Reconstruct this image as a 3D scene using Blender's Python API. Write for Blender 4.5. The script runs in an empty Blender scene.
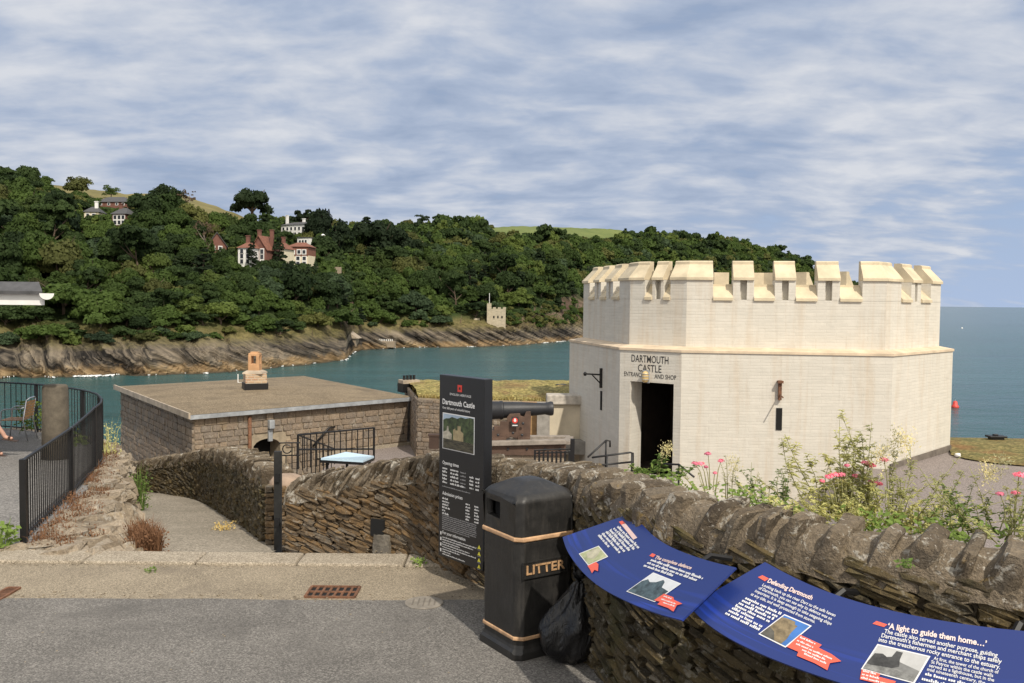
import bpy, bmesh, math, random
import numpy as np
from mathutils import Vector, Matrix, noise
random.seed(7); rng = np.random.default_rng(7)
S = bpy.context.scene
COL = S.collection
R = math.radians

# ------------------------------------------------------------------ camera
HC, F, CX, CY = 2.5, 900.0, 512.0, 341.5
pit, rol = math.atan(39.8/F), 0.0105
FWD = Vector((0, math.cos(pit), -math.sin(pit)))
UP0 = Vector((0, math.sin(pit), math.cos(pit))); RT0 = Vector((1, 0, 0))
RT = RT0*math.cos(rol) + UP0*math.sin(rol)
UP = UP0*math.cos(rol) - RT0*math.sin(rol)
CAM = Vector((0, 0, HC))
cd = bpy.data.cameras.new('camera'); cam = bpy.data.objects.new('camera', cd); COL.objects.link(cam)
M3 = Matrix((RT, UP, -FWD)).transposed()
cam.matrix_world = Matrix.Translation(CAM) @ M3.to_4x4()
cd.sensor_width = 36; cd.lens = F*36/1024; cd.clip_start = 0.1; cd.clip_end = 60000
S.camera = cam

def ray(px, py):
    return FWD + RT*((px-CX)/F) - UP*((py-CY)/F)
def P(px, py, Y):                       # the point seen at a pixel, Y metres ahead
    d = ray(px, py); return CAM + d*(Y/d.y)
def G(px, py, z):                       # the point seen at a pixel on the level z
    d = ray(px, py); return CAM + d*((z-HC)/d.z)
def HIT(px, py, p0, n):
    d = ray(px, py); return CAM + d*((Vector(p0)-CAM).dot(n)/d.dot(n))
def horizon(px): return 301.7 + (px-512)*0.0105

# ------------------------------------------------------------------ light
SUN_AZ, SUN_EL = 26.0, 46.0             # degrees to the right of straight behind the camera / above the horizon
S.view_settings.view_transform = 'Standard'; S.view_settings.look = 'None'
S.view_settings.gamma = 1; S.view_settings.exposure = 0.42
sd = bpy.data.lights.new('sun', 'SUN'); sd.energy = 2.7; sd.angle = R(0.9); sd.color = (1, .92, .80)
sun = bpy.data.objects.new('sun', sd); COL.objects.link(sun)
tosun = Vector((math.sin(R(SUN_AZ))*math.cos(R(SUN_EL)), -math.cos(R(SUN_AZ))*math.cos(R(SUN_EL)), math.sin(R(SUN_EL))))
sun.rotation_euler = tosun.to_track_quat('Z', 'Y').to_euler(); sun.location = tosun*60

W = bpy.data.worlds.new('World'); S.world = W; W.use_nodes = True
class NT:
    def __init__(s, tree): s.t = tree; s.n = tree.nodes; s.l = tree.links
    def add(s, typ, ins=None, **kw):
        nd = s.n.new(typ)
        for k, v in kw.items(): setattr(nd, k, v)
        for k, v in (ins or {}).items(): s.set(nd, k, v)
        return nd
    def set(s, nd, k, v):
        sock = nd.inputs[k]
        if isinstance(v, bpy.types.NodeSocket): s.l.new(v, sock)
        elif isinstance(v, bpy.types.Node): s.l.new(v.outputs[0], sock)
        else:
            if isinstance(v, (tuple, list)) and len(v) == 3 and sock.type == 'RGBA': v = (*v, 1)
            sock.default_value = v
    def math(s, op, a, b=0.0, clamp=False):
        nd = s.n.new('ShaderNodeMath'); nd.operation = op; nd.use_clamp = clamp
        s.set(nd, 0, a); s.set(nd, 1, b); return nd.outputs[0]
    def mix(s, f, a, b, mode='MIX'):
        nd = s.n.new('ShaderNodeMix'); nd.data_type = 'RGBA'; nd.blend_type = mode
        s.set(nd, 0, f); s.set(nd, 6, a); s.set(nd, 7, b); return nd.outputs[2]
    def noise(s, vec, scale, detail=4, rough=.55, dist=0.0):
        nd = s.add('ShaderNodeTexNoise', {'Scale': scale, 'Detail': detail, 'Roughness': rough, 'Distortion': dist})
        if vec is not None: s.set(nd, 'Vector', vec)
        return nd.outputs[0]
    def ramp(s, f, stops):
        nd = s.n.new('ShaderNodeValToRGB'); e = nd.color_ramp.elements
        while len(e) < len(stops): e.new(.5)
        for q, (p, c) in zip(e, stops):
            q.position = p; q.color = (*c, 1) if len(c) == 3 else c
        s.set(nd, 0, f); return nd.outputs[0]
    def maprange(s, v, a, b, c=0.0, d=1.0):
        nd = s.add('ShaderNodeMapRange', {0: v, 1: a, 2: b, 3: c, 4: d}); return nd.outputs[0]

w = NT(W.node_tree); bg = w.n['Background']
sky = w.add('ShaderNodeTexSky', sky_type='NISHITA', sun_disc=False, sun_elevation=R(SUN_EL), sun_rotation=R(180-SUN_AZ), altitude=0, air_density=1.0, dust_density=1.6)
tc = w.add('ShaderNodeTexCoord'); sep = w.add('ShaderNodeSeparateXYZ', {0: tc.outputs['Generated']})
zz = w.math('ADD', w.math('MAXIMUM', sep.outputs[2], 0.0), 0.24)
cx_ = w.math('DIVIDE', sep.outputs[0], zz); cy_ = w.math('DIVIDE', sep.outputs[1], zz)
cv = w.add('ShaderNodeCombineXYZ', {0: cx_, 1: cy_, 2: 0.0})
warp = w.add('ShaderNodeVectorMath', {0: cv, 1: w.add('ShaderNodeVectorMath', {0: w.add('ShaderNodeTexNoise', {'Vector': cv, 'Scale': .9, 'Detail': 3}).outputs[1], 'Scale': .30}, operation='SCALE').outputs[0]}, operation='ADD').outputs[0]
big = w.noise(warp, 1.5, 4, .5); mid = w.noise(w.add('ShaderNodeMapping', {0: warp, 3: (1.0, 1.3, 1)}), 4.6, 5, .54, .2)
rip = w.noise(w.add('ShaderNodeMapping', {0: warp, 2: (0, 0, R(5)), 3: (1.0, 2.2, 1)}), 5.2, 5, .52, .15)
dens = w.math('ADD', w.math('MULTIPLY', big, .50), w.math('ADD', w.math('MULTIPLY', mid, .30), w.math('MULTIPLY', rip, .20)))
# thin out towards the right horizon
rightlow = w.math('MULTIPLY', w.maprange(sep.outputs[0], .05, .5), w.maprange(sep.outputs[2], .24, .05))
dens2 = w.math('SUBTRACT', dens, w.math('MULTIPLY', rightlow, .20))
cover = w.maprange(dens2, .28, .41)
sh_ = w.math('ADD', w.math('MULTIPLY', rip, .24), w.math('ADD', w.math('MULTIPLY', mid, .44), w.math('MULTIPLY', big, .32)))
shade = w.ramp(sh_, [(.38, (2.95, 3.65, 5.0)), (.47, (3.85, 4.5, 5.75)), (.53, (4.85, 5.3, 6.2)), (.62, (6.3, 6.5, 6.95))])
bluesky = w.mix(.8, sky.outputs[0], (2.7, 3.7, 5.6))
lowsky = w.mix(w.maprange(sep.outputs[2], .0, .22, .85, 0.0), bluesky, (4.0, 5.0, 6.9))
final = w.mix(w.math('MULTIPLY', cover, .95), lowsky, shade)
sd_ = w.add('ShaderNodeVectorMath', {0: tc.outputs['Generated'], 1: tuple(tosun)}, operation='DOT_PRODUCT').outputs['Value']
glow = w.add('ShaderNodeMapRange', {0: sd_, 1: .0, 2: 1.0, 3: 0.0, 4: 1.0}, interpolation_type='SMOOTHERSTEP').outputs[0]      # thin cloud brightened round the sun, added as soft fill from behind the camera
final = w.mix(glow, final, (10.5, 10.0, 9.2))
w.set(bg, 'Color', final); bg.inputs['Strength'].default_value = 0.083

S.cycles.max_bounces = 6; S.cycles.diffuse_bounces = 3; S.cycles.transparent_max_bounces = 8

# ------------------------------------------------------------------ materials
MATS = {}
def newmat(name):
    m = bpy.data.materials.new(name); m.use_nodes = True
    t = NT(m.node_tree); b = t.n['Principled BSDF']; MATS[name] = m
    return m, t, b
def simple(name, c, rough=.7, metal=0.0, var=.15, scale=6.0, bump=0.0, bscale=40.0, spec=None):
    m, t, b = newmat(name); co = t.add('ShaderNodeTexCoord').outputs['Object']
    if var:
        n = t.noise(co, scale, 5, .6)
        lo = tuple(x*(1-var) for x in c); hi = tuple(min(1, x*(1+var)) for x in c)
        t.set(b, 'Base Color', t.ramp(n, [(.3, lo), (.7, hi)]))
    else: t.set(b, 'Base Color', c)
    b.inputs['Roughness'].default_value = rough; b.inputs['Metallic'].default_value = metal
    if spec is not None: b.inputs['Specular IOR Level'].default_value = spec
    if bump:
        bp = t.add('ShaderNodeBump', {'Strength': bump, 'Distance': .02, 'Height': t.noise(co, bscale, 4)})
        t.set(b, 'Normal', bp)
    return m
def stone(name, cols, scale=9.0, lichen=.0, bump=.6, moss=0.0):
    """natural stone: a tint for each loose stone, mottling, lichen patches"""
    m, t, b = newmat(name); co = t.add('ShaderNodeTexCoord').outputs['Object']
    cols = [tuple(min(.75, x*1.35) for x in c) for c in cols]; rnd = t.add('ShaderNodeNewGeometry').outputs['Random Per Island']
    n1 = t.noise(co, scale, 6, .65)
    k = len(cols)-1
    base = t.ramp(t.math('ADD', t.math('MULTIPLY', rnd, .62), t.math('MULTIPLY', t.math('SUBTRACT', n1, .3), .62)), [(i/k, c) for i, c in enumerate(cols)])
    speck = t.noise(co, scale*6, 3, .7)
    base = t.mix(t.maprange(speck, .35, .7), t.mix(.45, base, (.03, .027, .022)), base)
    if lichen:
        ln = t.noise(co, scale*1.3, 5, .7, .5)
        base = t.mix(t.math('MULTIPLY', t.maprange(ln, .56, .62), lichen), base, (.46, .43, .37))
        sp2 = t.noise(co, scale*5.5, 3, .65); base = t.mix(t.math('MULTIPLY', t.maprange(sp2, .63, .70), lichen*.85), base, (.55, .51, .44))
        l2 = t.noise(co, scale*.7, 5, .7, 1.0)
        base = t.mix(t.math('MULTIPLY', t.maprange(l2, .62, .69), lichen*.7), base, (.30, .20, .06))
    if moss:
        l3 = t.noise(co, scale*.4, 4, .6)
        base = t.mix(t.math('MULTIPLY', t.maprange(l3, .55, .7), moss), base, (.05, .055, .015))
    t.set(b, 'Base Color', base); b.inputs['Roughness'].default_value = .92; b.inputs['Specular IOR Level'].default_value = .25
    h = t.math('ADD', t.noise(co, scale*3, 6, .7), t.math('MULTIPLY', speck, .4))
    t.set(b, 'Normal', t.add('ShaderNodeBump', {'Strength': bump, 'Distance': .03, 'Height': h}))
    return m
def masonry(name, c1, c2, mortar, bw, rh, ms, bump=.5, streak=None, rough=.9, noisy=.4, paint=False):
    if not paint: c1, c2, mortar = [tuple(x*1.25 for x in c) for c in (c1, c2, mortar)]
    m, t, b = newmat(name); uv = t.add('ShaderNodeTexCoord').outputs['UV']; co = t.add('ShaderNodeTexCoord').outputs['Object']
    wob = t.add('ShaderNodeVectorMath', {0: uv, 1: t.add('ShaderNodeVectorMath', {0: t.add('ShaderNodeTexNoise', {'Vector': uv, 'Scale': 2.2, 'Detail': 3}).outputs[1], 'Scale': .02 if paint else rh*.55}, operation='SCALE').outputs[0]}, operation='ADD').outputs[0]
    br = t.add('ShaderNodeTexBrick', {'Vector': wob, 'Color1': c1, 'Color2': c2, 'Mortar': mortar, 'Scale': 1.0, 'Mortar Size': ms, 'Mortar Smooth': .6, 'Bias': 0.0, 'Brick Width': bw, 'Row Height': rh})
    n = t.noise(co, 1.3, 6, .62); n2 = t.noise(co, 14, 4, .6)
    col = t.mix(t.math('MULTIPLY', t.maprange(n, .35, .75), noisy), br.outputs[0], tuple(x*.55 for x in c1))
    col = t.mix(t.math('MULTIPLY', t.maprange(n2, .4, .7), noisy*.5), col, tuple(min(1, x*1.25) for x in c2))
    if streak:
        mp = t.add('ShaderNodeMapping', {0: uv, 3: (2.2, .16, 1)})
        sn = t.noise(mp, 1.6, 5, .65)
        col = t.mix(t.math('MULTIPLY', t.maprange(sn, .5, .72), .42), col, streak)
        mp2 = t.add('ShaderNodeMapping', {0: uv, 3: (6., .5, 1)})
        col = t.mix(t.math('MULTIPLY', t.maprange(t.noise(mp2, 2.0, 4, .6), .55, .75), .22), col, (.36, .31, .24))
    if paint:
        bj = t.noise(t.add('ShaderNodeMapping', {0: uv, 3: (1.1, 13.3, 1)}), 1.0, 3, .6); col = t.mix(t.math('MULTIPLY', t.maprange(bj, .60, .70), .30), col, tuple(x*.62 for x in c1))
        bl_ = t.noise(t.add('ShaderNodeMapping', {0: uv, 3: (3.0, 5.0, 1)}), 1.0, 3, .6); col = t.mix(t.math('MULTIPLY', t.maprange(bl_, .52, .66), .25), col, tuple(min(1, x*1.14) for x in c2))
    t.set(b, 'Base Color', col); b.inputs['Roughness'].default_value = rough; b.inputs['Specular IOR Level'].default_value = .3
    h = t.math('ADD', t.math('MULTIPLY', br.outputs[1], -1.0), t.math('MULTIPLY', n2, .5))
    t.set(b, 'Normal', t.add('ShaderNodeBump', {'Strength': bump, 'Distance': .02, 'Height': h}))
    return m
def leaf(name, c, var=.40, trans=.42):
    c = tuple(x*1.6 for x in c); m, t, b = newmat(name)
    oi = t.add('ShaderNodeObjectInfo').outputs['Random']; pos = t.add('ShaderNodeNewGeometry').outputs['Position']
    n = t.noise(pos, .11, 3, .6); n2 = t.noise(pos, 1.3, 3, .6)
    f = t.math('ADD', t.math('MULTIPLY', oi, .6), t.math('ADD', t.math('MULTIPLY', n, .35), t.math('MULTIPLY', n2, .18)))
    lo = tuple(x*(1-var) for x in c); hi = (c[0]*(1+var*1.6), c[1]*(1+var*1.1), c[2]*(1+var*.6))
    col = t.ramp(f, [(.25, lo), (.85, hi)])
    t.set(b, 'Base Color', col); b.inputs['Roughness'].default_value = .75; b.inputs['Specular IOR Level'].default_value = .2
    if trans:
        tr = t.add('ShaderNodeBsdfTranslucent', {'Color': col}); mx = t.add('ShaderNodeMixShader', {0: trans, 1: b.outputs[0], 2: tr.outputs[0]})
        t.set(t.n['Material Output'], 'Surface', mx)
    return m

def m_ground(name, cols, scale, speck, rough=.9, bump=.5, patch=None):
    cols = tuple(tuple(x*1.32 for x in c) for c in cols); patch = patch and tuple(x*1.32 for x in patch)
    m, t, b = newmat(name); co = t.add('ShaderNodeTexCoord').outputs['Object']
    n = t.noise(co, scale, 6, .6); base = t.ramp(n, [(.3, cols[0]), (.7, cols[1])])
    v = t.add('ShaderNodeTexVoronoi', {'Vector': co, 'Scale': speck}); s2 = t.add('ShaderNodeSeparateColor', {0: v.outputs[1]}).outputs[0]
    base = t.mix(t.maprange(s2, .5, 1.0, 0, .6), base, tuple(min(1, x*1.9+.02) for x in cols[1]))
    base = t.mix(t.maprange(s2, .4, .0, 0, .55), base, tuple(x*.45 for x in cols[0]))
    f3 = t.noise(co, speck*.35, 3, .7); base = t.mix(t.maprange(f3, .62, .75, 0, .35), base, tuple(x*.5 for x in cols[0]))
    if patch:
        base = t.mix(t.math('MULTIPLY', t.maprange(t.noise(co, .9, 5, .65, .4), .5, .68), .7), base, patch)
    t.set(b, 'Base Color', base); b.inputs['Roughness'].default_value = rough; b.inputs['Specular IOR Level'].default_value = .3
    h = t.math('ADD', t.noise(co, speck, 3, .7), t.math('MULTIPLY', v.outputs[0], .6))
    t.set(b, 'Normal', t.add('ShaderNodeBump', {'Strength': bump, 'Distance': .008, 'Height': h}))
    return m

asphalt = m_ground('asphalt', ((.10, .094, .086), (.145, .136, .124)), 1.2, 110, bump=.7, patch=(.085, .08, .074))
paving = m_ground('worn_concrete', ((.15, .125, .09), (.22, .185, .135)), 1.6, 140, bump=.4, patch=(.12, .10, .076))
granite = m_ground('granite', ((.185, .155, .115), (.26, .225, .175)), 4.0, 120, bump=.4)
path_m = m_ground('path_surface', ((.165, .145, .112), (.23, .20, .158)), 1.1, 60, bump=.4, patch=(.17, .15, .115))
terrace_m = m_ground('terrace_tarmac', ((.12, .115, .11), (.16, .152, .142)), 1.0, 60)
forecourt_m = m_ground('forecourt_gravel', ((.145, .122, .112), (.175, .15, .138)), .8, 70, bump=.15)
soil = m_ground('soil', ((.08, .06, .035), (.13, .10, .06)), 3, 40)
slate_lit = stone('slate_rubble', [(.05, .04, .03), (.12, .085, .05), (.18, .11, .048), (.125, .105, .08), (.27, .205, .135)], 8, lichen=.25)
slate_shaded = stone('shaded_slate_rubble', [(.035, .03, .02), (.08, .062, .035), (.11, .08, .035), (.085, .074, .05)], 8, lichen=.3, moss=.45)  # same slate with the shade of unlit wall faces in its colour, plus moss
coping_m = stone('coping_slate', [(.05, .038, .027), (.125, .098, .068), (.20, .16, .113), (.135, .112, .085), (.26, .215, .155)], 7, lichen=.85, bump=.9)
rough_m = stone('rough_stone', [(.13, .10, .07), (.26, .21, .15), (.34, .28, .21), (.40, .36, .30)], 5, lichen=.5, bump=.9)
ashlar_m = stone('battery_stone', [(.15, .115, .085), (.24, .185, .135), (.195, .163, .133), (.29, .22, .155), (.33, .265, .195)], 3.5, lichen=.25, bump=.5)
ashlar_mortar = simple('lime_mortar', (.34, .28, .20), .95, var=.25, scale=5, bump=.4)
mortar_m = simple('mortar', (.17, .135, .09), .95, var=.45, scale=7, bump=.9, bscale=25)
paintbrick = masonry('painted_brick', (.61, .58, .51), (.655, .62, .545), (.605, .57, .495), .45, .075, .007, bump=.3, streak=(.50, .37, .23), rough=.8, noisy=.12, paint=True)
painttrim = simple('painted_coping', (.60, .51, .355), .8, var=.2, scale=2.2, bump=.15, bscale=18)
ledge_m = simple('stained_ledge', (.62, .50, .36), .85, var=.22, scale=2.5)
coursed = masonry('coursed_stone', (.31, .235, .175), (.20, .165, .14), (.39, .32, .24), .47, .21, .018, bump=.8, noisy=.75)
rubblebrick = masonry('rubble_stone', (.30, .235, .165), (.20, .165, .13), (.38, .31, .225), .31, .12, .02, bump=.9, noisy=.7)
brickred = masonry('chimney_brick', (.34, .18, .11), (.45, .34, .22), (.42, .37, .29), .22, .085, .018, noisy=.3)
felt = m_ground('roof_felt', ((.12, .092, .058), (.175, .137, .088)), .5, 45, bump=.15, patch=(.09, .07, .046))
lead = simple('lead_flashing', (.34, .36, .38), .55, .2, var=.35, scale=3)
leadtop = simple('weathered_edge', (.40, .33, .25), .8, var=.3, scale=3)
black_metal = simple('black_metal', (.007, .007, .008), .45, 0, var=.3, scale=8)
rust = simple('rusty_iron', (.16, .075, .04), .85, var=.5, scale=20, bump=.3)
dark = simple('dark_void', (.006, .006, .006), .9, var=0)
iron = simple('cannon_iron', (.020, .021, .025), .5, var=.25, scale=5, bump=.15)
carriage_m = simple('carriage_paint', (.098, .058, .040), .7, var=.35, scale=4, bump=.15)
deckwood = simple('grey_timber', (.27, .235, .20), .8, var=.3, scale=6)
concrete_m = simple('pale_render', (.58, .51, .39), .9, var=.22, scale=1.5, bump=.2)
terracotta = simple('terracotta', (.50, .29, .15), .8, var=.25, scale=4)
white_paint = simple('white_paint', (.80, .79, .76), .55, var=.05)
roofslate = simple('roof_slate', (.075, .075, .078), .8, var=.4, scale=5, bump=.4, bscale=12)
alu = simple('aluminium', (.72, .73, .75), .28, 1.0, var=.05)
slatwood = simple('slat_wood', (.42, .22, .085), .5, var=.25, scale=9)
navy = simple('navy_cloth', (.012, .013, .03), .9, var=.3, scale=9, bump=.2)
skin_m = simple('skin', (.52, .30, .22), .55, var=.06)
shoe_m = simple('sandal_leather', (.06, .035, .025), .6, var=.2)
hair_m = simple('hair', (.05, .03, .018), .6, var=.3, scale=30)
sign_m = simple('sign_black', (.012, .013, .016), .38, var=.1)
ink_white = simple('white_print', (.74, .74, .74), .5, var=0)
ink_grey = simple('grey_print', (.30, .30, .31), .5, var=0)
ink_red = simple('red_print', (.62, .045, .03), .45, var=0)
ink_coral = simple('coral_print', (.74, .12, .075), .45, var=.05)
ink_yellow = simple('yellow_print', (.66, .60, .06), .5, var=0)
ink_black = simple('black_print', (.03, .03, .03), .6, var=.1)
gold = simple('gold_paint', (.52, .32, .17), .45, .1, var=.35, scale=25)
band_m = simple('orange_band', (.55, .34, .19), .6, var=.3, scale=12)
lampglass = simple('lamp_glass', (.60, .44, .20), .3, var=.15)
stopred = simple('buoy_red', (.62, .06, .045), .5, var=.1)
skypanel = simple('sky_reflection_panel', (.55, .72, .85), .18, var=.04)  # pale blue stands for the sky reflected in the panel
window_m = simple('window_glass', (.04, .045, .055), .15, var=.3, scale=2)
cream = simple('cream_wall', (.70, .62, .45), .85, var=.08, scale=.5)
redtile = simple('red_tile', (.20, .085, .055), .85, var=.25, scale=1.2)
redbrick = simple('red_brick_wall', (.17, .075, .055), .85, var=.2, scale=1)
castlestone = masonry('castle_stone', (.42, .36, .26), (.31, .27, .20), (.44, .39, .29), 1.1, .5, .05, noisy=.5)
bark = simple('bark', (.12, .085, .06), .9, var=.35, scale=2, bump=.4, bscale=8)
barkpale = simple('pale_bark', (.26, .21, .17), .9, var=.3, scale=2)

m, t, b = newmat('bin_plastic'); co = t.add('ShaderNodeTexCoord').outputs['Object']
n = t.noise(co, 5, 6, .7); sc = t.noise(t.add('ShaderNodeMapping', {0: co, 3: (9, 9, 1.2)}), 3, 5, .7)
t.set(b, 'Base Color', t.mix(t.math('MULTIPLY', t.maprange(sc, .52, .78), .28), t.ramp(n, [(.3, (.011, .011, .011)), (.75, (.032, .030, .028))]), (.10, .09, .078)))
t.set(b, 'Roughness', t.maprange(n, .3, .7, .34, .6))
t.set(b, 'Normal', t.add('ShaderNodeBump', {'Strength': .25, 'Distance': .004, 'Height': t.noise(co, 90, 3, .6)})); bin_m = m

m, t, b = newmat('bag_film'); co = t.add('ShaderNodeTexCoord').outputs['Object']
t.set(b, 'Base Color', (.010, .010, .011)); b.inputs['Roughness'].default_value = .32
t.set(b, 'Normal', t.add('ShaderNodeBump', {'Strength': .8, 'Distance': .02, 'Height': t.noise(t.add('ShaderNodeMapping', {0: co, 3: (1.0, 1.0, .45)}), 17, 3, .55, 1.6)})); bag_m = m

m, t, b = newmat('board_blue'); uv = t.add('ShaderNodeTexCoord').outputs['UV']     # printed swirls along the lower edge of the board
su = t.add('ShaderNodeSeparateXYZ', {0: uv})
wvn = t.noise(t.add('ShaderNodeMapping', {0: uv, 3: (1.6, 7.0, 1), 2: (0, 0, R(9))}), 1.0, 2, .5, 1.2)
wv = t.add('ShaderNodeTexWave', {'Vector': t.add('ShaderNodeMapping', {0: uv, 3: (1.0, 9.0, 1), 2: (0, 0, R(7))}), 'Scale': .55, 'Distortion': 2.6, 'Detail': 1.5, 'Detail Scale': .8}, bands_direction='Y')
low = t.maprange(su.outputs[1], .52, .1)
t.set(b, 'Base Color', t.mix(t.math('MULTIPLY', t.maprange(wvn, .48, .66), low), (.014, .032, .165), (.019, .055, .40)))
b.inputs['Roughness'].default_value = .34; board_m = m

m, t, b = newmat('sea_water'); co = t.add('ShaderNodeTexCoord').outputs['Object']
n = t.noise(co, .012, 4, .6); n2 = t.noise(t.add('ShaderNodeMapping', {0: co, 3: (.02, .09, 1)}), 1.0, 4, .6)
sx = t.add('ShaderNodeSeparateXYZ', {0: co})
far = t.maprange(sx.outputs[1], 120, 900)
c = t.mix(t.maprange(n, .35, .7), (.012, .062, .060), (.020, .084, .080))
c = t.mix(far, c, (.06, .115, .14))  # far water lightened in colour for the sky it reflects
c = t.mix(t.math('MULTIPLY', t.maprange(n2, .48, .62), .45), c, (.035, .11, .115))
n3 = t.noise(t.add('ShaderNodeMapping', {0: co, 3: (.004, .035, 1)}), 1.0, 5, .65); c = t.mix(t.math('MULTIPLY', t.maprange(n3, .52, .66), .5), c, (.02, .06, .08))
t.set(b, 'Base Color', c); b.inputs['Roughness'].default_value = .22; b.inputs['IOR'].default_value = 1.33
h = t.math('ADD', t.noise(t.add('ShaderNodeMapping', {0: co, 3: (.35, .75, 1)}), 1.0, 5, .65), t.math('MULTIPLY', t.noise(t.add('ShaderNodeMapping', {0: co, 3: (.05, .14, 1)}), 1.0, 3, .6), 2.2))
t.set(b, 'Normal', t.add('ShaderNodeBump', {'Strength': .9, 'Distance': .55, 'Height': h})); sea_m = m

m, t, b = newmat('hillside_rock'); geo = t.add('ShaderNodeNewGeometry'); pos = geo.outputs['Position']
sp = t.add('ShaderNodeSeparateXYZ', {0: pos})
q = t.add('ShaderNodeCombineXYZ', {0: t.math('ADD', t.math('MULTIPLY', sp.outputs[0], .45), t.math('MULTIPLY', sp.outputs[2], .95)), 1: t.math('MULTIPLY', sp.outputs[0], .03), 2: t.math('MULTIPLY', sp.outputs[1], .02)})
st = t.noise(q, .62, 6, .72); st2 = t.noise(pos, .25, 6, .65)
rock = t.ramp(t.math('ADD', t.math('MULTIPLY', st, .85), t.math('MULTIPLY', st2, .15)), [(.42, (.012, .011, .010)), (.48, (.055, .048, .040)), (.54, (.13, .11, .085)), (.63, (.22, .185, .14))])
zn = t.math('ADD', sp.outputs[2], t.math('MULTIPLY', t.math('SUBTRACT', st2, .5), 5.0))
tan_ = t.ramp(st, [(.38, (.06, .042, .026)), (.5, (.22, .15, .08)), (.62, (.32, .235, .135))])
rock = t.mix(1.0, rock, (1.15, 1.13, 1.1), 'MULTIPLY'); rock = t.mix(t.maprange(zn, -12.0, -13.2), rock, tan_)
rock = t.mix(t.maprange(sp.outputs[2], -13.9, -14.4), rock, (.06, .05, .035))
under = t.ramp(t.noise(pos, .35, 5, .65), [(.35, (.018, .032, .010)), (.65, (.05, .072, .022))])
drygrass = t.ramp(t.noise(pos, .5, 5, .65), [(.35, (.075, .07, .025)), (.65, (.19, .16, .07))])
up = t.maprange(zn, -9.5, -6.6)
nzz = t.add('ShaderNodeSeparateXYZ', {0: geo.outputs['Normal']}).outputs[2]; steep = t.maprange(nzz, .72, .55)
redrock = t.mix(.45, rock, (.17, .10, .07))
colr = t.mix(up, rock, drygrass); colr = t.mix(t.maprange(zn, -5.5, -2.5), colr, under)
colr = t.mix(t.math('MULTIPLY', steep, t.maprange(sp.outputs[2], -9, -4)), colr, redrock)
t.set(b, 'Base Color', colr); b.inputs['Roughness'].default_value = .95; b.inputs['Specular IOR Level'].default_value = .15
t.set(b, 'Normal', t.add('ShaderNodeBump', {'Strength': 1.0, 'Distance': 1.0, 'Height': t.math('ADD', st, t.math('MULTIPLY', st2, .4))})); hill_m = m
def fieldmat(name, a, c2):
    m, t, b = newmat(name); pos = t.add('ShaderNodeNewGeometry').outputs['Position']
    t.set(b, 'Base Color', t.ramp(t.noise(pos, .06, 6, .65), [(.35, a), (.65, c2)])); b.inputs['Roughness'].default_value = .95; return m
field_gold = fieldmat('golden_field', (.125, .11, .036), (.20, .17, .06)); field_green = fieldmat('green_field', (.10, .135, .03), (.15, .18, .045))
turf_m = m_ground('dry_turf', ((.105, .095, .028), (.215, .175, .06)), 1.1, 14, bump=.8, patch=(.15, .085, .04))
LEAF = {k: leaf('leaf_'+k, c) for k, c in dict(dark=(.022, .040, .014), mid=(.034, .060, .016), light=(.054, .082, .022), olive=(.058, .070, .024), pine=(.013, .024, .011), blue=(.030, .052, .028), brown=(.055, .045, .033)).items()}
weed = leaf('weed_leaf', (.105, .165, .042), .3, .35); bush_m = leaf('bush_leaf', (.07, .11, .025), .4, .25); weed_dry = leaf('dry_weed', (.30, .25, .11), .3, .3); rusty_weed = leaf('rusty_weed', (.155, .085, .047), .4, .25)
pink = leaf('valerian_pink', (.60, .20, .29), .3, .3); seed = leaf('seed_head', (.34, .33, .19), .3, .3); stem_m = simple('plant_stem', (.30, .29, .13), .8, var=.3)
weed_pale = leaf('pale_weed_leaf', (.29, .31, .145), .3, .42)
foam_m = simple('sea_foam', (.80, .82, .82), .8, var=.1)

# ------------------------------------------------------------------ mesh helpers
def unit_block(n):
    g = np.linspace(-1, 1, n+1); V = {}; verts = []; faces = []
    def vid(p):
        k = tuple(np.round(p, 5))
        if k not in V: V[k] = len(verts); verts.append(k)
        return V[k]
    for ax in range(3):
        for s in (-1, 1):
            for i in range(n):
                for j in range(n):
                    q = []
                    for (a, c) in ((i, j), (i+1, j), (i+1, j+1), (i, j+1)):
                        p = [0, 0, 0]; p[ax] = s; p[(ax+1) % 3] = g[a]; p[(ax+2) % 3] = g[c]; q.append(vid(p))
                    faces.append(q if s > 0 else q[::-1])
    return np.array(verts, float), faces
UB = {n: unit_block(n) for n in (1, 2, 3, 5)}

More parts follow.
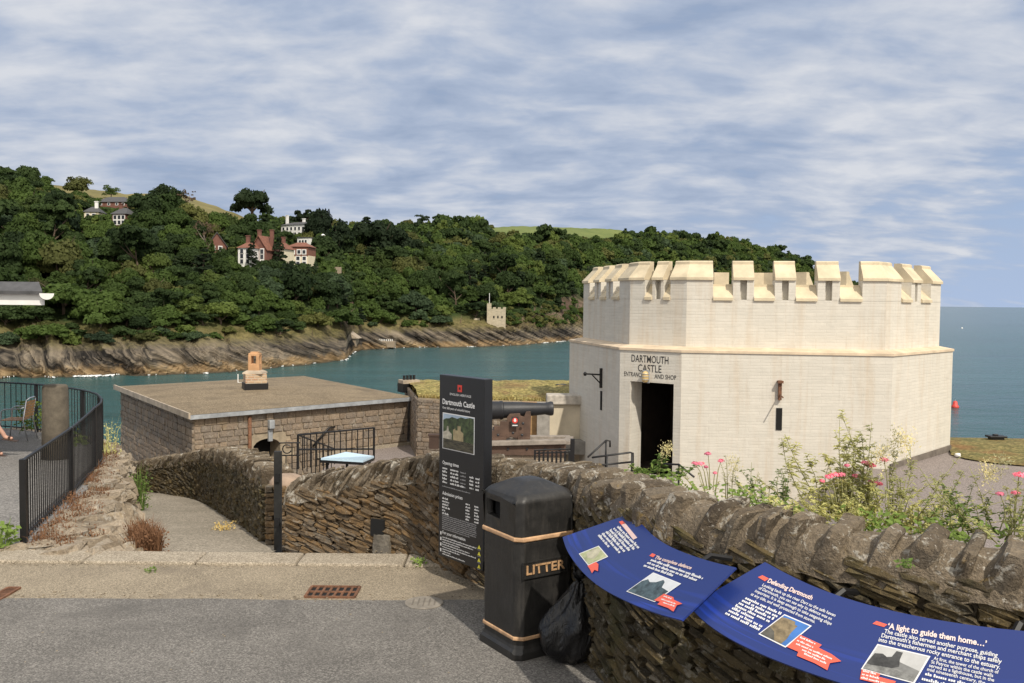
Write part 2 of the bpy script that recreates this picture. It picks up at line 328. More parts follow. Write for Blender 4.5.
class MB:
    def __init__(s): s.v = []; s.f = []; s.mi = []; s.n = 0
    def add(s, verts, faces, mi=0):
        o = s.n; vs = [tuple(p) for p in verts]; s.v += vs; s.n += len(vs)
        s.f += [tuple(i+o for i in f) for f in faces]; s.mi += [mi]*len(faces); return s
    def box(s, c, size, ax=None, mi=0):
        v, f = UB[1]; c = np.array(c, float); h = np.array(size, float)/2
        A = np.eye(3) if ax is None else np.array([list(a) for a in ax], float)
        return s.add(c+(v*h) @ A, f, mi)
    def rot(s, c, size, rz, mi=0, rx=0.0):
        A = (Matrix.Rotation(rz, 3, 'Z') @ Matrix.Rotation(rx, 3, 'X')).transposed(); return s.box(c, size, A, mi)
    def stone(s, c, half, ax, sub=2, k=5.0, jit=.12, mi=0):
        v, f = UB[sub]; r = (np.abs(v)**k).sum(1)**(1/k); p = v/r[:, None]
        p = p + rng.normal(0, jit, p.shape)*np.array([1, 1, 1])
        A = np.array([list(a) for a in ax], float)
        return s.add(np.array(c, float)+(p*np.array(half)) @ A, f, mi)
    def rough_stone(s, c, half, ax, k=4.0, amp=.15):
        v, f = UB[5]; r = (np.abs(v)**k).sum(1)**(1/k); p = v/r[:, None]; o_ = rng.uniform(-50, 50, 3); sk = rng.uniform(-.22, .22, 4)
        p = np.stack([p[:, 0]*(1+sk[0]*p[:, 2]+sk[1]*p[:, 1]), p[:, 1]*(1+sk[2]*p[:, 2]), p[:, 2]*(1+sk[3]*p[:, 1])], 1)
        e = np.array([[noise.noise(Vector(q*1.1+o_)), noise.noise(Vector(q*1.1+o_+7)), noise.noise(Vector(q*1.1+o_+19))] for q in p])*amp*1.6
        e += np.array([[noise.noise(Vector(q*2.9+o_)), noise.noise(Vector(q*2.9-o_)), noise.noise(Vector(q*2.9+o_+3))] for q in p])*amp*.6
        A = np.array([list(a) for a in ax], float); return s.add(np.array(c, float)+((p+e)*np.array(half)) @ A, f)
    def tube(s, pts, r, n=8, mi=0, caps=True):
        pts = [Vector(p) for p in pts]; rr = r if isinstance(r, (list, tuple)) else [r]*len(pts)
        rings = []; up = Vector((0, 0, 1)); prev = None
        for i, p in enumerate(pts):
            d = (pts[min(i+1, len(pts)-1)]-pts[max(i-1, 0)]).normalized()
            if prev is None: a = d.orthogonal().normalized()
            else: a = (prev-d*prev.dot(d)).normalized()
            prev = a; c = d.cross(a)
            rings.append([p+(a*math.cos(2*math.pi*j/n)+c*math.sin(2*math.pi*j/n))*rr[i] for j in range(n)])
        vs = [q for rg in rings for q in rg]; fs = []
        for i in range(len(pts)-1):
            for j in range(n): fs.append((i*n+j, i*n+(j+1) % n, (i+1)*n+(j+1) % n, (i+1)*n+j))
        if caps: fs += [tuple(range(n))[::-1], tuple((len(pts)-1)*n+j for j in range(n))]
        return s.add(vs, fs, mi)
    def lathe(s, base, axis, prof, n=20, mi=0):
        """prof: (distance along axis, radius)"""
        ax = Vector(axis).normalized(); a = ax.orthogonal().normalized(); c = ax.cross(a); b0 = Vector(base); vs = []; fs = []
        for (h, r) in prof:
            for j in range(n): vs.append(b0+ax*h+(a*math.cos(2*math.pi*j/n)+c*math.sin(2*math.pi*j/n))*r)
        for i in range(len(prof)-1):
            for j in range(n): fs.append((i*n+j, i*n+(j+1) % n, (i+1)*n+(j+1) % n, (i+1)*n+j))
        fs += [tuple(range(n))[::-1], tuple((len(prof)-1)*n+j for j in range(n))]
        return s.add(vs, fs, mi)
    def prism(s, poly, z0, z1, mi=0, bottom=True, top=True):
        n = len(poly); vs = [(p[0], p[1], z0) for p in poly]+[(p[0], p[1], z1) for p in poly]
        fs = [(i, (i+1) % n, n+(i+1) % n, n+i) for i in range(n)]
        if bottom: fs.append(tuple(range(n))[::-1])
        if top: fs.append(tuple(range(n, 2*n)))
        return s.add(vs, fs, mi)
    def slab(s, pts, nrm, th, mi=0):
        """flat outline given thickness against its normal"""
        n = len(pts); nrm = Vector(nrm).normalized(); vs = [Vector(p) for p in pts]+[Vector(p)-nrm*th for p in pts]
        fs = [tuple(range(n)), tuple(range(n, 2*n))[::-1]]+[(i, n+i, n+(i+1) % n, (i+1) % n) for i in range(n)]
        return s.add(vs, fs, mi)
    def quad(s, a, b, c, d, mi=0): return s.add([a, b, c, d], [(0, 1, 2, 3)], mi)
    def grid(s, rows, mi=0):
        m_ = len(rows[0]); vs = [p for r in rows for p in r]
        fs = [(i*m_+j, i*m_+j+1, (i+1)*m_+j+1, (i+1)*m_+j) for i in range(len(rows)-1) for j in range(m_-1)]
        return s.add(vs, fs, mi)
    def build(s, name, mats, parent=None, origin=None, smooth=False, uv=False, fix=True):
        o0 = Vector(parent.get('_o')) if parent is not None and parent.get('_o') is not None else (Vector(origin) if origin is not None else Vector((0, 0, 0)))
        me = bpy.data.meshes.new(name); V = np.array(s.v, dtype=float)
        me.from_pydata((V-np.array(o0)).tolist(), [], s.f)
        if not isinstance(mats, (list, tuple)): mats = [mats]
        for m_ in mats: me.materials.append(m_)
        me.polygons.foreach_set('material_index', s.mi)
        if fix:
            bm = bmesh.new(); bm.from_mesh(me); bmesh.ops.recalc_face_normals(bm, faces=bm.faces); bm.to_mesh(me); bm.free()
        if smooth: me.polygons.foreach_set('use_smooth', [True]*len(me.polygons))
        if uv:
            ul = me.uv_layers.new(name='UVMap')
            for p in me.polygons:
                nx, ny, nz = p.normal
                for li in p.loop_indices:
                    c = V[me.loops[li].vertex_index]
                    if abs(nz) > .8: ul.data[li].uv = (c[0], c[1])
                    else:
                        L = math.hypot(nx, ny); ul.data[li].uv = ((-ny*c[0]+nx*c[1])/L, c[2])
        me.update()
        ob = bpy.data.objects.new(name, me); COL.objects.link(ob)
        if parent is not None: ob.parent = parent; ob['_o'] = tuple(o0)
        else: ob.location = o0
        return ob

def tag(o, label=None, cat=None, group=None, kind=None):
    if label: o['label'] = label
    if cat: o['category'] = cat
    if group: o['group'] = group
    if kind: o['kind'] = kind
    return o
def thing(name, loc, label, cat, group=None):
    o = bpy.data.objects.new(name, None); COL.objects.link(o); o.location = loc; o['_o'] = tuple(loc); o.empty_display_size = .2
    return tag(o, label, cat, group)
def struct(mb, name, mats, **k): return tag(mb.build(name, mats, **k), kind='structure')
def copy_tree(src, loc, label=None, rz=0, sc=1.0):
    r = src.copy(); COL.objects.link(r); r.location = loc; r.rotation_euler = (0, 0, rz); r.scale = (sc, sc, sc)
    if label: r['label'] = label
    for ch in list(src.children):
        c = ch.copy(); COL.objects.link(c); c.parent = r
        for g_ in ch.children:
            d = g_.copy(); COL.objects.link(d); d.parent = c
    return r
def bevel(o, w=.006, seg=2):
    md = o.modifiers.new('Bevel', 'BEVEL'); md.width = w; md.segments = seg; md.limit_method = 'ANGLE'; md.angle_limit = R(40); return o

_tc = {}
def text_geo(s, bold=0.0):
    if (s, bold) in _tc: return _tc[(s, bold)]
    cu = bpy.data.curves.new('lettering', 'FONT'); cu.body = s; cu.size = 1.0; cu.offset = bold; cu.resolution_u = 3
    ob = bpy.data.objects.new('lettering', cu); COL.objects.link(ob)
    dg = bpy.context.evaluated_depsgraph_get(); ev = ob.evaluated_get(dg); me = ev.to_mesh()
    v = np.array([tuple(q.co) for q in me.vertices]); f = [tuple(p.vertices) for p in me.polygons]
    ev.to_mesh_clear(); bpy.data.objects.remove(ob); bpy.data.curves.remove(cu)
    wd = v[:, 0].max()-v[:, 0].min(); v[:, 0] -= v[:, 0].min()
    _tc[(s, bold)] = (v, f, wd); return v, f, wd
def put_text(mb, s, A, B, Uv, cap, nrm, lift=.002, bold=0.0, mi=0):
    """letters from A to B; Uv: unit up vector; cap: capital height in metres"""
    v, f, wd = text_geo(s, bold); A = Vector(A); d = (Vector(B)-A)/wd; Uv = Vector(Uv); n = Vector(nrm)
    mb.add([A+d*p[0]+Uv*(p[1]/.7*cap)+n*lift for p in v], f, mi)
def put_words(mb, A, B, Uv, cap, nrm, lift=.002, mi=0, wl=(2, 8), fill=1.0):
    """a line of print too small to read: little marks grouped into words"""
    A = Vector(A); B = Vector(B); L = (B-A).length; d = (B-A)/L; Uv = Vector(Uv); n = Vector(nrm)*lift; x = 0
    while x < L*fill:
        for i in range(random.randint(*wl)):
            w_ = cap*random.uniform(.3, .52); h_ = cap*random.choice((.62, .62, .66, .95))
            if x+w_ > L*fill: break
            a = A+d*x+n; mb.quad(a, a+d*w_, a+d*w_+Uv*h_, a+Uv*h_, mi); x += w_+cap*.13
        x += cap*.38

def plen(a, b): return (Vector(b)-Vector(a)).length
def resample(pts, ds):
    pts = [Vector(p) for p in pts]; out = [pts[0]]
    for a, b in zip(pts, pts[1:]):
        n = max(1, int((b-a).length/ds))
        for i in range(1, n+1): out.append(a.lerp(b, i/n))
    return out
def smoothline(pts, it=2):
    pts = [Vector(p) for p in pts]
    for _ in range(it):
        q = [pts[0]]
        for a, b in zip(pts, pts[1:]): q += [a.lerp(b, .25), a.lerp(b, .75)]
        q.append(pts[-1]); pts = q
    return pts
def stone_face(mb, A, u, n, L, z0, z1, course, slen, skip=(), jit=.03, depth=.04, off=.0):
    """rows of squared stones over a wall face that starts at A and runs along u"""
    A = Vector(A); z = z0
    while z < z1-.02:
        h_ = min(random.uniform(*course), z1-z); x = -random.uniform(0, .3)
        if z1-(z+h_) < .07: h_ = z1-z
        while x < L:
            l_ = random.uniform(*slen); x0, x1 = max(0, x), min(L, x+l_)
            if x1-x0 > .04 and not any(x1 > a+.02 and x0 < b_-.02 and z+h_ > c_+.02 and z < d_-.02 for a, b_, c_, d_ in skip):
                c = A+u*((x0+x1)/2)+n*(off+random.uniform(-.01, .012)); c.z = z+h_/2
                mb.stone(c, ((x1-x0)/2*.975, depth, h_/2*.955), (u, -n, Vector((0, 0, 1))), 2, 9, jit)
            x += l_
        z += h_
class Line:
    """a plan line with heights: point and viewer-side normal at a distance along it"""
    def __init__(s, pts):
        s.p = [Vector(q) for q in pts]; s.d = [0]
        for a, b in zip(s.p, s.p[1:]): s.d.append(s.d[-1]+(b.xy-a.xy).length)
        s.L = s.d[-1]
    def at(s, x):
        x = min(max(x, 0), s.L-1e-6); i = max(j for j in range(len(s.d)-1) if s.d[j] <= x)
        t_ = (x-s.d[i])/(s.d[i+1]-s.d[i]); return s.p[i].lerp(s.p[i+1], t_)
    def tan(s, x):
        a = s.at(x-.12); b = s.at(x+.12); d = (b-a).xy.normalized(); return Vector((d.x, d.y, 0))
    def nrm(s, x):
        d = s.tan(x); return Vector((d.y, -d.x, 0))

def rubble_wall(name, line, width, zbase, label, cat, face_mat, course=(.045, .085), slen=(.12, .34), slant=15, cope=(.05, .1), cope_h=.28, lean=25, group=None, cope_grow=None, split=None, face_mat2=None):
    """dry-laid slate wall: line = top of its back edge, far to near"""
    ln = Line(smoothline(line, 2)); root = thing(name, tuple(ln.at(ln.L*.5).xy)+(zbase,), label, cat, group)
    core = MB(); ra = []
    for i in range(int(ln.L/.15)+1):
        x = i*.15; p = ln.at(x); n = ln.nrm(x); f_ = p+n*(width-.05); zt = p.z-cope_h*.7
        ra.append([(p.x, p.y, zbase), (p.x, p.y, zt), (f_.x, f_.y, zt), (f_.x, f_.y, zbase)])
    core.grid(ra); core.add(ra[0], [(0, 1, 2, 3)]); core.add(ra[-1], [(0, 1, 2, 3)])
    core.build('mortar_core', mortar_m, root)
    fs = MB(); fs2 = MB(); tn = math.tan(R(slant)); ca, sa = math.cos(R(slant)), math.sin(R(slant))
    zmax = max(p.z for p in ln.p); v = zbase - .1
    while v < zmax + ln.L*tn:
        hgt = random.uniform(*course); x = random.uniform(-.01, .03)
        while x < ln.L:
            L_ = random.uniform(*slen); xm = x+L_/2; zc = v+hgt/2-tn*xm
            if xm-L_/2 > -.02 and xm < ln.L and zbase-.05 < zc < ln.at(xm).z-cope_h*.62:
                p = ln.at(xm); n = ln.nrm(xm); d = ln.tan(xm)
                c = p+n*(width-.06+random.uniform(-.016, .016)); c.z = zc
                a0 = d*ca+Vector((0, 0, -sa)); a2 = Vector((0, 0, ca))+d*sa
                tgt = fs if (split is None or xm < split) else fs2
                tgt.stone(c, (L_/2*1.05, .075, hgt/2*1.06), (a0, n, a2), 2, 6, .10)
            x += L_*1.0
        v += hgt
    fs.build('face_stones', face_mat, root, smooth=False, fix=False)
    if fs2.n: fs2.build('shaded_face_stones', face_mat2, root, smooth=False, fix=False)  # stones past the split carry the shade in their colour
    gg = lambda x: 1.0 if cope_grow is None else cope_grow(x)
    cp = MB(); rows = []                                        # rounded mortared hump, then the leaning slates set in it
    for i in range(int(ln.L/.05)+1):
        x = i*.05; p = ln.at(x); n = ln.nrm(x); r_ = []
        for j in range(11):
            a = math.pi*j/10; u = .5-.5*math.cos(a)*1.06; q = p+n*(width*u); q.z = p.z-cope_h*.95+cope_h*(.64+.19*(gg(x)-1))*math.sin(a)**.6
            q += (n*.5+Vector((0, 0, 1)))*.035*noise.noise(Vector((q.x*7, q.y*7, q.z*7))); r_.append(q)
        rows.append(r_)
    cp.grid(rows); x = 0; sd_ = random.random()*50
    while x < ln.L:
        g_ = 1.0 if cope_grow is None else cope_grow(x)
        big_ = (g_-1)/.75; th = random.uniform(*cope)*random.choice((.6, .8, 1, 1.4))*(1-big_)+random.uniform(.055, .135)*big_; p = ln.at(x+th/2); n = ln.nrm(x+th/2); d = ln.tan(x+th/2)
        le = R(lean*(1-.35*big_)+random.uniform(-7, 7)); hh = cope_h*(.50+random.uniform(-.08, .03)*(1-.55*big_)-.03*big_); hw = width*.5*(1.0+random.uniform(-.07, .11))
        a0 = d*math.cos(le)-Vector((0, 0, math.sin(le))); a2 = Vector((0, 0, math.cos(le)))+d*math.sin(le)
        yaw = random.uniform(-.12, .12); n2 = (n+d*yaw).normalized()
        c = p+n*(width*.5+random.uniform(-.02, .035)); c.z = p.z-hh*.98+random.uniform(-.035, .008)*(1-.6*big_)-.006*big_
        cp.rough_stone(c, (th*(.52+.03*big_), hw*1.03, hh), (a0, n2, a2), 6.5, .085)
        x += th*.98
        x += th*.97
    co_ = cp.build('coping', coping_m, root, smooth=True, fix=False); md = co_.modifiers.new('EdgeSplit', 'EDGE_SPLIT'); md.split_angle = R(28)
    return root, ln

# ================================================================== THE SETTING
ZSEA = -14.5
sea = MB(); xs = [-40000, -6000, -1500, -500, 0, 500, 1500, 6000, 40000]; ys = [14, 200, 600, 1500, 5000, 15000, 45000]
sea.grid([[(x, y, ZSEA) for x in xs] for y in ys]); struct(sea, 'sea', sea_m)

# ---- the wooded headland across the water
SHORE = [(-700, 215), (-300, 195), (0, 187), (100, 194), (200, 203), (262, 218), (310, 236), (346, 254), (354, 292), (362, 306), (400, 322), (480, 336), (520, 352), (560, 384), (590, 432), (650, 520), (750, 640), (850, 760), (905, 830)]
CLIFF = [(-700, 7), (0, 6.2), (120, 6.4), (260, 7.5), (322, 6.5), (336, 4.6), (348, 2.2), (360, 6.0), (400, 6.5), (470, 8), (520, 12), (600, 17), (700, 20), (850, 20), (905, 6)]
RIDGEY = [(-700, 420), (0, 420), (250, 430), (350, 500), (480, 640), (600, 690), (800, 880), (905, 900)]
RIDGEP = [(-700, 150), (-200, 165), (0, 184), (60, 185), (130, 194), (178, 193), (215, 206), (250, 219), (300, 229), (350, 234), (440, 230), (520, 226), (610, 229), (660, 236), (740, 244), (790, 258), (820, 276), (850, 291), (880, 302), (905, 309)]
def itp(tab, x): return float(np.interp(x, [a for a, _ in tab], [b for _, b in tab]))
def bearing(px): return ray(px, 300).x/ray(px, 300).y
def ridged(p, H=.8): return 1-abs(noise.noise(p))*2
PXS = list(np.arange(-700, -20, 12))+list(np.arange(-20, 640, 1.6))+list(np.arange(640, 912, 4))
def profile(px):
    Ys = itp(SHORE, px) + 3.5*noise.noise(Vector((px*.03, 0, 3))) + 2.0*noise.noise(Vector((px*.11, 5, 1)))
    zc = ZSEA + itp(CLIFF, px)*(1+.25*noise.noise(Vector((px*.025, 9, 2)))); Yr = itp(RIDGEY, px)
    zr = P(px, itp(RIDGEP, px), Yr).z
    return Ys, zc, Yr, zr
NC, NS_, NB = 26, 44, 6
def terrain_pt(px, j, prof):
    Ys, zc, Yr, zr = prof; b = bearing(px); cw = 9.0+ (zc-ZSEA)*.75
    if j == 0: Y, z = Ys-12, ZSEA-5
    elif j <= NC:
        t_ = j/NC; Y = Ys + cw*t_**1.15; z = ZSEA-.6 + (zc-ZSEA+.6)*(t_**.8)
        x = b*Y; q = Vector((x*.5+z*.95, x*.05, Y*.08))
        e = math.sin(min(1, t_*1.3)*math.pi)*.5+.5
        sw_ = (x*.42+z*.85+2.2*noise.noise(Vector((x*.06, z*.1, 4))))*.30; saw = (sw_-math.floor(sw_)); sw2 = sw_*2.7+.3*noise.noise(Vector((x*.2, z*.3, 9))); saw2 = sw2-math.floor(sw2)
        dsp = (saw*2.6+saw2*1.1-1.2 + ridged(q*.16)*1.6 + ridged(q*.5)*1.0 + ridged(q*1.3)*.7 + noise.noise(Vector((x*.35, z*.8, Y*.3)))*1.2)*e
        Y -= dsp*.8; z += dsp*.30*e
    elif j <= NC+NS_:
        t_ = (j-NC)/NS_; Y0 = Ys+cw; Y = Y0 + (Yr-Y0)*t_; x = b*Y
        z = zc + (zr-zc)*t_**.78 + 2.6*noise.noise(Vector((x*.02, Y*.02, 7)))*math.sin(t_*math.pi) + .5*noise.noise(Vector((x*.2, Y*.2, 3)))
    else:
        t_ = (j-NC-NS_)/NB; Y = Yr + 380*t_; z = zr - max(6, (zr-ZSEA)*.45)*t_**1.4
    return Vector((b*Y, Y, z))
PROF = [profile(px) for px in PXS]
hm = MB(); rows = [[terrain_pt(px, j, pr) for j in range(NC+NS_+NB+1)] for px, pr in zip(PXS, PROF)]
hm.grid(rows); nj = NC+NS_+NB
k = 0
def in_field(px, t_):
    if 52 < px < 262 and t_ > .80 - .12*min(1, max(0, (px-150)/50)): return 1
    if -400 < px < -30 and t_ > .9: return 1
    if 490 < px < 622 and t_ > .74: return 2
    return 0
for i in range(len(PXS)-1):
    for j in range(nj):
        if j >= NC: hm.mi[k] = in_field(PXS[i], (j-NC)/NS_)
        k += 1
hill = struct(hm, 'headland_hillside', [hill_m, field_gold, field_green], fix=False)
hill.data.polygons.foreach_set('use_smooth', [(j % nj) > NC for j in range(len(hill.data.polygons))])

def hill_at(px, t_):
    pr = profile(px); j = NC+t_*NS_; j0 = int(j); a = terrain_pt(px, j0, pr); b_ = terrain_pt(px, j0+1, pr); return a.lerp(b_, j-j0)
def hill_under(px, py):
    """the nearest place on the hillside seen at a pixel"""
    pr = profile(px); prev = None
    for j in range(1, (NC+NS_)*4):
        jj = j/4; a = terrain_pt(px, int(jj), pr); b_ = terrain_pt(px, int(jj)+1, pr); p = a.lerp(b_, jj-int(jj))
        if P(px, py, p.y).z <= p.z: return p
    return terrain_pt(px, NC+NS_, pr)

# surf along the rocks
fm = MB()
for px in np.arange(-60, 600, 1.1):
    dens = .16 + .9*max(0, noise.noise(Vector((px*.09, 2, 8))))
    for c0, wd in ((350, 6), (92, 20), (556, 14), (588, 9)):
        if abs(px-c0) < wd: dens += .6
    if random.random() > dens: continue
    pr = profile(px); b = bearing(px)
    for q in range(5):
        Y = pr[0] - random.uniform(.0, 3.2)*dens; r1 = random.uniform(.08, .38)*min(1.3, dens+.2); rr = r1*random.uniform(.5, 1)
        n_ = 8; ph = random.random()*6
        fm.add([(b*Y+math.cos(6.283*i/n_)*r1*2.2*random.uniform(.6, 1), Y+math.sin(6.283*i/n_)*rr*1.1*random.uniform(.6, 1), ZSEA+.05+random.random()*.35) for i in range(n_)]+[(b*Y, Y, ZSEA+.1+.55*r1)], [(i, (i+1) % n_, n_) for i in range(n_)])
tag(fm.build('sea_foam', foam_m), kind='stuff')

# ---- near ground
FZ = lambda y: -.045*(y-9)                                  # terrace floor
PATHZ = lambda y: -.10-.15*max(0, y-8.6)
rd = MB(); rows = []
for x in np.linspace(-30, 12, 85):
    ye = 7.42+.03*noise.noise(Vector((x*1.3, 0, 0)))+.02*noise.noise(Vector((x*5, 0, 3)))-.02*max(0, -x-2)+(.06 if x > -1 else 0)
    rows.append([(x, y, max(0, (5.7-y)*.155)+.004*noise.noise(Vector((x*.8, y*.8, 2)))+.004) for y in (-8, -3, 0, 2, 4, 5, 5.7, 6.2, 6.6, 7.0, ye-.05)]+[(x, ye, -.004)])
rd.grid(rows); struct(rd, 'road', asphalt, smooth=True)
cp = MB(); cp.box((-9, 7.55, -.1), (42, 1.6, .196)); struct(cp, 'concrete_gutter', paving)
kb = MB(); x = -12.0
while x < -.5:
    L_ = random.uniform(.9, 1.25); kb.box((x+L_/2, 8.535+random.uniform(-.004, .004), -.13), (L_-.012, .37, .31), mi=0); x += L_
bevel(struct(kb, 'kerb', granite), .02, 2)
pt = MB(); rows = []
for y in np.linspace(8.7, 24, 40):
    rows.append([(x, y, PATHZ(y)+.02*noise.noise(Vector((x, y, 0)))) for x in np.linspace(-13.5, -2.6, 24)])
pt.grid(rows); struct(pt, 'sloping_path', path_m, smooth=True)

FENCE = smoothline([(-4.95, 9.07, 0), (-5.8, 11.8, 0), (-6.47, 13.9, 0), (-7.0, 15.4, 0), (-8.2, 17.6, 0), (-10.5, 19.9, 0), (-12.6, 20.7, 0), (-19, 21.1, 0)], 2)
te = MB(); poly = [(p.x+.12, p.y) for p in FENCE]
inner = []
for i, (x, y) in enumerate(poly): inner.append([(x-w_*(x+40), y, FZ(y)) for w_ in (0, .02, .1, .35, 1)])
te.grid([[(-4.83-w_*35.17, 8.72, FZ(8.72)) for w_ in (0, .02, .1, .35, 1)]]+inner)
te.grid([[(x, y, FZ(y)) for (x, y) in [(-4.83, 8.72)]+poly], [(x+.05, y, -4) for (x, y) in [(-4.83, 8.72)]+poly]])
struct(te, 'cafe_terrace', terrace_m)

lg = MB()                                                   # the castle court, lower ground and cliff edge
rows = []
def court(x, y):
    y = min(y, 20.5); xb = 7.9-(20-y)*.42; s_ = min(1, max(0, (x-xb+2.2)/2.2)); s_ = s_*s_*(3-2*s_); z = -2.2*(1-s_)-1.14*s_
    return -3.6 if x < -5.2 else z
for x in [-13.6, -12, -10, -8, -5.25, -5.2, -4, -2]+list(np.arange(0, 12.1, .35))+[16, 22, 30, 40, 60]:
    lo = 8.9 if x > -2.4 else 19.5
    rows.append([(x, y, court(x, y)) for y in np.linspace(lo if x < 2 else 3.0, 22.4, 30)])
lg.grid(rows); lg.grid([[(x, y, court(x, 20)) for y in (22.4, 26, 30, 34.2)] for x in (-13.6, -10, -8, -5.25, -5.2, -2, 2, 4, 6, 8, 9)]); struct(lg, 'castle_forecourt', forecourt_m)
cl = MB()
cl.grid([[(x, y, z) for (z, y) in ((court(x, 0)-.02, 33), (court(x, 0)-.05, 34.3), (-8, 35.5), (-20, 40))] for x in (-13.6, -8, -5.3, -5.1, 0, 4, 6, 12)])
cl.grid([[(x, y, z) for (z, y) in ((-1.2, 22.35), (-1.5, 25.0), (-8, 27), (-20, 33))] for x in (9, 12, 20, 30, 60)])
cl.grid([[(-13.6+dx, y, z) for (dx, z) in ((.05, -3.6), (-1, -9), (-4, -20))] for y in (10, 19, 27, 34.3)])
cl.grid([[(60+dx, y, z) for (dx, z) in ((-.05, -1.1), (3, -9), (6, -20))] for y in (3, 12, 22.4)])
struct(cl, 'near_cliff', hill_m, fix=False)

# grass strip behind the forecourt
gr = MB(); rows = []
E1 = [G(951, 455, -1.12), G(960, 458, -1.12), G(985, 462.5, -1.12), G(1024, 466, -1.12), G(1100, 470, -1.12), Vector((22, 15, -1.12)), Vector((50, 14, -1.12))]
E2 = [G(946, 437.8, -1.1), G(962, 438, -1.1), G(985, 438.3, -1.1), G(1024, 439, -1.1), G(1100, 440, -1.1), Vector((24, 21.6, -1.1)), Vector((50, 22, -1.1))]
for a, b in zip(resample(E1, .4)[:60], resample(E2, .4)[:60] if False else resample(E1, .4)[:60]): pass
A1 = Line(E1); A2 = Line(E2)
for i in range(70):
    a = A1.at(A1.L*i/69); b = A2.at(A2.L*i/69)
    rows.append([a.lerp(b, j/14)+Vector((0, 0, .012+.05*math.sin(math.pi*j/14)**.5*(1+noise.noise(a.lerp(b, j/14)*1.5)))) for j in range(15)])
lawn_m = m_ground('lawn_turf', ((.065, .07, .02), (.145, .115, .042)), 1.4, 16, bump=.6, patch=(.17, .078, .032))
gr.grid(rows); struct(gr, 'lawn', lawn_m, smooth=True)

# earth bank behind the roadside wall (plants grow on it)
BACK = [(-2.24, 9.7, .62), (-1.5, 9.4, .82), (-.72, 9.05, 1.0), (-.32, 8.5, 1.08), (0, 8.12, 1.12), (.40, 7.58, 1.18), (.70, 7.0, 1.25), (.89, 6.2, 1.33), (1.06, 5.68, 1.38), (1.22, 5.37, 1.4), (1.79, 4.76, 1.4), (2.48, 4.36, 1.4), (3.3, 4.0, 1.4), (4.8, 3.55, 1.4), (7, 3.1, 1.4)]
bl = Line(smoothline(BACK, 2)); bk = MB(); rows = []
for i in range(60):
    x = bl.L*(.18+.82*i/59); p = bl.at(x); n = bl.nrm(x)
    rows.append([(p.x-n.x*d_+.03*random.random(), p.y-n.y*d_, z) for d_, z in ((-.03, p.z-.22), (.25, p.z-.24+.05*random.random()), (.6, p.z-.42), (1.3, -.3), (2.4, -1.7))])
bk.grid(rows); struct(bk, 'planted_bank', soil)

# ================================================================== FAR SHORE: trees
def crown_mesh(kind, seed, nleaf, lsize):
    """leaf faces through several overlapping lobes; unit crown: radius about 1, base at 0"""
    r_ = np.random.default_rng(seed); lobes = []
    if kind == 'broad':
        for i in range(13):
            a = r_.uniform(0, 6.283); rr = r_.uniform(.15, .78); h = r_.uniform(.35, 1.25); lobes.append((rr*math.cos(a), rr*math.sin(a), h*(1.1-.35*rr), r_.uniform(.26, .50)))
        lobes.append((0, 0, .75, .6))
    elif kind == 'wide':
        for i in range(16):
            a = r_.uniform(0, 6.283); rr = r_.uniform(.1, .95); lobes.append((rr*math.cos(a), rr*math.sin(a), r_.uniform(.3, .95)*(1.15-.4*rr), r_.uniform(.22, .42)))
        lobes.append((0, 0, .5, .6))
    elif kind == 'pine':
        for i in range(9):
            h = .5+i*.24; rr = .62*(1-(i/11)**1.4)
            for q in range(3):
                a = r_.uniform(0, 6.283); lobes.append((rr*.75*math.cos(a), rr*.75*math.sin(a), h+r_.uniform(-.1, .1), .16+.28*rr))
    elif kind == 'umbrella':
        for i in range(22):
            a = r_.uniform(0, 6.283); rr = r_.uniform(.0, .9); h = 1.35+r_.uniform(-.45, .45)*(1-rr*.6)
            lobes.append((rr*math.cos(a), rr*math.sin(a), h, r_.uniform(.17, .32)))
        for i in range(4):
            a = r_.uniform(0, 6.283); lobes.append((.75*math.cos(a), .75*math.sin(a), .75+r_.uniform(-.1, .15), .2))
    elif kind == 'sparse':
        for i in range(26):
            a = r_.uniform(0, 6.283); rr = r_.uniform(.2, 1.0); lobes.append((rr*math.cos(a), rr*math.sin(a), r_.uniform(.5, 1.5), r_.uniform(.07, .16)))
    wts = np.array([l[3]**2 for l in lobes]); wts /= wts.sum()
    L = np.array(lobes); idx = r_.choice(len(lobes), nleaf, p=wts); c = L[idx, :3]; rad = L[idx, 3]
    d = r_.normal(size=(nleaf, 3)); d[:, 2] = np.abs(d[:, 2])*.9+d[:, 2]*.35; d /= np.linalg.norm(d, axis=1)[:, None]
    sq = .62 if kind in ('umbrella', 'pine') else .9
    p = c+d*(rad*r_.uniform(.72, 1.12, nleaf))[:, None]*np.array([1, 1, sq])
    nn = d+r_.normal(0, .40, (nleaf, 3)); nn /= np.linalg.norm(nn, axis=1)[:, None]
    a = np.cross(nn, r_.normal(size=(nleaf, 3))); a /= np.linalg.norm(a, axis=1)[:, None]; b = np.cross(nn, a)
    s_ = (lsize*r_.uniform(.6, 1.3, nleaf))[:, None]
    v = np.stack([p-a*s_-b*s_*.6, p+a*s_-b*s_*.7, p+a*s_*.8+b*s_*.7, p-a*s_*.7+b*s_*.6], 1).reshape(-1, 3)
    f = np.arange(nleaf*4).reshape(-1, 4)
    v[:, 2] -= min(0, 0)
    return v, f
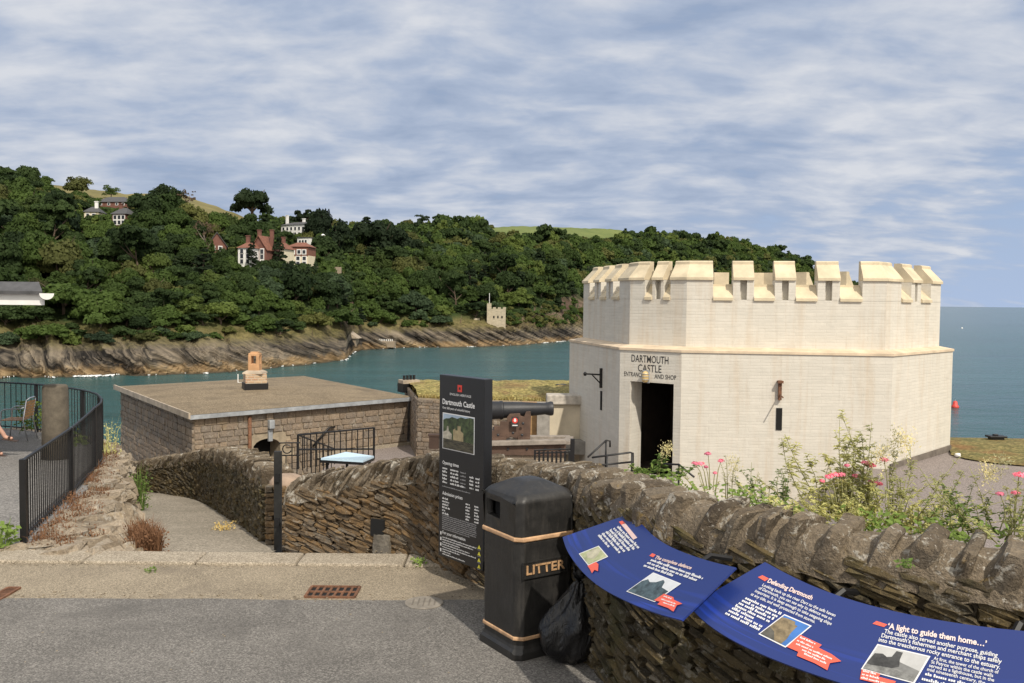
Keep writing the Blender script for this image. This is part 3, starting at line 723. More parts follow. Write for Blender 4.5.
def np_mesh(name, v, f, mats, mi=None):
    me = bpy.data.meshes.new(name); me.vertices.add(len(v)); me.vertices.foreach_set('co', v.astype(np.float32).ravel())
    k_ = f.shape[1]; me.loops.add(f.size); me.loops.foreach_set('vertex_index', f.astype(np.int32).ravel())
    me.polygons.add(len(f)); me.polygons.foreach_set('loop_start', np.arange(0, f.size, k_, dtype=np.int32)); me.polygons.foreach_set('loop_total', np.full(len(f), k_, dtype=np.int32))
    for m_ in mats: me.materials.append(m_)
    if mi is not None: me.polygons.foreach_set('material_index', mi.astype(np.int32))
    me.update(calc_edges=True); return me
def trunk_mesh(kind, mat_, h, r=.05, limbs=5, seed=0):
    rs = random.Random(seed); mb = MB(); b = [(rs.uniform(-.03, .03)*i, rs.uniform(-.03, .03)*i, -.35+(h+.35)*i/4) for i in range(5)]
    mb.tube(b, [r*1.5, r*1.1, r*.9, r*.65, r*.3], 7)
    for i in range(limbs):
        a = rs.uniform(0, 6.283); q = Vector(b[2+i % 2]); L_ = rs.uniform(.35, .7)
        mb.tube([q, q+Vector((math.cos(a)*L_*.5, math.sin(a)*L_*.5, L_*.35)), q+Vector((math.cos(a)*L_, math.sin(a)*L_, L_*.75))], [r*.6, r*.4, r*.15], 5)
    o = mb.build('trunk', mat_); me = o.data; bpy.data.objects.remove(o); return me

KINDS = [  # crown shape, leaf colour, label, category, share, height range
    ('broad', 'mid', 'mid green rounded broadleaf tree crown among others on the headland across the water', 3.0),
    ('wide', 'mid', 'wide spreading mid green tree crown on the headland across the water', 2.0),
    ('broad', 'dark', 'dark green rounded tree crown in the wood on the headland', 3.0),
    ('wide', 'olive', 'yellowish olive green spreading tree in the wood on the headland', .9),
    ('broad', 'light', 'lighter fresh green rounded tree in the wood on the headland', 1.3),
    ('pine', 'pine', 'dark narrow conifer standing in the wood on the headland', 1.1),
    ('broad', 'olive', 'olive brown rounded tree crown in the wood on the headland', .6),
    ('umbrella', 'dark', 'dark flat topped tree showing gaps in its crown, in the wood on the headland', 1.0),
    ('wide', 'blue', 'dull blue green spreading tree in the wood on the headland', 1.2)]
KM = []
for i, (cs, lc, lb, sh) in enumerate(KINDS):
    vs = []
    for q in range(2):
        v, f = crown_mesh(cs, 100+i*10+q, 3200 if cs != 'pine' else 1800, .062 if cs != 'pine' else .07)
        vs.append((np_mesh('crown', v, f, [LEAF[lc]]), trunk_mesh(cs, bark, 1.0 if cs != 'pine' else 2.3, .05, 5, i)))
    lo = [crown_mesh(cs, 100+i*10+q, 560, .145) for q in range(2)]
    KM.append((vs, lo))
shares = np.array([k_[3] for k_ in KINDS]); shares /= shares.sum()

HOLES = [(85, 99, 206, 217, 0), (112, 128, 207, 223, 0), (237, 253, 242, 263, 0), (252, 269, 240, 263, 0), (270, 284, 247, 259, 0), (287, 309, 245, 267, 0), (276, 312, 216, 236, 0), (296, 311, 237, 245, 0), (209, 226, 241, 250, 0), (98, 124, 200, 205, 0), (485, 509, 298, 330, 346), (330, 396, 328, 352, 330)]
HOLES = [(a_, b_, c_, d_, e_ or hill_under((a_+b_)/2, d_+2).y) for (a_, b_, c_, d_, e_) in HOLES]
cand = []; cell = {}
def blocked(px, p, h, r):
    """keeps the houses in view: no crown may stand before them"""
    top = P(px, 300, p.y); ytop = 0
    v = Vector((p.x, p.y, p.z+h*.9))-CAM; yy = CY - F*(v.dot(UP)/v.dot(FWD)); v0 = Vector((p.x, p.y, p.z))-CAM; y0 = CY - F*(v0.dot(UP)/v0.dot(FWD))
    rp = r*F/p.y*.62
    for (x0, x1, a, b, Yh) in HOLES:
        if px+rp > x0 and px-rp < x1 and p.y < Yh+9 and yy < b-(b-a)*.34 and y0 > a: return True
    return False
tries = 0
while tries < 26000:
    tries += 1; px = random.uniform(-130, 880); t_ = random.random()**.9
    if px > 600 and t_ > .98: continue
    if in_field(px, t_) or in_field(px, t_+.02): continue
    if 560 < px < 640 and t_ < .03 + .05*noise.noise(Vector((px*.05, 1, 1))): continue
    pr = profile(px)
    p = hill_at(px, t_); hsc = 1.0 - .35*max(0, (.1-t_)/.1)
    r = random.choice((2.4, 3.0, 3.6, 4.2, 5.0, 6.2, 7.2))*random.uniform(.85, 1.15)*(1 if px < 420 else .85)*(.75+.25*hsc); h = min(14, r*random.uniform(1.55, 2.3))*hsc
    if 40 < px < 270 and t_ > .55: h *= .5; r *= .62
    if 480 < px < 640 and t_ > .60: h *= .45; r *= .6
    if t_ > .9: h *= .7; r *= .75
    cl_ = (int(p.x//8), int(p.y//8)); sp_ = r*.95
    if any((p.xy-o.xy).length < sp_*.5+ro*.5 for dx in (-1, 0, 1) for dy in (-1, 0, 1) for (o, ro) in cell.get((cl_[0]+dx, cl_[1]+dy), ())): continue
    if blocked(px, p, h, r): continue
    nk = noise.noise(Vector((p.x*.012, p.y*.012, 4)))
    sw = shares.copy(); sw[5] *= max(.2, 1+3*nk) if px > 150 else .25; sw[2] *= max(.3, 1+nk*2); sw[4] *= max(.2, 1-2*nk); sw /= sw.sum()
    kd = int(rng.choice(len(KINDS), p=sw))
    cell.setdefault(cl_, []).append((p, r)); cand.append((r*F/p.y, px, p, h, r, kd))
for i in range(260):
    px = random.uniform(505, 640); pr = profile(px); j = random.uniform(NC*.42, NC*1.05); j0 = int(j); p = terrain_pt(px, j0, pr).lerp(terrain_pt(px, j0+1, pr), j-j0)
    if noise.noise(Vector((px*.04, j*.12, 6))) < -.12 or blocked(px, p, 3, 2): continue
    r = random.uniform(.8, 2.6); cand.append((r*F/p.y, px, p, r*random.uniform(1.1, 1.6), r, random.choice((0, 2, 3, 6, 1))))
cand.sort(key=lambda c: -c[0])
inview = [c for c in cand if -25 < c[1] < 860]; outv = [c for c in cand if not (-25 < c[1] < 860)]
protos = {}
for n_, (s_, px, p, h, r, kd) in enumerate(inview[:288]):
    q = n_ % 2; vs, lo = KM[kd]; cm, tm = vs[q]
    base = p-Vector((0, 0, .8))
    o = thing('tree' if KINDS[kd][0] != 'pine' else 'conifer_tree', tuple(base), KINDS[kd][2], 'tree', 'trees of the wooded headland')
    o.rotation_euler = (0, 0, random.random()*6.28)
    zs = h/(1.6 if KINDS[kd][0] != 'pine' else 2.6); xs_ = r if KINDS[kd][0] != 'pine' else r*.85
    o.scale = (xs_, xs_, zs)
    for nm, me in (('trunk', tm), ('crown', cm)):
        c = bpy.data.objects.new(nm, me); COL.objects.link(c); c.parent = o
rest = inview[288:]+outv; VV = []; FF = []; MI = []; off = 0; lm = ['mid', 'dark', 'olive', 'light', 'pine', 'blue']
for (s_, px, p, h, r, kd) in rest:
    v, f = KM[kd][1][random.random() < .5]; a = random.random()*6.28; zs = h/(1.6 if KINDS[kd][0] != 'pine' else 2.6); xs_ = r if KINDS[kd][0] != 'pine' else r*.85
    c_, s2 = math.cos(a), math.sin(a); vv = np.empty_like(v); vv[:, 0] = (v[:, 0]*c_-v[:, 1]*s2)*xs_+p.x; vv[:, 1] = (v[:, 0]*s2+v[:, 1]*c_)*xs_+p.y; vv[:, 2] = v[:, 2]*zs+p.z-.8
    VV.append(vv); FF.append(f+off); off += len(v); MI.append(np.full(len(f), lm.index(KINDS[kd][1])))
wm = np_mesh('distant_woodland', np.concatenate(VV), np.concatenate(FF), [LEAF[k_] for k_ in lm], np.concatenate(MI))
wo = bpy.data.objects.new('distant_woodland', wm); COL.objects.link(wo); tag(wo, 'far woodland of small merging tree crowns covering the headland slope', 'woodland', kind='stuff')
print('TREES', len(inview), len(outv))

def special_tree(px, py_base, py_top, Y, wpx, kind, lc, label, name='tree', trunk=bark, seed=1, nl=900, ls=.07, tr=.05):
    if py_base > itp(RIDGEP, px)+4: Y = hill_under(px, py_base).y
    base = P(px, py_base, Y); h = (py_base-py_top)*Y/F; r = wpx/2*Y/F
    top = {'umbrella': 1.95, 'broad': 1.6, 'pine': 2.75, 'wide': 1.35, 'sparse': 1.6}[kind]
    o = thing(name, tuple(base), label, 'tree'); o.scale = (r, r, h/top); o.rotation_euler = (0, 0, seed)
    v, f = crown_mesh(kind, seed, nl, ls)
    for nm, me in (('trunk', trunk_mesh(kind, trunk, top*.75, tr*1.2, 6, seed)), ('crown', np_mesh('crown', v, f, [LEAF[lc]]))):
        c = bpy.data.objects.new(nm, me); COL.objects.link(c); c.parent = o
special_tree(252, 221, 184, 432, 38, 'wide', 'pine', 'tall dark pine standing clear on the skyline left of the white villa', 'umbrella_pine', seed=3, nl=2600, tr=.07)
special_tree(304, 241, 208, 440, 26, 'umbrella', 'pine', 'flat topped pine in front of the white villa, with bare trunk', 'umbrella_pine', seed=4, nl=1500)
special_tree(321, 250, 203, 445, 32, 'broad', 'pine', 'tallest dark pine just right of the white villa', 'umbrella_pine', seed=5, nl=2600)
special_tree(337, 262, 222, 445, 34, 'broad', 'pine', 'dark bushy pine below and right of the tallest villa pine', 'umbrella_pine', seed=25, nl=2400)
special_tree(356, 258, 224, 460, 30, 'wide', 'dark', 'spreading dark tree between the villa pines and the cedar', seed=26, nl=1800)
special_tree(243, 250, 226, 420, 30, 'broad', 'dark', 'dark rounded tree behind the chimneys of the brick row', seed=27, nl=1700)
special_tree(160, 208, 182, 405, 30, 'broad', 'pine', 'dark rounded tree breaking the skyline at the edge of the golden field', seed=6, nl=1300)
special_tree(174, 206, 186, 405, 22, 'broad', 'dark', 'dark skyline tree beside the thin brown tree on the hill', seed=7, nl=1000)
special_tree(189, 209, 190, 415, 22, 'sparse', 'brown', 'thin brownish half bare tree on the hill skyline', seed=8, trunk=barkpale, nl=380, ls=.06)
special_tree(111, 199, 185, 415, 16, 'broad', 'mid', 'small round green tree alone on the golden hill field', seed=9)
special_tree(76, 197, 174, 412, 30, 'broad', 'olive', 'broad olive tree at the left end of the golden field skyline', seed=10, nl=1300)
special_tree(8, 200, 164, 380, 50, 'broad', 'dark', 'big dark tree at the highest left end of the wooded skyline', seed=11, nl=1700, ls=.085)
special_tree(422, 232, 213, 560, 14, 'umbrella', 'pine', 'small flat topped pine on the skyline above the middle of the wood', 'umbrella_pine', seed=12)
special_tree(382, 262, 216, 470, 52, 'wide', 'pine', 'broad very dark cedar rising to the skyline right of the villa pines', 'cedar_tree', seed=13, nl=2600)
special_tree(205, 262, 222, 380, 26, 'sparse', 'brown', 'leafless grey brown tree beside the brown gabled house', seed=14, trunk=barkpale, nl=300, ls=.05)
special_tree(252, 270, 240, 330, 17, 'pine', 'pine', 'dark conifer in front of the brick gabled house', 'conifer_tree', seed=15, nl=1000)
special_tree(279, 274, 236, 335, 24, 'pine', 'pine', 'layered dark conifer standing between the brick house and the cream house', 'conifer_tree', seed=16, nl=1400)
special_tree(417, 268, 234, 430, 22, 'umbrella', 'pine', 'dark pine with a pale bare trunk in the middle of the wood', 'umbrella_pine', seed=17, trunk=barkpale)
for i, px in enumerate((806, 822)):
    special_tree(px, 272+i*6, 256+i*7, 860, 24, 'broad', 'dark', ('dark tree on the falling skyline just left of the last gap in the battlements', 'dark tree at the low end of the headland skyline above the battlements')[i], seed=20+i)

# ================================================================== FAR SHORE: buildings
def wpart(mb, c, u, n, wd, ht, th=.12): mb.box(c, (wd, th, ht), (u, n, (0, 0, 1)))
def house(name, label, px, py_base, Y, wpx, hpx, dep, yaw, wall, roofm, rise, wins, cat='house', chim=(), gable=False, flat=False, winrows=2):
    """a house on the far hillside: eaves front facing the camera, turned by yaw"""
    b = hill_under(px, py_base+1.5); Y = b.y; b = P(px, py_base, Y); s = Y/F; wd = wpx*s; ht = hpx*s; dep = min(dep, 8)
    o = thing(name, tuple(b), label, cat)
    u = Vector((math.cos(yaw), math.sin(yaw), 0)); n = Vector((math.sin(yaw), -math.cos(yaw), 0)); B = Vector(b)
    pt_ = lambda a, d, z: B+u*a-n*d+Vector((0, 0, z))
    mb = MB(); mb.box(pt_(0, dep/2, ht/2-1.5), (wd, dep, ht+3), (u, n, (0, 0, 1)))
    if gable: mb.add([pt_(-wd/2, -.0, ht), pt_(wd/2, 0, ht), pt_(0, 0, ht+rise), pt_(-wd/2, dep, ht), pt_(wd/2, dep, ht), pt_(0, dep, ht+rise)], [(0, 1, 2), (3, 5, 4), (0, 2, 5, 3), (1, 4, 5, 2)])
    mb.build('wall', wall, o)
    rf = MB(); e = .5
    if flat:
        rf.box(pt_(0, dep/2, ht+.15), (wd+.5, dep+.5, .3), (u, n, (0, 0, 1)))
    elif gable:
        for sg in (-1, 1):
            a = [pt_(sg*(wd/2+e), -e, ht-e*rise/(wd/2)+.15), pt_(0, -e, ht+rise+.15), pt_(0, dep+e, ht+rise+.15), pt_(sg*(wd/2+e), dep+e, ht-e*rise/(wd/2)+.15)]
            rf.slab(a, (0, 0, 1), .3)
    else:
        hip = min(dep*.5, wd*.3)
        c_ = [pt_(-wd/2-e, -e, ht), pt_(wd/2+e, -e, ht), pt_(wd/2+e, dep+e, ht), pt_(-wd/2-e, dep+e, ht), pt_(-wd/2+hip, dep/2, ht+rise), pt_(wd/2-hip, dep/2, ht+rise)]
        rf.add(c_, [(0, 1, 5, 4), (1, 2, 5), (2, 3, 4, 5), (3, 0, 4), (0, 3, 2, 1)])
    ro = rf.build('roof', roofm, o)
    for (a, d, hh, mt) in chim:
        cm = MB(); cm.box(pt_(a*wd/2, d*dep, ht+rise*.5+hh/2), (1.1, .9, hh+rise), (u, n, (0, 0, 1))); cm.box(pt_(a*wd/2, d*dep, ht+rise+hh), (1.4, 1.2, .25), (u, n, (0, 0, 1))); cm.build('chimney', mt, ro)
    for (a, z, w_, h_) in wins:
        f_ = MB(); wpart(f_, pt_(a*wd/2, -.02, z*ht), u, n, w_*1.25, h_*1.2, .16); fr = f_.build('window', white_paint, o)
        g_ = MB(); wpart(g_, pt_(a*wd/2, -.12, z*ht), u, n, w_*.85, h_*.85, .06); g_.build('pane', window_m, fr)
    return o, pt_, wd, ht
grid_w = lambda cols, rows, w_=1.1, h_=1.5: [(a, z, w_, h_) for z in rows for a in cols]
house('hillside_house', 'cream house with grey hipped roof and pale chimney high among the trees at left', 91.5, 219, 415, 14, 7, 7, .1, cream, roofslate, 2.2, grid_w((-.5, .3), (.5,)), chim=((.35, .4, 1.8, white_paint),))
house('hillside_house', 'long low house with dark roof, half hidden above the cream house', 112, 206, 425, 34, 4, 7, -.12, redbrick, roofslate, 2.4, grid_w((-.7, -.2, .3, .7), (.5,), 1, .9))
house('hillside_house', 'red brick house with white bay windows on the upper left slope', 119, 226, 410, 15, 12, 7, -.15, redbrick, roofslate, 2.4, grid_w((-.55, .05, .6), (.3, .72), 1.2, 1.5), chim=((-.5, .5, 1.4, redbrick),))
house('hillside_house', 'small white outbuilding below the red brick house on the slope', 130, 227, 408, 12, 4.5, 5, -.15, white_paint, roofslate, 1.0, grid_w((-.3, .4), (.5,), .9, .9), flat=True)
o, pt_, wd, ht = house('white_villa', 'long white villa on the hilltop with a tall chimney at its left end', 294, 238, 545, 34, 13, 10, -.5, white_paint, roofslate, 1.6, grid_w((-.8, -.5, -.2, .1, .4, .7), (.3, .72), 1.2, 1.6), cat='villa', chim=((-.9, .4, 3.2, white_paint), (.3, .5, 1.4, white_paint)))
house('hillside_house', 'white lower wing house in front of the hilltop villa', 303, 246, 520, 15, 8, 8, -.5, white_paint, roofslate, .8, grid_w((-.5, 0, .5), (.55,), 1.1, 1.4), flat=True)
house('gabled_house', 'brown gabled house with dark roof left of the brick house', 217, 252, 428, 18, 7, 8, .35, redbrick, roofslate, 4.2, grid_w((-.4, .35), (.5,)), gable=True)
house('hillside_house', 'flat roofed white building behind the brown gabled house', 232, 247, 455, 24, 6, 8, -.1, white_paint, roofslate, .6, grid_w((-.6, 0, .6), (.5,)), flat=True)
house('terraced_house', 'white rendered house with red roof joining the brick gabled house', 245, 266, 424, 15, 18, 9, -.2, white_paint, redtile, 2.2, grid_w((-.45, .4), (.25, .55, .82), 1.2, 1.6), chim=((-.4, .5, 2.0, redbrick),))
house('terraced_house', 'red brick house with a white edged gable in the middle of the row', 259, 268, 422, 16, 20, 9, -.2, redbrick, redtile, 4.0, grid_w((-.4, .4), (.25, .55, .82), 1.3, 1.7), gable=True, chim=((-.85, .6, 2.2, redbrick), (.85, .6, 2.2, redbrick)))
house('terraced_house', 'red roofed house partly hidden by the layered conifer', 276, 268, 424, 17, 19, 9, -.2, cream, redtile, 2.6, grid_w((-.5, .3), (.25, .55, .82), 1.2, 1.6), chim=((.3, .5, 1.6, redbrick),))
o, pt_, wd, ht = house('hillside_house', 'cream house with red tile hung upper floor at right end of the row', 298, 267, 415, 21, 11.5, 9, -.1, cream, redtile, 1.8, grid_w((-.6, .0, .62), (.3, .75), 1.4, 1.5), chim=())
uf = MB(); uf.box(pt_(0, 4.5, ht+1.4), (wd*.98, 9.0, 3.6), (Vector((math.cos(-.1), math.sin(-.1), 0)), Vector((math.sin(-.1), -math.cos(-.1), 0)), (0, 0, 1))); uf.build('tile_hung_storey', redtile, o)
for a in (-.5, .1, .6):
    f_ = MB(); u = Vector((math.cos(-.1), math.sin(-.1), 0)); n = Vector((math.sin(-.1), -math.cos(-.1), 0)); wpart(f_, pt_(a*wd/2, -.08, ht+1.3), u, n, 1.7, 1.9, .16); fr = f_.build('window', white_paint, o)
    g_ = MB(); wpart(g_, pt_(a*wd/2, -.18, ht+1.3), u, n, 1.1, 1.3, .06); g_.build('pane', window_m, fr)
for ch in list(o.children):
    if ch.name.startswith('roof'): ch.location.z += 3.2
gw = MB(); b0 = P(288, 271, hill_under(296, 270).y-2); gw.box((b0.x+9, b0.y, b0.z), (20, 1.2, 3.2)); tag(gw.build('garden_wall', rubblebrick, origin=(b0.x+9, b0.y, b0.z-1.6), uv=True), 'stone garden wall below the cream house with the red upper floor', 'wall')
lp = MB(); b0 = P(323, 257, hill_under(323, 258).y); lp.tube([b0, b0+Vector((0, 0, 8.4))], .12, 6); t_ = thing('lamp_post', tuple(b0), 'pale lamp post with round white head before the dark pines on the hillside', 'lamp post')
lp.build('pole', white_paint, t_); lh = MB(); lh.lathe(b0+Vector((0, 0, 8.1)), (0, 0, 1), [(0, .2), (.3, .8), (.9, .9), (1.4, .3)], 10); lh.build('lamp_head', white_paint, t_, smooth=True)

# the small fort on the rocks of the far shore
FY = 352.0; s = FY/F; b0 = P(496, 331, FY)
fo = thing('shore_fort', tuple(b0), 'small square stone fort on the rocks of the far shore', 'fort')
mb = MB(); Z = lambda z: b0.z+z
def fbox(x0, x1, z0, z1, y0, y1, mb): mb.box((b0.x+(x0+x1)/2, b0.y+(y0+y1)/2, Z((z0+z1)/2)), (x1-x0, y1-y0, z1-z0))
fbox(-3.2, 3.7, -3, 8.6, 0, 7, mb); mb.build('keep', castlestone, fo, uv=True)
mb = MB()
for i in range(4): fbox(-3.2+i*1.93, -3.2+i*1.93+1.15, 8.6, 9.3, -.05, .6, mb)
for i in range(4): fbox(3.1, 3.75, 8.6, 9.3, .9+i*1.7, 1.9+i*1.7, mb)
mb.build('battlement', castlestone, fo, uv=True)
mb = MB(); fbox(-3.6, -1.9, -2, 10.8, -.3, 1.5, mb); mb.build('stair_turret', castlestone, fo, uv=True)
mb = MB(); mb.tube([(b0.x-2.7, b0.y+.5, Z(10.8)), (b0.x-2.7, b0.y+.5, Z(14.8))], .11, 6); mb.build('flagpole', white_paint, fo)
for a in (-.9, .7, 2.3):
    mb = MB(); fbox(a-.28, a+.28, 5.0, 5.9, -.08, .1, mb); mb.build('window', dark, fo)
mb = MB(); fbox(-8.8, -3.4, -2, 3.4, .5, 4, mb); fbox(-8.8, -6.5, 3.4, 4.9, .5, 3, mb); mb.build('ruined_curtain_wall', castlestone, fo, uv=True)

b0 = P(343, 345, 296)                                             # boathouse in the cove
bo = thing('boathouse', tuple(b0), 'low boathouse with brown shallow roof in the rocky cove', 'boathouse')
mb = MB(); mb.box((b0.x, b0.y+3, b0.z+.2), (8.4, 6, 4)); mb.build('wall', rubblebrick, bo, uv=True)
mb = MB(); mb.add([(b0.x-5, b0.y-.6, b0.z+2.2), (b0.x+5, b0.y-.6, b0.z+2.2), (b0.x+1, b0.y-.6, b0.z+5.0), (b0.x-1, b0.y-.6, b0.z+5.0), (b0.x-5, b0.y+7, b0.z+2.2), (b0.x+5, b0.y+7, b0.z+2.2), (b0.x+1, b0.y+7, b0.z+5.0), (b0.x-1, b0.y+7, b0.z+5.0)], [(0, 1, 2, 3), (4, 7, 6, 5), (0, 3, 7, 4), (1, 5, 6, 2), (3, 2, 6, 7), (0, 4, 5, 1)]); mb.build('roof', leadtop, bo)
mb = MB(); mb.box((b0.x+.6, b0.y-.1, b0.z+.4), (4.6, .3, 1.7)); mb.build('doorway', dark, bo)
b0 = P(376, 342.5, 315); mb = MB(); mb.box((b0.x, b0.y+1.5, b0.z-.6), (13, 3, 2.2)); w0 = thing('quay_wall', tuple(b0), 'pale stone quay wall with white balustrade beside the boathouse', 'quay wall')
mb.build('masonry_face', rubblebrick, w0, uv=True)
for i in range(12): mb = MB(); mb.box((b0.x-1.5+i*.65, b0.y+.3, b0.z+.85), (.26, .3, .75)); mb.build('baluster', white_paint, w0)

# ================================================================== THE WHITE CASTLE TOWER
zl, zs_, ze = 1.43, 2.60, 3.06
UPPER = [P(583.5, 300, 25.9), P(630, 300, 21.8), P(686.7, 300, 20.9), P(886.5, 300, 20.25), P(940.5, 300, 22.6), Vector((11.2, 26.2, 0)), Vector((8.2, 29.2, 0)), Vector((4.6, 29.4, 0))]
LOWER = [P(569.8, 340, 25.7), P(620.3, 340, 21.5), P(682, 340, 20.5), P(893.5, 340, 19.9), P(953.3, 340, 22.5), Vector((11.6, 26.4, 0)), Vector((8.4, 29.6, 0)), Vector((4.4, 29.8, 0))]
UPPER = [Vector((p.x, p.y, 0)) for p in UPPER]; LOWER = [Vector((p.x, p.y, 0)) for p in LOWER]
tw = thing('castle_tower', (6, 23, -1.6), 'cream painted battlemented castle tower with an open doorway', 'tower')
NE = len(LOWER); ZB = -2.7
def edge_frame(poly, i):
    a, b = poly[i], poly[(i+1) % NE]; d = (b-a).normalized(); return a, b, d, Vector((d.y, -d.x, 0))      # d, outward normal
def face_hit(px, py, i, poly=LOWER):
    a, b, d, n = edge_frame(poly, i); return HIT(px, py, a, n)
lw = MB()
a, b, d, n = edge_frame(LOWER, 1)
dl, dr, dt = face_hit(630, 400, 1), face_hit(673.5, 400, 1), face_hit(651, 382.5, 1).z
L1 = (dl-a).dot(d); L2 = (dr-a).dot(d); LT = (b-a).length; DB = -1.5
def on(i, s_, z, dep=0, poly=LOWER):
    a, b, d, n = edge_frame(poly, i); p = a+d*s_-n*dep; return (p.x, p.y, z)
for i in range(NE):
    if i == 1:
        for (s0, s1, z0, z1) in ((0, L1, ZB, zl), (L2, LT, ZB, zl), (L1, L2, dt, zl), (L1, L2, ZB, DB)): lw.quad(on(1, s0, z0), on(1, s1, z0), on(1, s1, z1), on(1, s0, z1))
    else:
        LL = (LOWER[(i+1) % NE]-LOWER[i]).length; lw.quad(on(i, 0, ZB), on(i, LL, ZB), on(i, LL, zl), on(i, 0, zl))
T = .55
for (s_, sg) in ((L1, 1), (L2, -1)): lw.quad(on(1, s_, DB), on(1, s_, DB, T), on(1, s_, dt, T), on(1, s_, dt))
lw.quad(on(1, L1, dt), on(1, L2, dt), on(1, L2, dt, T), on(1, L1, dt, T)); 
lw.build('lower_wall', paintbrick, tw, uv=True, fix=False)
dk = MB()                                                          # the unlit shop inside the door
s0, s1, D2 = L1-.3, L2+.12, 2.6
q = lambda s_, z, dd: on(1, s_, z, dd)
dk.quad(q(s0, DB, T+.001), q(s0, dt+.3, T+.001), q(s0, dt+.3, D2), q(s0, DB, D2)); dk.quad(q(s1, DB, T+.001), q(s1, DB, D2), q(s1, dt+.3, D2), q(s1, dt+.3, T+.001)); dk.quad(q(s0, DB, D2), q(s0, dt+.3, D2), q(s1, dt+.3, D2), q(s1, DB, D2))
dk.quad(q(s0, dt+.3, T), q(s1, dt+.3, T), q(s1, dt+.3, D2), q(s0, dt+.3, D2)); dk.quad(q(s0, DB, T), q(s0, DB, D2), q(s1, DB, D2), q(s1, DB, T))
dk.quad(q(s0, DB, T), q(L1, DB, T), q(L1, dt+.3, T), q(s0, dt+.3, T)); dk.quad(q(L2, DB, T), q(s1, DB, T), q(s1, dt+.3, T), q(L2, dt+.3, T)); dk.quad(q(L1, dt, T), q(L2, dt, T), q(L2, dt+.3, T), q(L1, dt+.3, T))
dk.build('shop_interior', simple('interior_brown', (.035, .024, .016), .9, var=.4, scale=3), tw, fix=False)
sh = MB()
for z in (-1.0, -.6, -.2, .2): sh.box(np.array(q((L1+L2)/2+.2, z, D2-.3)), (1.3, .35, .04), (d, n, (0, 0, 1)))
sh.build('shop_shelf', simple('shelf_wood', (.10, .06, .03), .7), tw)
# door jamb lining
lg_ = MB()
# ledge between the storeys
ld = MB(); vs = []; 
for p in LOWER: vs.append((p.x, p.y, zl))
for p in UPPER: vs.append((p.x, p.y, zl+.05))
outv_ = []
cx0 = sum((p.x for p in LOWER))/NE; cy0 = sum((p.y for p in LOWER))/NE
def grow(p, g_): v = Vector((p.x-cx0, p.y-cy0, 0)); return p+v.normalized()*g_
ov = [(grow(p, .03).x, grow(p, .03).y, zl-.05) for p in LOWER]+[(grow(p, .03).x, grow(p, .03).y, zl+.005) for p in LOWER]+[(p.x, p.y, zl+.07) for p in UPPER]
fs = []
for i in range(NE):
    j = (i+1) % NE; fs += [(i, j, NE+j, NE+i), (NE+i, NE+j, 2*NE+j, 2*NE+i)]
ld.add(ov, fs); ld.build('ledge', ledge_m, tw, fix=False)
uw = MB(); uw.prism([(p.x, p.y) for p in UPPER], zl+.02, zs_-.35, bottom=False, top=False)
# parapet
def mitre(i, poly=UPPER):
    a, b, c = poly[(i-1) % NE], poly[i], poly[(i+1) % NE]; d1 = (b-a).normalized(); d2 = (c-b).normalized()
    n1 = Vector((-d1.y, d1.x, 0)); n2 = Vector((-d2.y, d2.x, 0)); m_ = (n1+n2).normalized(); return m_/max(.3, m_.dot(n1))
def epoint(i, f):
    a, b, d, n = edge_frame(UPPER, i); return a.lerp(b, f), -n
def sweep(mb, path, prof, mi=0):
    m_ = len(prof); vs = [(p+inn*dp).to_tuple()[:2]+(z,) for p, inn in path for dp, z in prof]; k_ = len(path)
    fs = [(i*m_+j, i*m_+(j+1) % m_, (i+1)*m_+(j+1) % m_, (i+1)*m_+j) for i in range(k_-1) for j in range(m_)]
    fs += [tuple(range(m_)), tuple((k_-1)*m_+j for j in range(m_))[::-1]]; mb.add(vs, fs, mi)
TH = .42
para = MB()
loop = [(UPPER[i], mitre(i)) for i in range(NE)]; loop.append(loop[0])
m_prof = [(0, zs_-.352), (0, zs_), (TH, zs_), (TH, zs_-.4)]
vs = [(p+inn*dp).to_tuple()[:2]+(z,) for p, inn in loop for dp, z in m_prof]; para.add(vs, [(i*4+j, (i+1)*4+j, (i+1)*4+j+1, i*4+j+1) for i in range(NE) for j in range(3)])
para.build('parapet_wall', paintbrick, tw, uv=True, fix=False)
rf_ = MB(); rf_.prism([((p+mitre(i)*(TH-.01)).x, (p+mitre(i)*(TH-.01)).y) for i, p in enumerate(UPPER)], zs_-.6, zs_-.38); rf_.build('roof', felt, tw)
BODY = [(0, zs_-.01), (0, ze), (TH, ze), (TH, zs_-.01)]
CAP = [(-.045, ze-.01), (-.045, ze+.05), (TH*.55, ze+.36), (TH*.55, ze+.42), (TH*.66, ze+.445), (TH*1.02, ze+.445), (TH*1.02, ze-.01)]
SILL = [(-.045, zs_-.02), (-.045, zs_+.045), (TH*.6, zs_+.31), (TH*.6, zs_+.36), (TH*1.0, zs_+.36), (TH*1.0, zs_-.02)]
LAY = {0: (.15, [(.27, .41), (.53, .67)], .80), 1: (.27, [(.40, .60)], .72), 2: (.135, [(.237, .343), (.448, .553), (.661, .772)], .882), 3: (.25, [(.43, .61)], .80), 4: (.2, [(.4, .6)], .8), 5: (.18, [(.32, .5), (.62, .72)], .85), 6: (.18, [(.35, .48), (.6, .72)], .85), 7: (.2, [(.4, .6)], .8)}
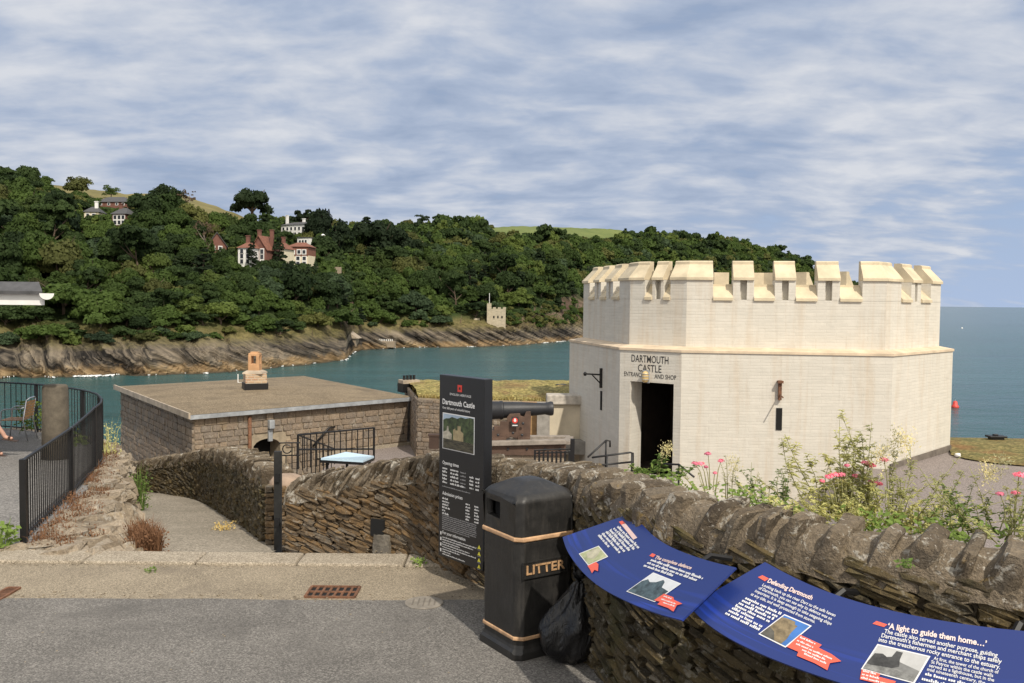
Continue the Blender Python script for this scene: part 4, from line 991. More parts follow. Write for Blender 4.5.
for i in range(NE):
    st, ms, en = LAY[i]; LL = (UPPER[(i+1) % NE]-UPPER[i]).length
    # corner merlon at the start of this edge
    pe = LAY[(i-1) % NE][2]; path = [epoint((i-1) % NE, pe), (UPPER[i], mitre(i)), epoint(i, st)]
    mb = MB(); sweep(mb, path, BODY); body = mb.build('merlon', paintbrick, tw, uv=True)
    mb = MB(); sweep(mb, path, CAP); mb.build('merlon_cap', painttrim, body)
    for (f0, f1) in ms:
        g_ = .075/LL; fm_ = (f0+f1)/2; mb = MB()
        sweep(mb, [epoint(i, f0), epoint(i, fm_-g_)], BODY); sweep(mb, [epoint(i, fm_+g_), epoint(i, f1)], BODY); sweep(mb, [epoint(i, fm_-g_*.98), epoint(i, fm_+g_*.98)], [(.16, zs_-.01), (.16, ze), (TH, ze), (TH, zs_-.01)])
        body = mb.build('merlon', paintbrick, tw, uv=True)
        mb = MB(); sweep(mb, [epoint(i, f0), epoint(i, f1)], CAP); mb.build('merlon_cap', painttrim, body)
    bounds = [st]+[x for m_ in ms for x in m_]+[en]
    for f0, f1 in zip(bounds[0::2], bounds[1::2]):
        e_ = .003/LL; mb = MB(); sweep(mb, [epoint(i, f0+e_), epoint(i, f1-e_)], SILL); mb.build('embrasure_sill', painttrim, tw)
uw.build('upper_wall', paintbrick, tw, uv=True)
pl_ = MB(); pv = [grow(p, .035) for p in LOWER]; pa, pb = pv[3], pv[4]; dd = (pb-pa).normalized(); nn = Vector((dd.y, -dd.x, 0))
pl_.slab([(pa.x, pa.y, -1.6), (pb.x, pb.y, -1.6), (pb.x, pb.y, -.98), (pa.x, pa.y, -1.02)], nn, .03); pl_.build('tarred_plinth', simple('tarred_base', (.16, .135, .11), .9, var=.35, scale=4), tw)
# face details
def slit(i, px, y0, y1, wpx):
    c0 = face_hit(px, (y0+y1)/2, i); a, b, d, n = edge_frame(LOWER, i); h = face_hit(px, y0, i).z-face_hit(px, y1, i).z; wd = wpx*c0.y/F*1.15
    mb = MB(); mb.box(c0+n*.004, (wd, .03, h), (d, n, (0, 0, 1))); o = mb.build('slit_window', dark, tw)
slit(2, 779, 408, 430, 5); slit(0, 601.5, 391, 410, 4)
a, b, d, n = edge_frame(LOWER, 2); c0 = face_hit(779.5, 390, 2); mb = MB(); mb.box(c0+n*.05, (.07, .1, .44), (d, n, (0, 0, 1))); mb.box(c0+n*.09+Vector((0, 0, .19)), (.12, .16, .05), (d, n, (0, 0, 1))); mb.tube([c0+n*.08+Vector((0, 0, -.1)), c0+n*.5+Vector((0, 0, -.12))], .015, 6); mb.build('rusty_hinge_pin', rust, tw)
a, b, d, n = edge_frame(LOWER, 0); c0 = face_hit(602, 378, 0); mb = MB(); mb.box(c0+n*.03, (.06, .06, .5), (d, n, (0, 0, 1)))
mb.tube([c0+Vector((0, 0, .08)), c0+n*.45+Vector((0, 0, .11))], .022, 6); mb.tube([c0+Vector((0, 0, -.18)), c0+n*.27+Vector((0, 0, .09))], .018, 6); mb.lathe(c0+n*.45+Vector((0, 0, .06)), (0, 0, 1), [(0, .03), (.06, .05), (.1, .02)], 8); mb.build('iron_wall_bracket', black_metal, tw)
a, b, d, n = edge_frame(LOWER, 1)
tx = MB()
for (s_, x0, x1, y0, y1, cap) in (('DARTMOUTH', 631.5, 668.5, 361.5, 364.2, .17), ('CASTLE', 638, 661.5, 371.2, 372.8, .17), ('ENTRANCE', 624.2, 643, 375.6, 377.2, .105), ('AND SHOP', 654.5, 676.2, 378.4, 380.0, .105)):
    put_text(tx, s_, face_hit(x0, y0, 1), face_hit(x1, y1, 1), (0, 0, 1), cap, n, .004, .006)
tx.build('painted_lettering', ink_black, tw, fix=False)
c0 = face_hit(646.5, 376.5, 1); lm_ = MB(); lm_.lathe(c0+Vector((0, 0, -.17))+n*.06, (0, 0, 1), [(.03, .03), (.05, .065), (.1, .08), (.22, .08), (.27, .065), (.3, .02)], 12)
lo_ = lm_.build('entrance_lamp', lampglass, tw, smooth=True); mb = MB(); mb.box(c0+n*.01, (.17, .03, .3), (d, n, (0, 0, 1)))
for z in (-.07, .0, .06): mb.lathe(c0+Vector((0, 0, z))+n*.06, (0, 0, 1), [(0, .09), (.012, .09)], 12)
mb.build('lamp_cage', lead, lo_)

# handrails by the tower door
def railset(name, label, runs, posts, r=.022, group=None, cat='handrail'):
    base = Vector(runs[0][0]); t_ = thing(name, (base.x, base.y, base.z-1), label, cat, group)
    for rn in runs: mb = MB(); mb.tube(rn, r, 8); mb.build('rail', black_metal, t_, smooth=True)
    for (p, h) in posts: mb = MB(); mb.tube([p, Vector(p)-Vector((0, 0, h))], r, 8); mb.build('post', black_metal, t_, smooth=True)
    return t_
a1, a2, a3 = P(588, 457, 21.0), P(606, 440.5, 21.6), P(610, 441, 21.6)
railset('stair_handrail', 'sloping black handrail with curled end against the tower wall left of the doorway', [[a1, a2, a3, P(610, 447, 21.6)]], [(a2, .9)])
a1, a2, a3 = P(592, 457.5, 19.6), P(630, 452.5, 19.9), P(633, 453, 19.9)
railset('stair_handrail', 'level black handrail on posts in front of the tower doorway', [[a1, a2, a3, P(633, 470, 19.9)], [P(592, 466, 19.6), P(631, 462, 19.9)]], [(P(607, 455, 19.7), .8), (P(632, 453, 19.9), .8)])
a1, a2, a3 = P(660, 464, 18.8), P(679, 464.5, 18.6), P(694, 477, 18.2)
railset('stair_handrail', 'black handrail bending down behind the wall at right of the doorway', [[a1, a2, a3]], [(P(679, 465, 18.6), .9)])

# ================================================================== THE BATTERY BUILDING
zr = HC-116.7/900*24.0
N0, L0, R0 = G(190, 415, zr), G(114.5, 386, zr), G(415.5, 396.5, zr); B0 = L0+R0-N0
N0, L0, R0, B0 = [Vector((p.x, p.y, 0)) for p in (N0, L0, R0, B0)]
bt = thing('battery_building', (N0.x, N0.y, -3.6), 'low stone gun battery building with wide flat roof, near the path', 'building')
cxy = (N0+L0+R0+B0)/4
ins = lambda p, g_: p+(cxy-p).normalized()*g_
rim = [N0, R0, B0, L0]
rp = MB(); rp.prism([(p.x, p.y) for p in rim], zr-.13, zr-.02); rp.build('roof_edge', lead, bt)
rp = MB(); rows = []
for i in range(16):
    rows.append([ins(N0, .06).lerp(ins(R0, .06), i/15).lerp(ins(L0, .06).lerp(ins(B0, .06), i/15), j/15)+Vector((0, 0, zr-.012+.14*math.sin(math.pi*i/15)*math.sin(math.pi*j/15))) for j in range(16)])
rp.grid(rows); rp.build('roof', felt, bt, smooth=True)
rp = MB(); dd = (L0-N0).normalized(); nn = Vector((-dd.y, dd.x, 0)); nn = nn if nn.dot(cxy-N0) < 0 else -nn
rp.box((N0+L0)/2+nn*.012+Vector((0, 0, zr-.03)), ((L0-N0).length, .05, .16), (dd, nn, (0, 0, 1))); rp.build('timber_verge', leadtop, bt)
wn, wr, wb, wlft = [ins(p, .28) for p in rim]
d = (wr-wn).normalized(); n = Vector((d.y, -d.x, 0)); n = n if n.dot(CAM-wn) > 0 else -n
bh = lambda px, py: HIT(px, py, wn, n)
wm_ = MB(); z1 = zr-.13; ZG = -4.2
u0, u1 = (bh(253.5, 450)-wn).dot(d), (bh(280.5, 450)-wn).dot(d); LF = (wr-wn).length; zsp = bh(267, 445).z; zap = bh(267, 438.5).z
pt2 = lambda s_, z, dep=0: (wn.x+d.x*s_-n.x*dep, wn.y+d.y*s_-n.y*dep, z)
wm_.quad(pt2(0, ZG), pt2(u0, ZG), pt2(u0, z1), pt2(0, z1)); wm_.quad(pt2(u1, ZG), pt2(LF, ZG), pt2(LF, z1), pt2(u1, z1))
arc = [(u0+(u1-u0)*k_/10, zsp+(zap-zsp)*math.sin(math.pi*k_/10)**.6) for k_ in range(11)]
for (a, b) in zip(arc, arc[1:]): wm_.quad(pt2(a[0], a[1]), pt2(b[0], b[1]), pt2(b[0], z1), pt2(a[0], z1)); wm_.quad(pt2(a[0], a[1]), pt2(a[0], a[1], .6), pt2(b[0], b[1], .6), pt2(b[0], b[1]))
wm_.quad(pt2(u0, ZG), pt2(u0, ZG, .6), pt2(u0, zsp, .6), pt2(u0, zsp)); wm_.quad(pt2(u1, ZG), pt2(u1, zsp), pt2(u1, zsp, .6), pt2(u1, ZG, .6))
wm_.build('front_wall', ashlar_mortar, bt, uv=True, fix=False)
fs = MB(); stone_face(fs, wn, d, n, LF, ZG, z1, (.12, .25), (.15, .55), skip=((u0-.05, u1+.05, ZG, zap+.12),), jit=.025); fs.build('front_stones', ashlar_m, bt, fix=False)
sm = MB(); pts = [wr, wb, wlft, wn]
for a, b in zip(pts, pts[1:]): sm.quad((a.x, a.y, ZG), (b.x, b.y, ZG), (b.x, b.y, z1), (a.x, a.y, z1))
sm.build('side_walls', ashlar_mortar, bt, uv=True, fix=False)
fs = MB(); ud = (wlft-wn).normalized(); un = Vector((-ud.y, ud.x, 0)); un = un if un.dot(CAM-wn) > 0 else -un; stone_face(fs, wn, ud, un, (wlft-wn).length, -3.2, z1, (.10, .24), (.14, .5), jit=.06); fs.build('side_stones', ashlar_m, bt, fix=False)
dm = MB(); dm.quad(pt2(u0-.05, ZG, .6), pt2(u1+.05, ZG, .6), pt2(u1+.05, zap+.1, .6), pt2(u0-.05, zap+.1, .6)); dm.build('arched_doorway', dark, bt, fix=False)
dp = MB(); c0 = bh(248.5, 416); dp.tube([c0+n*.07, c0+n*.07+Vector((0, 0, -2.4))], .055, 8); dp.build('downpipe', rust, bt, smooth=True)
c0 = bh(269.5, 424); mb = MB(); mb.box(c0+n*.1, (.17, .16, .26), (d, n, (0, 0, 1))); lb = mb.build('wall_lantern', lead, bt); mb = MB(); mb.box(c0+n*.04+Vector((0, 0, -.32)), (.13, .06, .34), (d, n, (0, 0, 1))); mb.build('bracket', lead, lb); bevel(lb, .03)
for (px, py, h_) in ((317.5, 429, .3), (372.5, 430.5, .36), (403, 431, .36)):
    c0 = bh(px, py); mb = MB(); mb.box(c0+n*.004, (.11, .03, h_), (d, n, (0, 0, 1))); mb.build('slit_window', dark, bt)
c0, c1 = bh(311, 446), bh(327, 427.5); mb = MB(); mb.tube([c0+n*.1, c1+n*.1, bh(333, 426.5)+n*.1], .03, 8); mb.build('handrail', black_metal, bt, smooth=True)
bp = MB(); c0 = bh(350, 448); bp.box(c0-n*0+Vector((0, 0, -.1))+n*.05+d*1.1, (4.6, .1, .14), (d, n, (0, 0, 1))); bp.build('stone_step', granite, bt)

def chimney(px, pyb, Y, w_, name, label):
    b = P(px, pyb, Y); return b, thing(name, tuple(b), label, 'chimney')
zt = zr
b = G(255, 391, zt+.05); s = b.y/F
ch = thing('chimney_stack', tuple(b), 'brick chimney with pale terracotta pot on the flat roof', 'chimney')
mb = MB(); mb.rot(b+Vector((0, 0, .13)), (23*s, 23*s, .30), .4); mb.build('lead_flashing', black_metal, ch)
mb = MB(); mb.rot(b+Vector((0, 0, .42)), (20.5*s, 20.5*s, .34), .4); mb.build('brick_stack', brickred, ch, uv=True)
mb = MB(); v = []; wq = 19*s; 
for (z, w_) in ((.59, 20*s), (.64, 19*s), (.70, 13*s)): v += [(b+Vector((x, y, z))).to_tuple() for x, y in ((-w_/2, -w_/2), (w_/2, -w_/2), (w_/2, w_/2), (-w_/2, w_/2))]
mb.add(v, [(i*4+j, i*4+(j+1) % 4, (i+1)*4+(j+1) % 4, (i+1)*4+j) for i in range(2) for j in range(4)]+[(8, 9, 10, 11)]); mb.build('mortar_flaunching', leadtop, ch)
mb = MB(); w2 = 11*s; hp = (372-353.5)*s
for sx_ in (-1, 1):
    for sy_ in (-1, 1): mb.box(b+Vector((sx_*w2*.36, sy_*w2*.36, .68+hp*.42)), (w2*.28, w2*.28, hp*.84))
mb.box(b+Vector((0, 0, .68+hp*.2)), (w2*.98, w2*.98, hp*.38)); mb.box(b+Vector((0, 0, .68+hp*.88)), (w2*.96, w2*.96, hp*.16)); mb.box(b+Vector((0, 0, .68+hp*.99)), (w2*.7, w2*.7, hp*.08))
bevel(mb.build('chimney_pot', terracotta, ch), .02)
b = G(409, 391.5, zt); s = b.y/F
ch = thing('chimney_stack', tuple(b), 'short dark chimney with a row of small black pots at roof corner', 'chimney')
mb = MB(); mb.rot(b+Vector((0, 0, .14)), (19*s, .5, .30), .5); mb.build('lead_flashing', black_metal, ch)
mb = MB(); mb.rot(b+Vector((0, 0, .34)), (18*s, .48, .13), .5); mb.build('cap_slab', leadtop, ch)
for i in range(4):
    mb = MB(); p = b+Vector((math.cos(.5)*(i-1.5)*.12, math.sin(.5)*(i-1.5)*.12, .4)); mb.lathe(p, (0, 0, 1), [(0, .05), (.12, .042), (.14, .05), (.16, .05)], 8); mb.build('chimney_pot', black_metal, ch)
b = G(238, 384, zt+.03); mb = MB(); mb.tube([b, b+Vector((0, 0, .36))], .02, 6); mb.tube([b+Vector((0, 0, .04)), b+Vector((.25, .02, .04))], .02, 6)
tag(mb.build('vent_pipe', white_paint, origin=b), 'thin white vent pipe just left of the brick chimney', 'pipe')

# turf covered battery behind the sign
zt2 = -.42
K = [Vector((-2.78, 26.9, zt2)), G(440, 399.5, zt2), G(545, 401.5, zt2), Vector((3.2, 25.6, zt2))]; KB = [Vector((-3.75, 31.8, zt2)), G(440, 381, zt2), G(560, 382, zt2), Vector((3.6, 33.6, zt2))]
tb = thing('turf_topped_battery', (0, 26, -2), 'stone gun battery topped with dry yellow turf behind the black sign', 'battery')
mb = MB(); rows = []; A1, A2 = Line(K), Line(KB)
for i in range(60):
    a = A1.at(A1.L*i/59); b = A2.at(A2.L*i/59)
    rows.append([a.lerp(b, j/24)+Vector((0, 0, (.02+.16*(j/24)*(1-j/24)*4+.10*noise.noise(a.lerp(b, j/24)*1.3)+.05*noise.noise(a.lerp(b, j/24)*4)) if 0 < j else -.05*random.random())) for j in range(25)])
mb.grid(rows); mb.build('turf_top', turf_m, tb, smooth=True)
mb = MB()
F0 = [Vector((-3.0, 25.2, 0)), Vector((-2.75, 24.9, 0))]
bw_ = [Vector((-2.8, 26.9, zt2)), G(440, 399.5, zt2), G(545, 402, zt2), Vector((3.2, 25.6, zt2))]
for a, b in zip(bw_, bw_[1:]): mb.quad((a.x, a.y-.02, -4), (b.x, b.y-.02, -4), (b.x, b.y-.02, zt2+.02), (a.x, a.y-.02, zt2+.02))
mb.quad((bw_[0].x, bw_[0].y, -4), (KB[0].x, KB[0].y, -4), (KB[0].x, KB[0].y, zt2), (bw_[0].x, bw_[0].y, zt2)); mb.quad((KB[3].x, KB[3].y, -4), (KB[0].x, KB[0].y, -4), (KB[0].x, KB[0].y, zt2), (KB[3].x, KB[3].y, zt2))
mb.build('retaining_wall', ashlar_mortar, tb, uv=True, fix=False)
fs = MB()
for a, b in [(KB[0], bw_[0])]+list(zip(bw_, bw_[1:])):
    ud = (b-a).normalized(); un = Vector((ud.y, -ud.x, 0)); stone_face(fs, (a.x, a.y-.02, 0), ud, un, (b-a).length, -2.6, zt2-.02, (.07, .17), (.12, .4), jit=.06)
fs.build('wall_stones', ashlar_m, tb, fix=False)
gm = MB()
for i in range(1800):
    u = random.random(); v_ = random.random()**2; p = A1.at(A1.L*u).lerp(A2.at(A2.L*u), v_*.9); a = random.random()*6.28; h_ = random.uniform(.0, .10); w_ = .02
    c_, s_2 = math.cos(a), math.sin(a); gm.add([(p.x-w_*c_, p.y-w_*s_2, p.z), (p.x+w_*c_, p.y+w_*s_2, p.z), (p.x+random.uniform(-.08, .08), p.y+random.uniform(-.08, .08), p.z+.06+h_)], [(0, 1, 2)])
g_ = gm.build('dry_grass', leaf('dry_grass', (.19, .15, .055), .35, .2), tb, fix=False); g_['kind'] = 'stuff'
mb = MB(); b = G(578, 382.5, zt2+.15); b = G(561, 386.8, zt2+.1); mb.box(b+Vector((0, 0, .05)), (.34, .3, .08)); mb.box(b+Vector((0, 0, .0)), (.22, .2, .1)); tag(mb.build('ground_light', black_metal, origin=b), 'small black low fitting lying on the yellow turf edge', 'light')
mb = MB(); b = P(434, 448, 24.6); mb.box(b+Vector((0, 0, .17)), (.26, .2, .36)); mb.box(b+Vector((0, 0, .36)), (.32, .24, .05)); tag(mb.build('bin_box', simple('brown_box', (.06, .035, .025), .7), origin=b), 'small dark brown box against the stone wall left of the sign', 'box')

# pale rendered parapet wall left of the tower
cw = MB(); zt3 = HC-(395.5-302)/900*24.6
cw.box((2.2, 24.9, (zt3-4)/2), (2.4, .5, zt3+4)); pw = thing('parapet_wall', (2.2, 24.9, -2), 'pale rendered parapet wall joining the left side of the tower', 'wall')
cw.build('rendered_wall', concrete_m, pw); mb = MB(); mb.box((2.2, 24.85, zt3-.12), (2.46, .62, .26)); bevel(mb.build('mottled_capping', simple('mottled_cap', (.46, .42, .36), .9, var=.3, scale=6), pw), .03)
mb = MB(); bb = P(545, 430, 24.3); mb.box((bb.x-.05, 24.45, -1.3), (.34, .5, 2.1)); mb.build('grey_pier', simple('grey_pier', (.30, .28, .25), .9, var=.25), pw)
mb = MB(); mb.box((bb.x-.42, 24.62, -1.3), (.4, .3, 2.1)); mb.build('ochre_pier', simple('ochre_stone', (.36, .22, .10), .9, var=.3, scale=6, bump=.4), pw)
mb = MB(); mb.box((bb.x+1.0, 24.35, -1.42), (1.7, .5, .35)); mb.build('grey_plinth', simple('grey_plinth', (.22, .21, .19), .9, var=.25), pw)

# ================================================================== THE CANNON
YC = 21.0; mz = P(553, 408.5, YC); br = P(470, 411, YC-.2); ax = (mz-br).normalized()
cn = thing('cannon', tuple(P(510, 452, YC)), 'black iron cannon on stepped brown wooden carriage behind the black sign', 'cannon')
Lc = (mz-br).length; mb = MB(); k_ = YC/F
mb.lathe(br, ax, [(-.32, .02), (-.26, .075), (-.2, .04), (-.14, .06), (-.08, .2), (0, .245), (.06, .25), (.08, .225), (Lc*.35, .205), (Lc*.36, .215), (Lc*.39, .215), (Lc*.4, .19), (Lc*.62, .175), (Lc*.9, .135), (Lc*.93, .15), (Lc*.97, .168), (Lc*.995, .16), (Lc, .145), (Lc, .09), (Lc*.9, .085)], 28)
bar = mb.build('barrel', iron, cn); bar.data.polygons.foreach_set('use_smooth', [True]*len(bar.data.polygons)); md = bar.modifiers.new('EdgeSplit', 'EDGE_SPLIT'); md.split_angle = R(40)
def cheek(dy):
    sil = [(480, 441), (480, 436), (488, 436), (488, 430.5), (494, 430.5), (494, 426), (500, 426), (500, 421.5), (507, 421.5), (507, 417.5), (509.5, 414), (520, 413.5), (520.5, 416), (524, 417), (526, 412), (530.5, 411.5), (531, 416), (530, 442), (518, 442), (516, 438.5), (511, 437), (507, 438.5), (505, 442)]
    pts = [P(x, y, YC+dy) for x, y in sil]
    mb = MB(); mb.slab(pts, (0, -1, 0), .11); return mb
for dy in (-.32, .34): bevel(cheek(dy).build('carriage_cheek', carriage_m, cn), .008)
mb = MB(); 
for px in (496, 522): b = P(px, 432, YC); mb.box(b, (.16, .6, .16))
mb.build('transom', carriage_m, cn)
mb = MB(); b = P(505.5, 440, YC-.4); mb.box(P(497.5, 440.2, YC-.38), (.40, .12, .14)); mb.box(P(524, 440.5, YC-.38), (.28, .12, .16)); mb.build('truck_block', carriage_m, cn)
for (px, py) in ((498, 435), (513, 433), (523, 423.5), (522, 435)):
    mb = MB(); mb.lathe(P(px, py, YC-.43), (0, -1, 0), [(0, .035), (.02, .03), (.03, .01)], 8); mb.build('bolt_head', iron, cn)
c0 = P(515, 421.8, YC-.435); mb = MB(); mb.box(c0, (.165, .012, .235)); nt = mb.build('notice_plate', ink_black, cn)
mb = MB(); mb.lathe(c0+Vector((0, -.006, .03)), (0, -1, 0), [(0, .066), (.004, .066)], 20); mb.build('red_roundel', ink_red, nt)
mb = MB(); mb.lathe(c0+Vector((0, -.0105, .03)), (0, -1, 0), [(0, .030), (.003, .030)], 14); mb.box(c0+Vector((-.012, -.013, .055)), (.02, .004, .05)); mb.box(c0+Vector((.012, -.013, .055)), (.018, .004, .046)); mb.build('white_hand_symbol', ink_white, nt)
mb = MB(); mb.box(c0+Vector((0, -.007, -.082)), (.12, .004, .022)); mb.build('white_caption', ink_white, nt)
# traversing platform
pf = thing('gun_platform', tuple(P(520, 456, YC)), 'low timber gun platform under the cannon carriage', 'platform')
a, b, c, d4 = P(478, 443.5, YC-.55), P(566, 441.5, YC-.55), P(570, 437.8, YC+1.1), P(486, 437.5, YC+1.1)
def board(p, q_, w_, h_, nm, mt):
    mb = MB(); u = (q_-p).normalized(); v_ = Vector((0, 0, 1)); mb.box((p+q_)/2, ((q_-p).length, w_, h_), (u, u.cross(v_).normalized(), v_)); return bevel(mb.build(nm, mt, pf), .01)
board(a, b, .22, .10, 'edge_beam', deckwood); board(d4, c, .22, .10, 'edge_beam', deckwood); board(P(566, 443, YC-.5), c, .18, .08, 'end_beam', deckwood)
for i in range(5): board(P(486+i*19, 441.8, YC-.1)+Vector((0, -.2, 0)), P(489+i*19, 440, YC+.6), .2, .05, 'deck_plank', deckwood)
mb = MB(); b_ = P(522, 449.3, YC-.5); mb.box(b_, (2.0, .12, .25)); mb.build('brown_skirting', carriage_m, pf)
for px in (490, 508, 527, 545, 560): mb = MB(); mb.lathe(P(px, 449, YC-.57), (0, -1, 0), [(0, .03), (.02, .025)], 8); mb.build('bolt_head', iron, pf)
mb = MB(); mb.box(P(520, 457, YC+.2)-Vector((0, 0, .3)), (2.0, 1.4, 1.1)); mb.build('stone_base', rubblebrick, pf, uv=True)
# low black railing right of the platform
Yq = 19.6; rl = thing('low_railing', tuple(P(555, 462, Yq)), 'low black iron railing with square end post beside the gun platform', 'railing')
for y in (449.5, 452.5): mb = MB(); mb.tube([P(534, y+.8, Yq), P(573, y-.6, Yq+.2)], .018, 6); mb.build('rail', black_metal, rl)
for i in range(9):
    mb = MB(); p = P(535+i*4.3, 450.2, Yq); mb.box(p+Vector((0, 0, -.17)), (.045, .03, .3)); mb.build('baluster', black_metal, rl)
mb = MB(); p = P(572.5, 440, Yq+.2); mb.box(p+Vector((0, 0, -.5)), (.09, .09, 1.05)); mb.build('end_post', black_metal, rl)

# stairwell railing and gate in front of the battery
Yr = 19.5; sr = thing('stairwell_railing', tuple(P(336, 470, Yr)), 'black upright bar railing round the stairwell below the battery wall', 'railing')
A, B = P(298, 435, Yr), P(374, 427.5, Yr+1.7)
for (y0, y1) in ((435, 427.8), (449.5, 449)): mb = MB(); mb.tube([P(298, y0, Yr), P(374, y1, Yr+1.7)], .02, 6); mb.build('rail', black_metal, sr)
for i in range(14):
    f_ = i/13; p = A.lerp(B, f_); mb = MB(); mb.tube([p, p-Vector((0, 0, .75))], .013 if 0 < i < 13 else .028, 6); mb.build('baluster', black_metal, sr)
C_ = P(335, 449, Yr+2.6)
mb = MB(); mb.tube([A, C_], .02, 6); mb.build('rail', black_metal, sr)
for i in range(1, 9): p = A.lerp(C_, i/9); mb = MB(); mb.tube([p, p-Vector((0, 0, .75))], .013, 6); mb.build('baluster', black_metal, sr)
gt = thing('iron_gate', tuple(P(288, 472, 17.5)), 'low black iron gate with a scroll beside the rounded wall end', 'gate')
mb = MB(); c0 = P(287, 449, 17.5); mb.tube([c0+Vector((math.cos(a)*.085, 0, math.sin(a)*.085)) for a in np.linspace(.6, 5.9, 16)], .012, 6); mb.build('scroll', black_metal, gt)
for y in (443, 455.5): mb = MB(); mb.tube([P(279, y, 17.5), P(300, y-.3, 17.7)], .014, 6); mb.build('rail', black_metal, gt)
for px in (281, 286, 292, 297): mb = MB(); mb.tube([P(px, 443 if px > 290 else 455, 17.5), P(px, 474, 17.5)], .012, 6); mb.build('bar', black_metal, gt)

# sloping display board beyond the wall, reflected sky painted into its colour
Yd = 14.2; dn = thing('display_board', (P(347, 455, Yd).x, Yd, -1.6), 'sloping display board just above the slate coping, reflected sky in its pale blue colour', 'display board')
pts = [P(321, 458, Yd-.3), P(363, 460.5, Yd-.4), P(374, 456, Yd+.3), P(346, 453, Yd+.35)]
pts[3].z += .02; nrm = (pts[1]-pts[0]).cross(pts[3]-pts[0]).normalized(); mb = MB(); mb.slab(pts, nrm, .03); mb.build('panel', skypanel, dn)
mb = MB(); mb.slab([p-nrm*.031+(p-sum(pts, Vector())/4)*.03 for p in pts], nrm, .04); mb.build('frame', black_metal, dn)
for p in (pts[0], pts[1], pts[2], pts[3]): mb = MB(); q_ = p.lerp(sum(pts, Vector())/4, .2); mb.tube([q_-Vector((0, 0, .05)), Vector((q_.x, q_.y, -2.2))], .025, 6); mb.build('leg', black_metal, dn)

# ================================================================== WALLS OF THE ROADSIDE
rubble_wall('roadside_wall', BACK, .36, -.75, 'long slate rubble wall with leaning coping stones running behind the litter bin', 'wall', slate_lit,
            course=(.026, .058), slen=(.10, .32), slant=17, cope=(.03, .075), cope_h=.30, lean=24, cope_grow=lambda x: 1+.75*min(1, max(0, (x-2.2)/2.4)), split=2.9, face_mat2=slate_shaded)
LEFTW = [(-10.9, 21.2, -1.65), (-9.8, 20.75, -1.42), (-8.7, 20.0, -1.20), (-7.55, 19.1, -.86), (-6.4, 17.9, -.55), (-5.5, 16.2, -.18), (-4.85, 14.8, .05), (-4.0, 12.96, .33), (-3.4, 11.7, .42), (-2.98, 10.72, .50)]
LB = []
tmp = Line(LEFTW)
for i, p in enumerate(LEFTW):
    n = tmp.nrm(tmp.d[i]); LB.append((p[0]-n.x*.34, p[1]-n.y*.34, p[2]))
rubble_wall('path_parapet', LB, .34, -2.6, 'curved slate parapet wall along the sloping path, ending in a pier', 'wall', slate_shaded,
            course=(.03, .06), slen=(.08, .24), slant=5, cope=(.03, .07), cope_h=.30, lean=32)
pr_ = thing('wall_pier', (-2.66, 10.6, -.5), 'stone pier with rounded pinkish rendered top at the end of the curved parapet', 'pier')
fs = MB(); z = -.75
while z < .30:
    h_ = random.uniform(.05, .11); x = -2.86
    while x < -2.46:
        L_ = random.uniform(.08, .2); fs.stone((min(x+L_/2, -2.5), 10.43, z+h_/2), (L_/2, .07, h_/2*.95), ((1, 0, 0), (0, -1, 0), (0, 0, 1)), 2, 6, .09); x += L_
    z += h_
fs.build('face_stones', slate_lit, pr_, fix=False)
mb = MB(); mb.box((-2.66, 10.64, -.25), (.38, .36, 1.15)); mb.build('mortar_core', mortar_m, pr_)
mb = MB(); mb.stone((-2.66, 10.62, .31), (.20, .21, .12), ((1, 0, 0), (0, 1, 0), (0, 0, 1)), 3, 2.6, .015); mb.build('rounded_top', simple('pink_render', (.34, .25, .185), .9, var=.2, scale=8, bump=.3), pr_, smooth=True)
gp = thing('gate_post', (P(278, 553, 9.95).x, 9.95, -.35), 'flat black metal gate post standing before the pink topped pier', 'gate post')
mb = MB(); p0, p1 = P(278, 555, 9.95), P(278, 455.5, 9.95); mb.box((p0+p1)/2, (.082, .05, p1.z-p0.z+.1)); bevel(mb.build('post', simple('chipped_black_paint', (.014, .014, .013), .6, var=.5, scale=14), gp), .006)
for f_ in (.34, .78): mb = MB(); mb.box(p0.lerp(p1, f_)+Vector((0, -.035, 0)), (.05, .03, .09)); mb.build('hinge', black_metal, gp)
# small arched niche with a stone sill in the wall foot
nb = thing('wall_recess', (P(380, 555, 9.0).x, 8.7, -.2), 'small square hole with pale stone block low in the roadside wall', 'wall recess')
ln = Line(smoothline(BACK, 2)); xx = min((abs((ln.at(x)+ln.nrm(x)*.36).x/(ln.at(x)+ln.nrm(x)*.36).y - bearing(381)), x) for x in np.arange(0, 3, .02))[1]
pp = ln.at(xx)+ln.nrm(xx)*.375; n_ = ln.nrm(xx); d_ = ln.tan(xx)
za, zb_ = P(381, 519, pp.y).z, P(381, 548, pp.y).z
mb = MB(); mb.box(Vector((pp.x, pp.y, za-.09))-d_*.02, (.15, .03, .17), (d_, n_, (0, 0, 1))); mb.build('dark_opening', dark, nb)
mb = MB(); mb.stone(Vector((pp.x, pp.y, za-.30))+d_*.03-n_*.02, (.10, .05, .16), (d_, n_, (0, 0, 1)), 3, 9, .03); mb.build('pale_block', simple('pale_block', (.17, .15, .12), .9, var=.45, scale=14, bump=.6), nb)

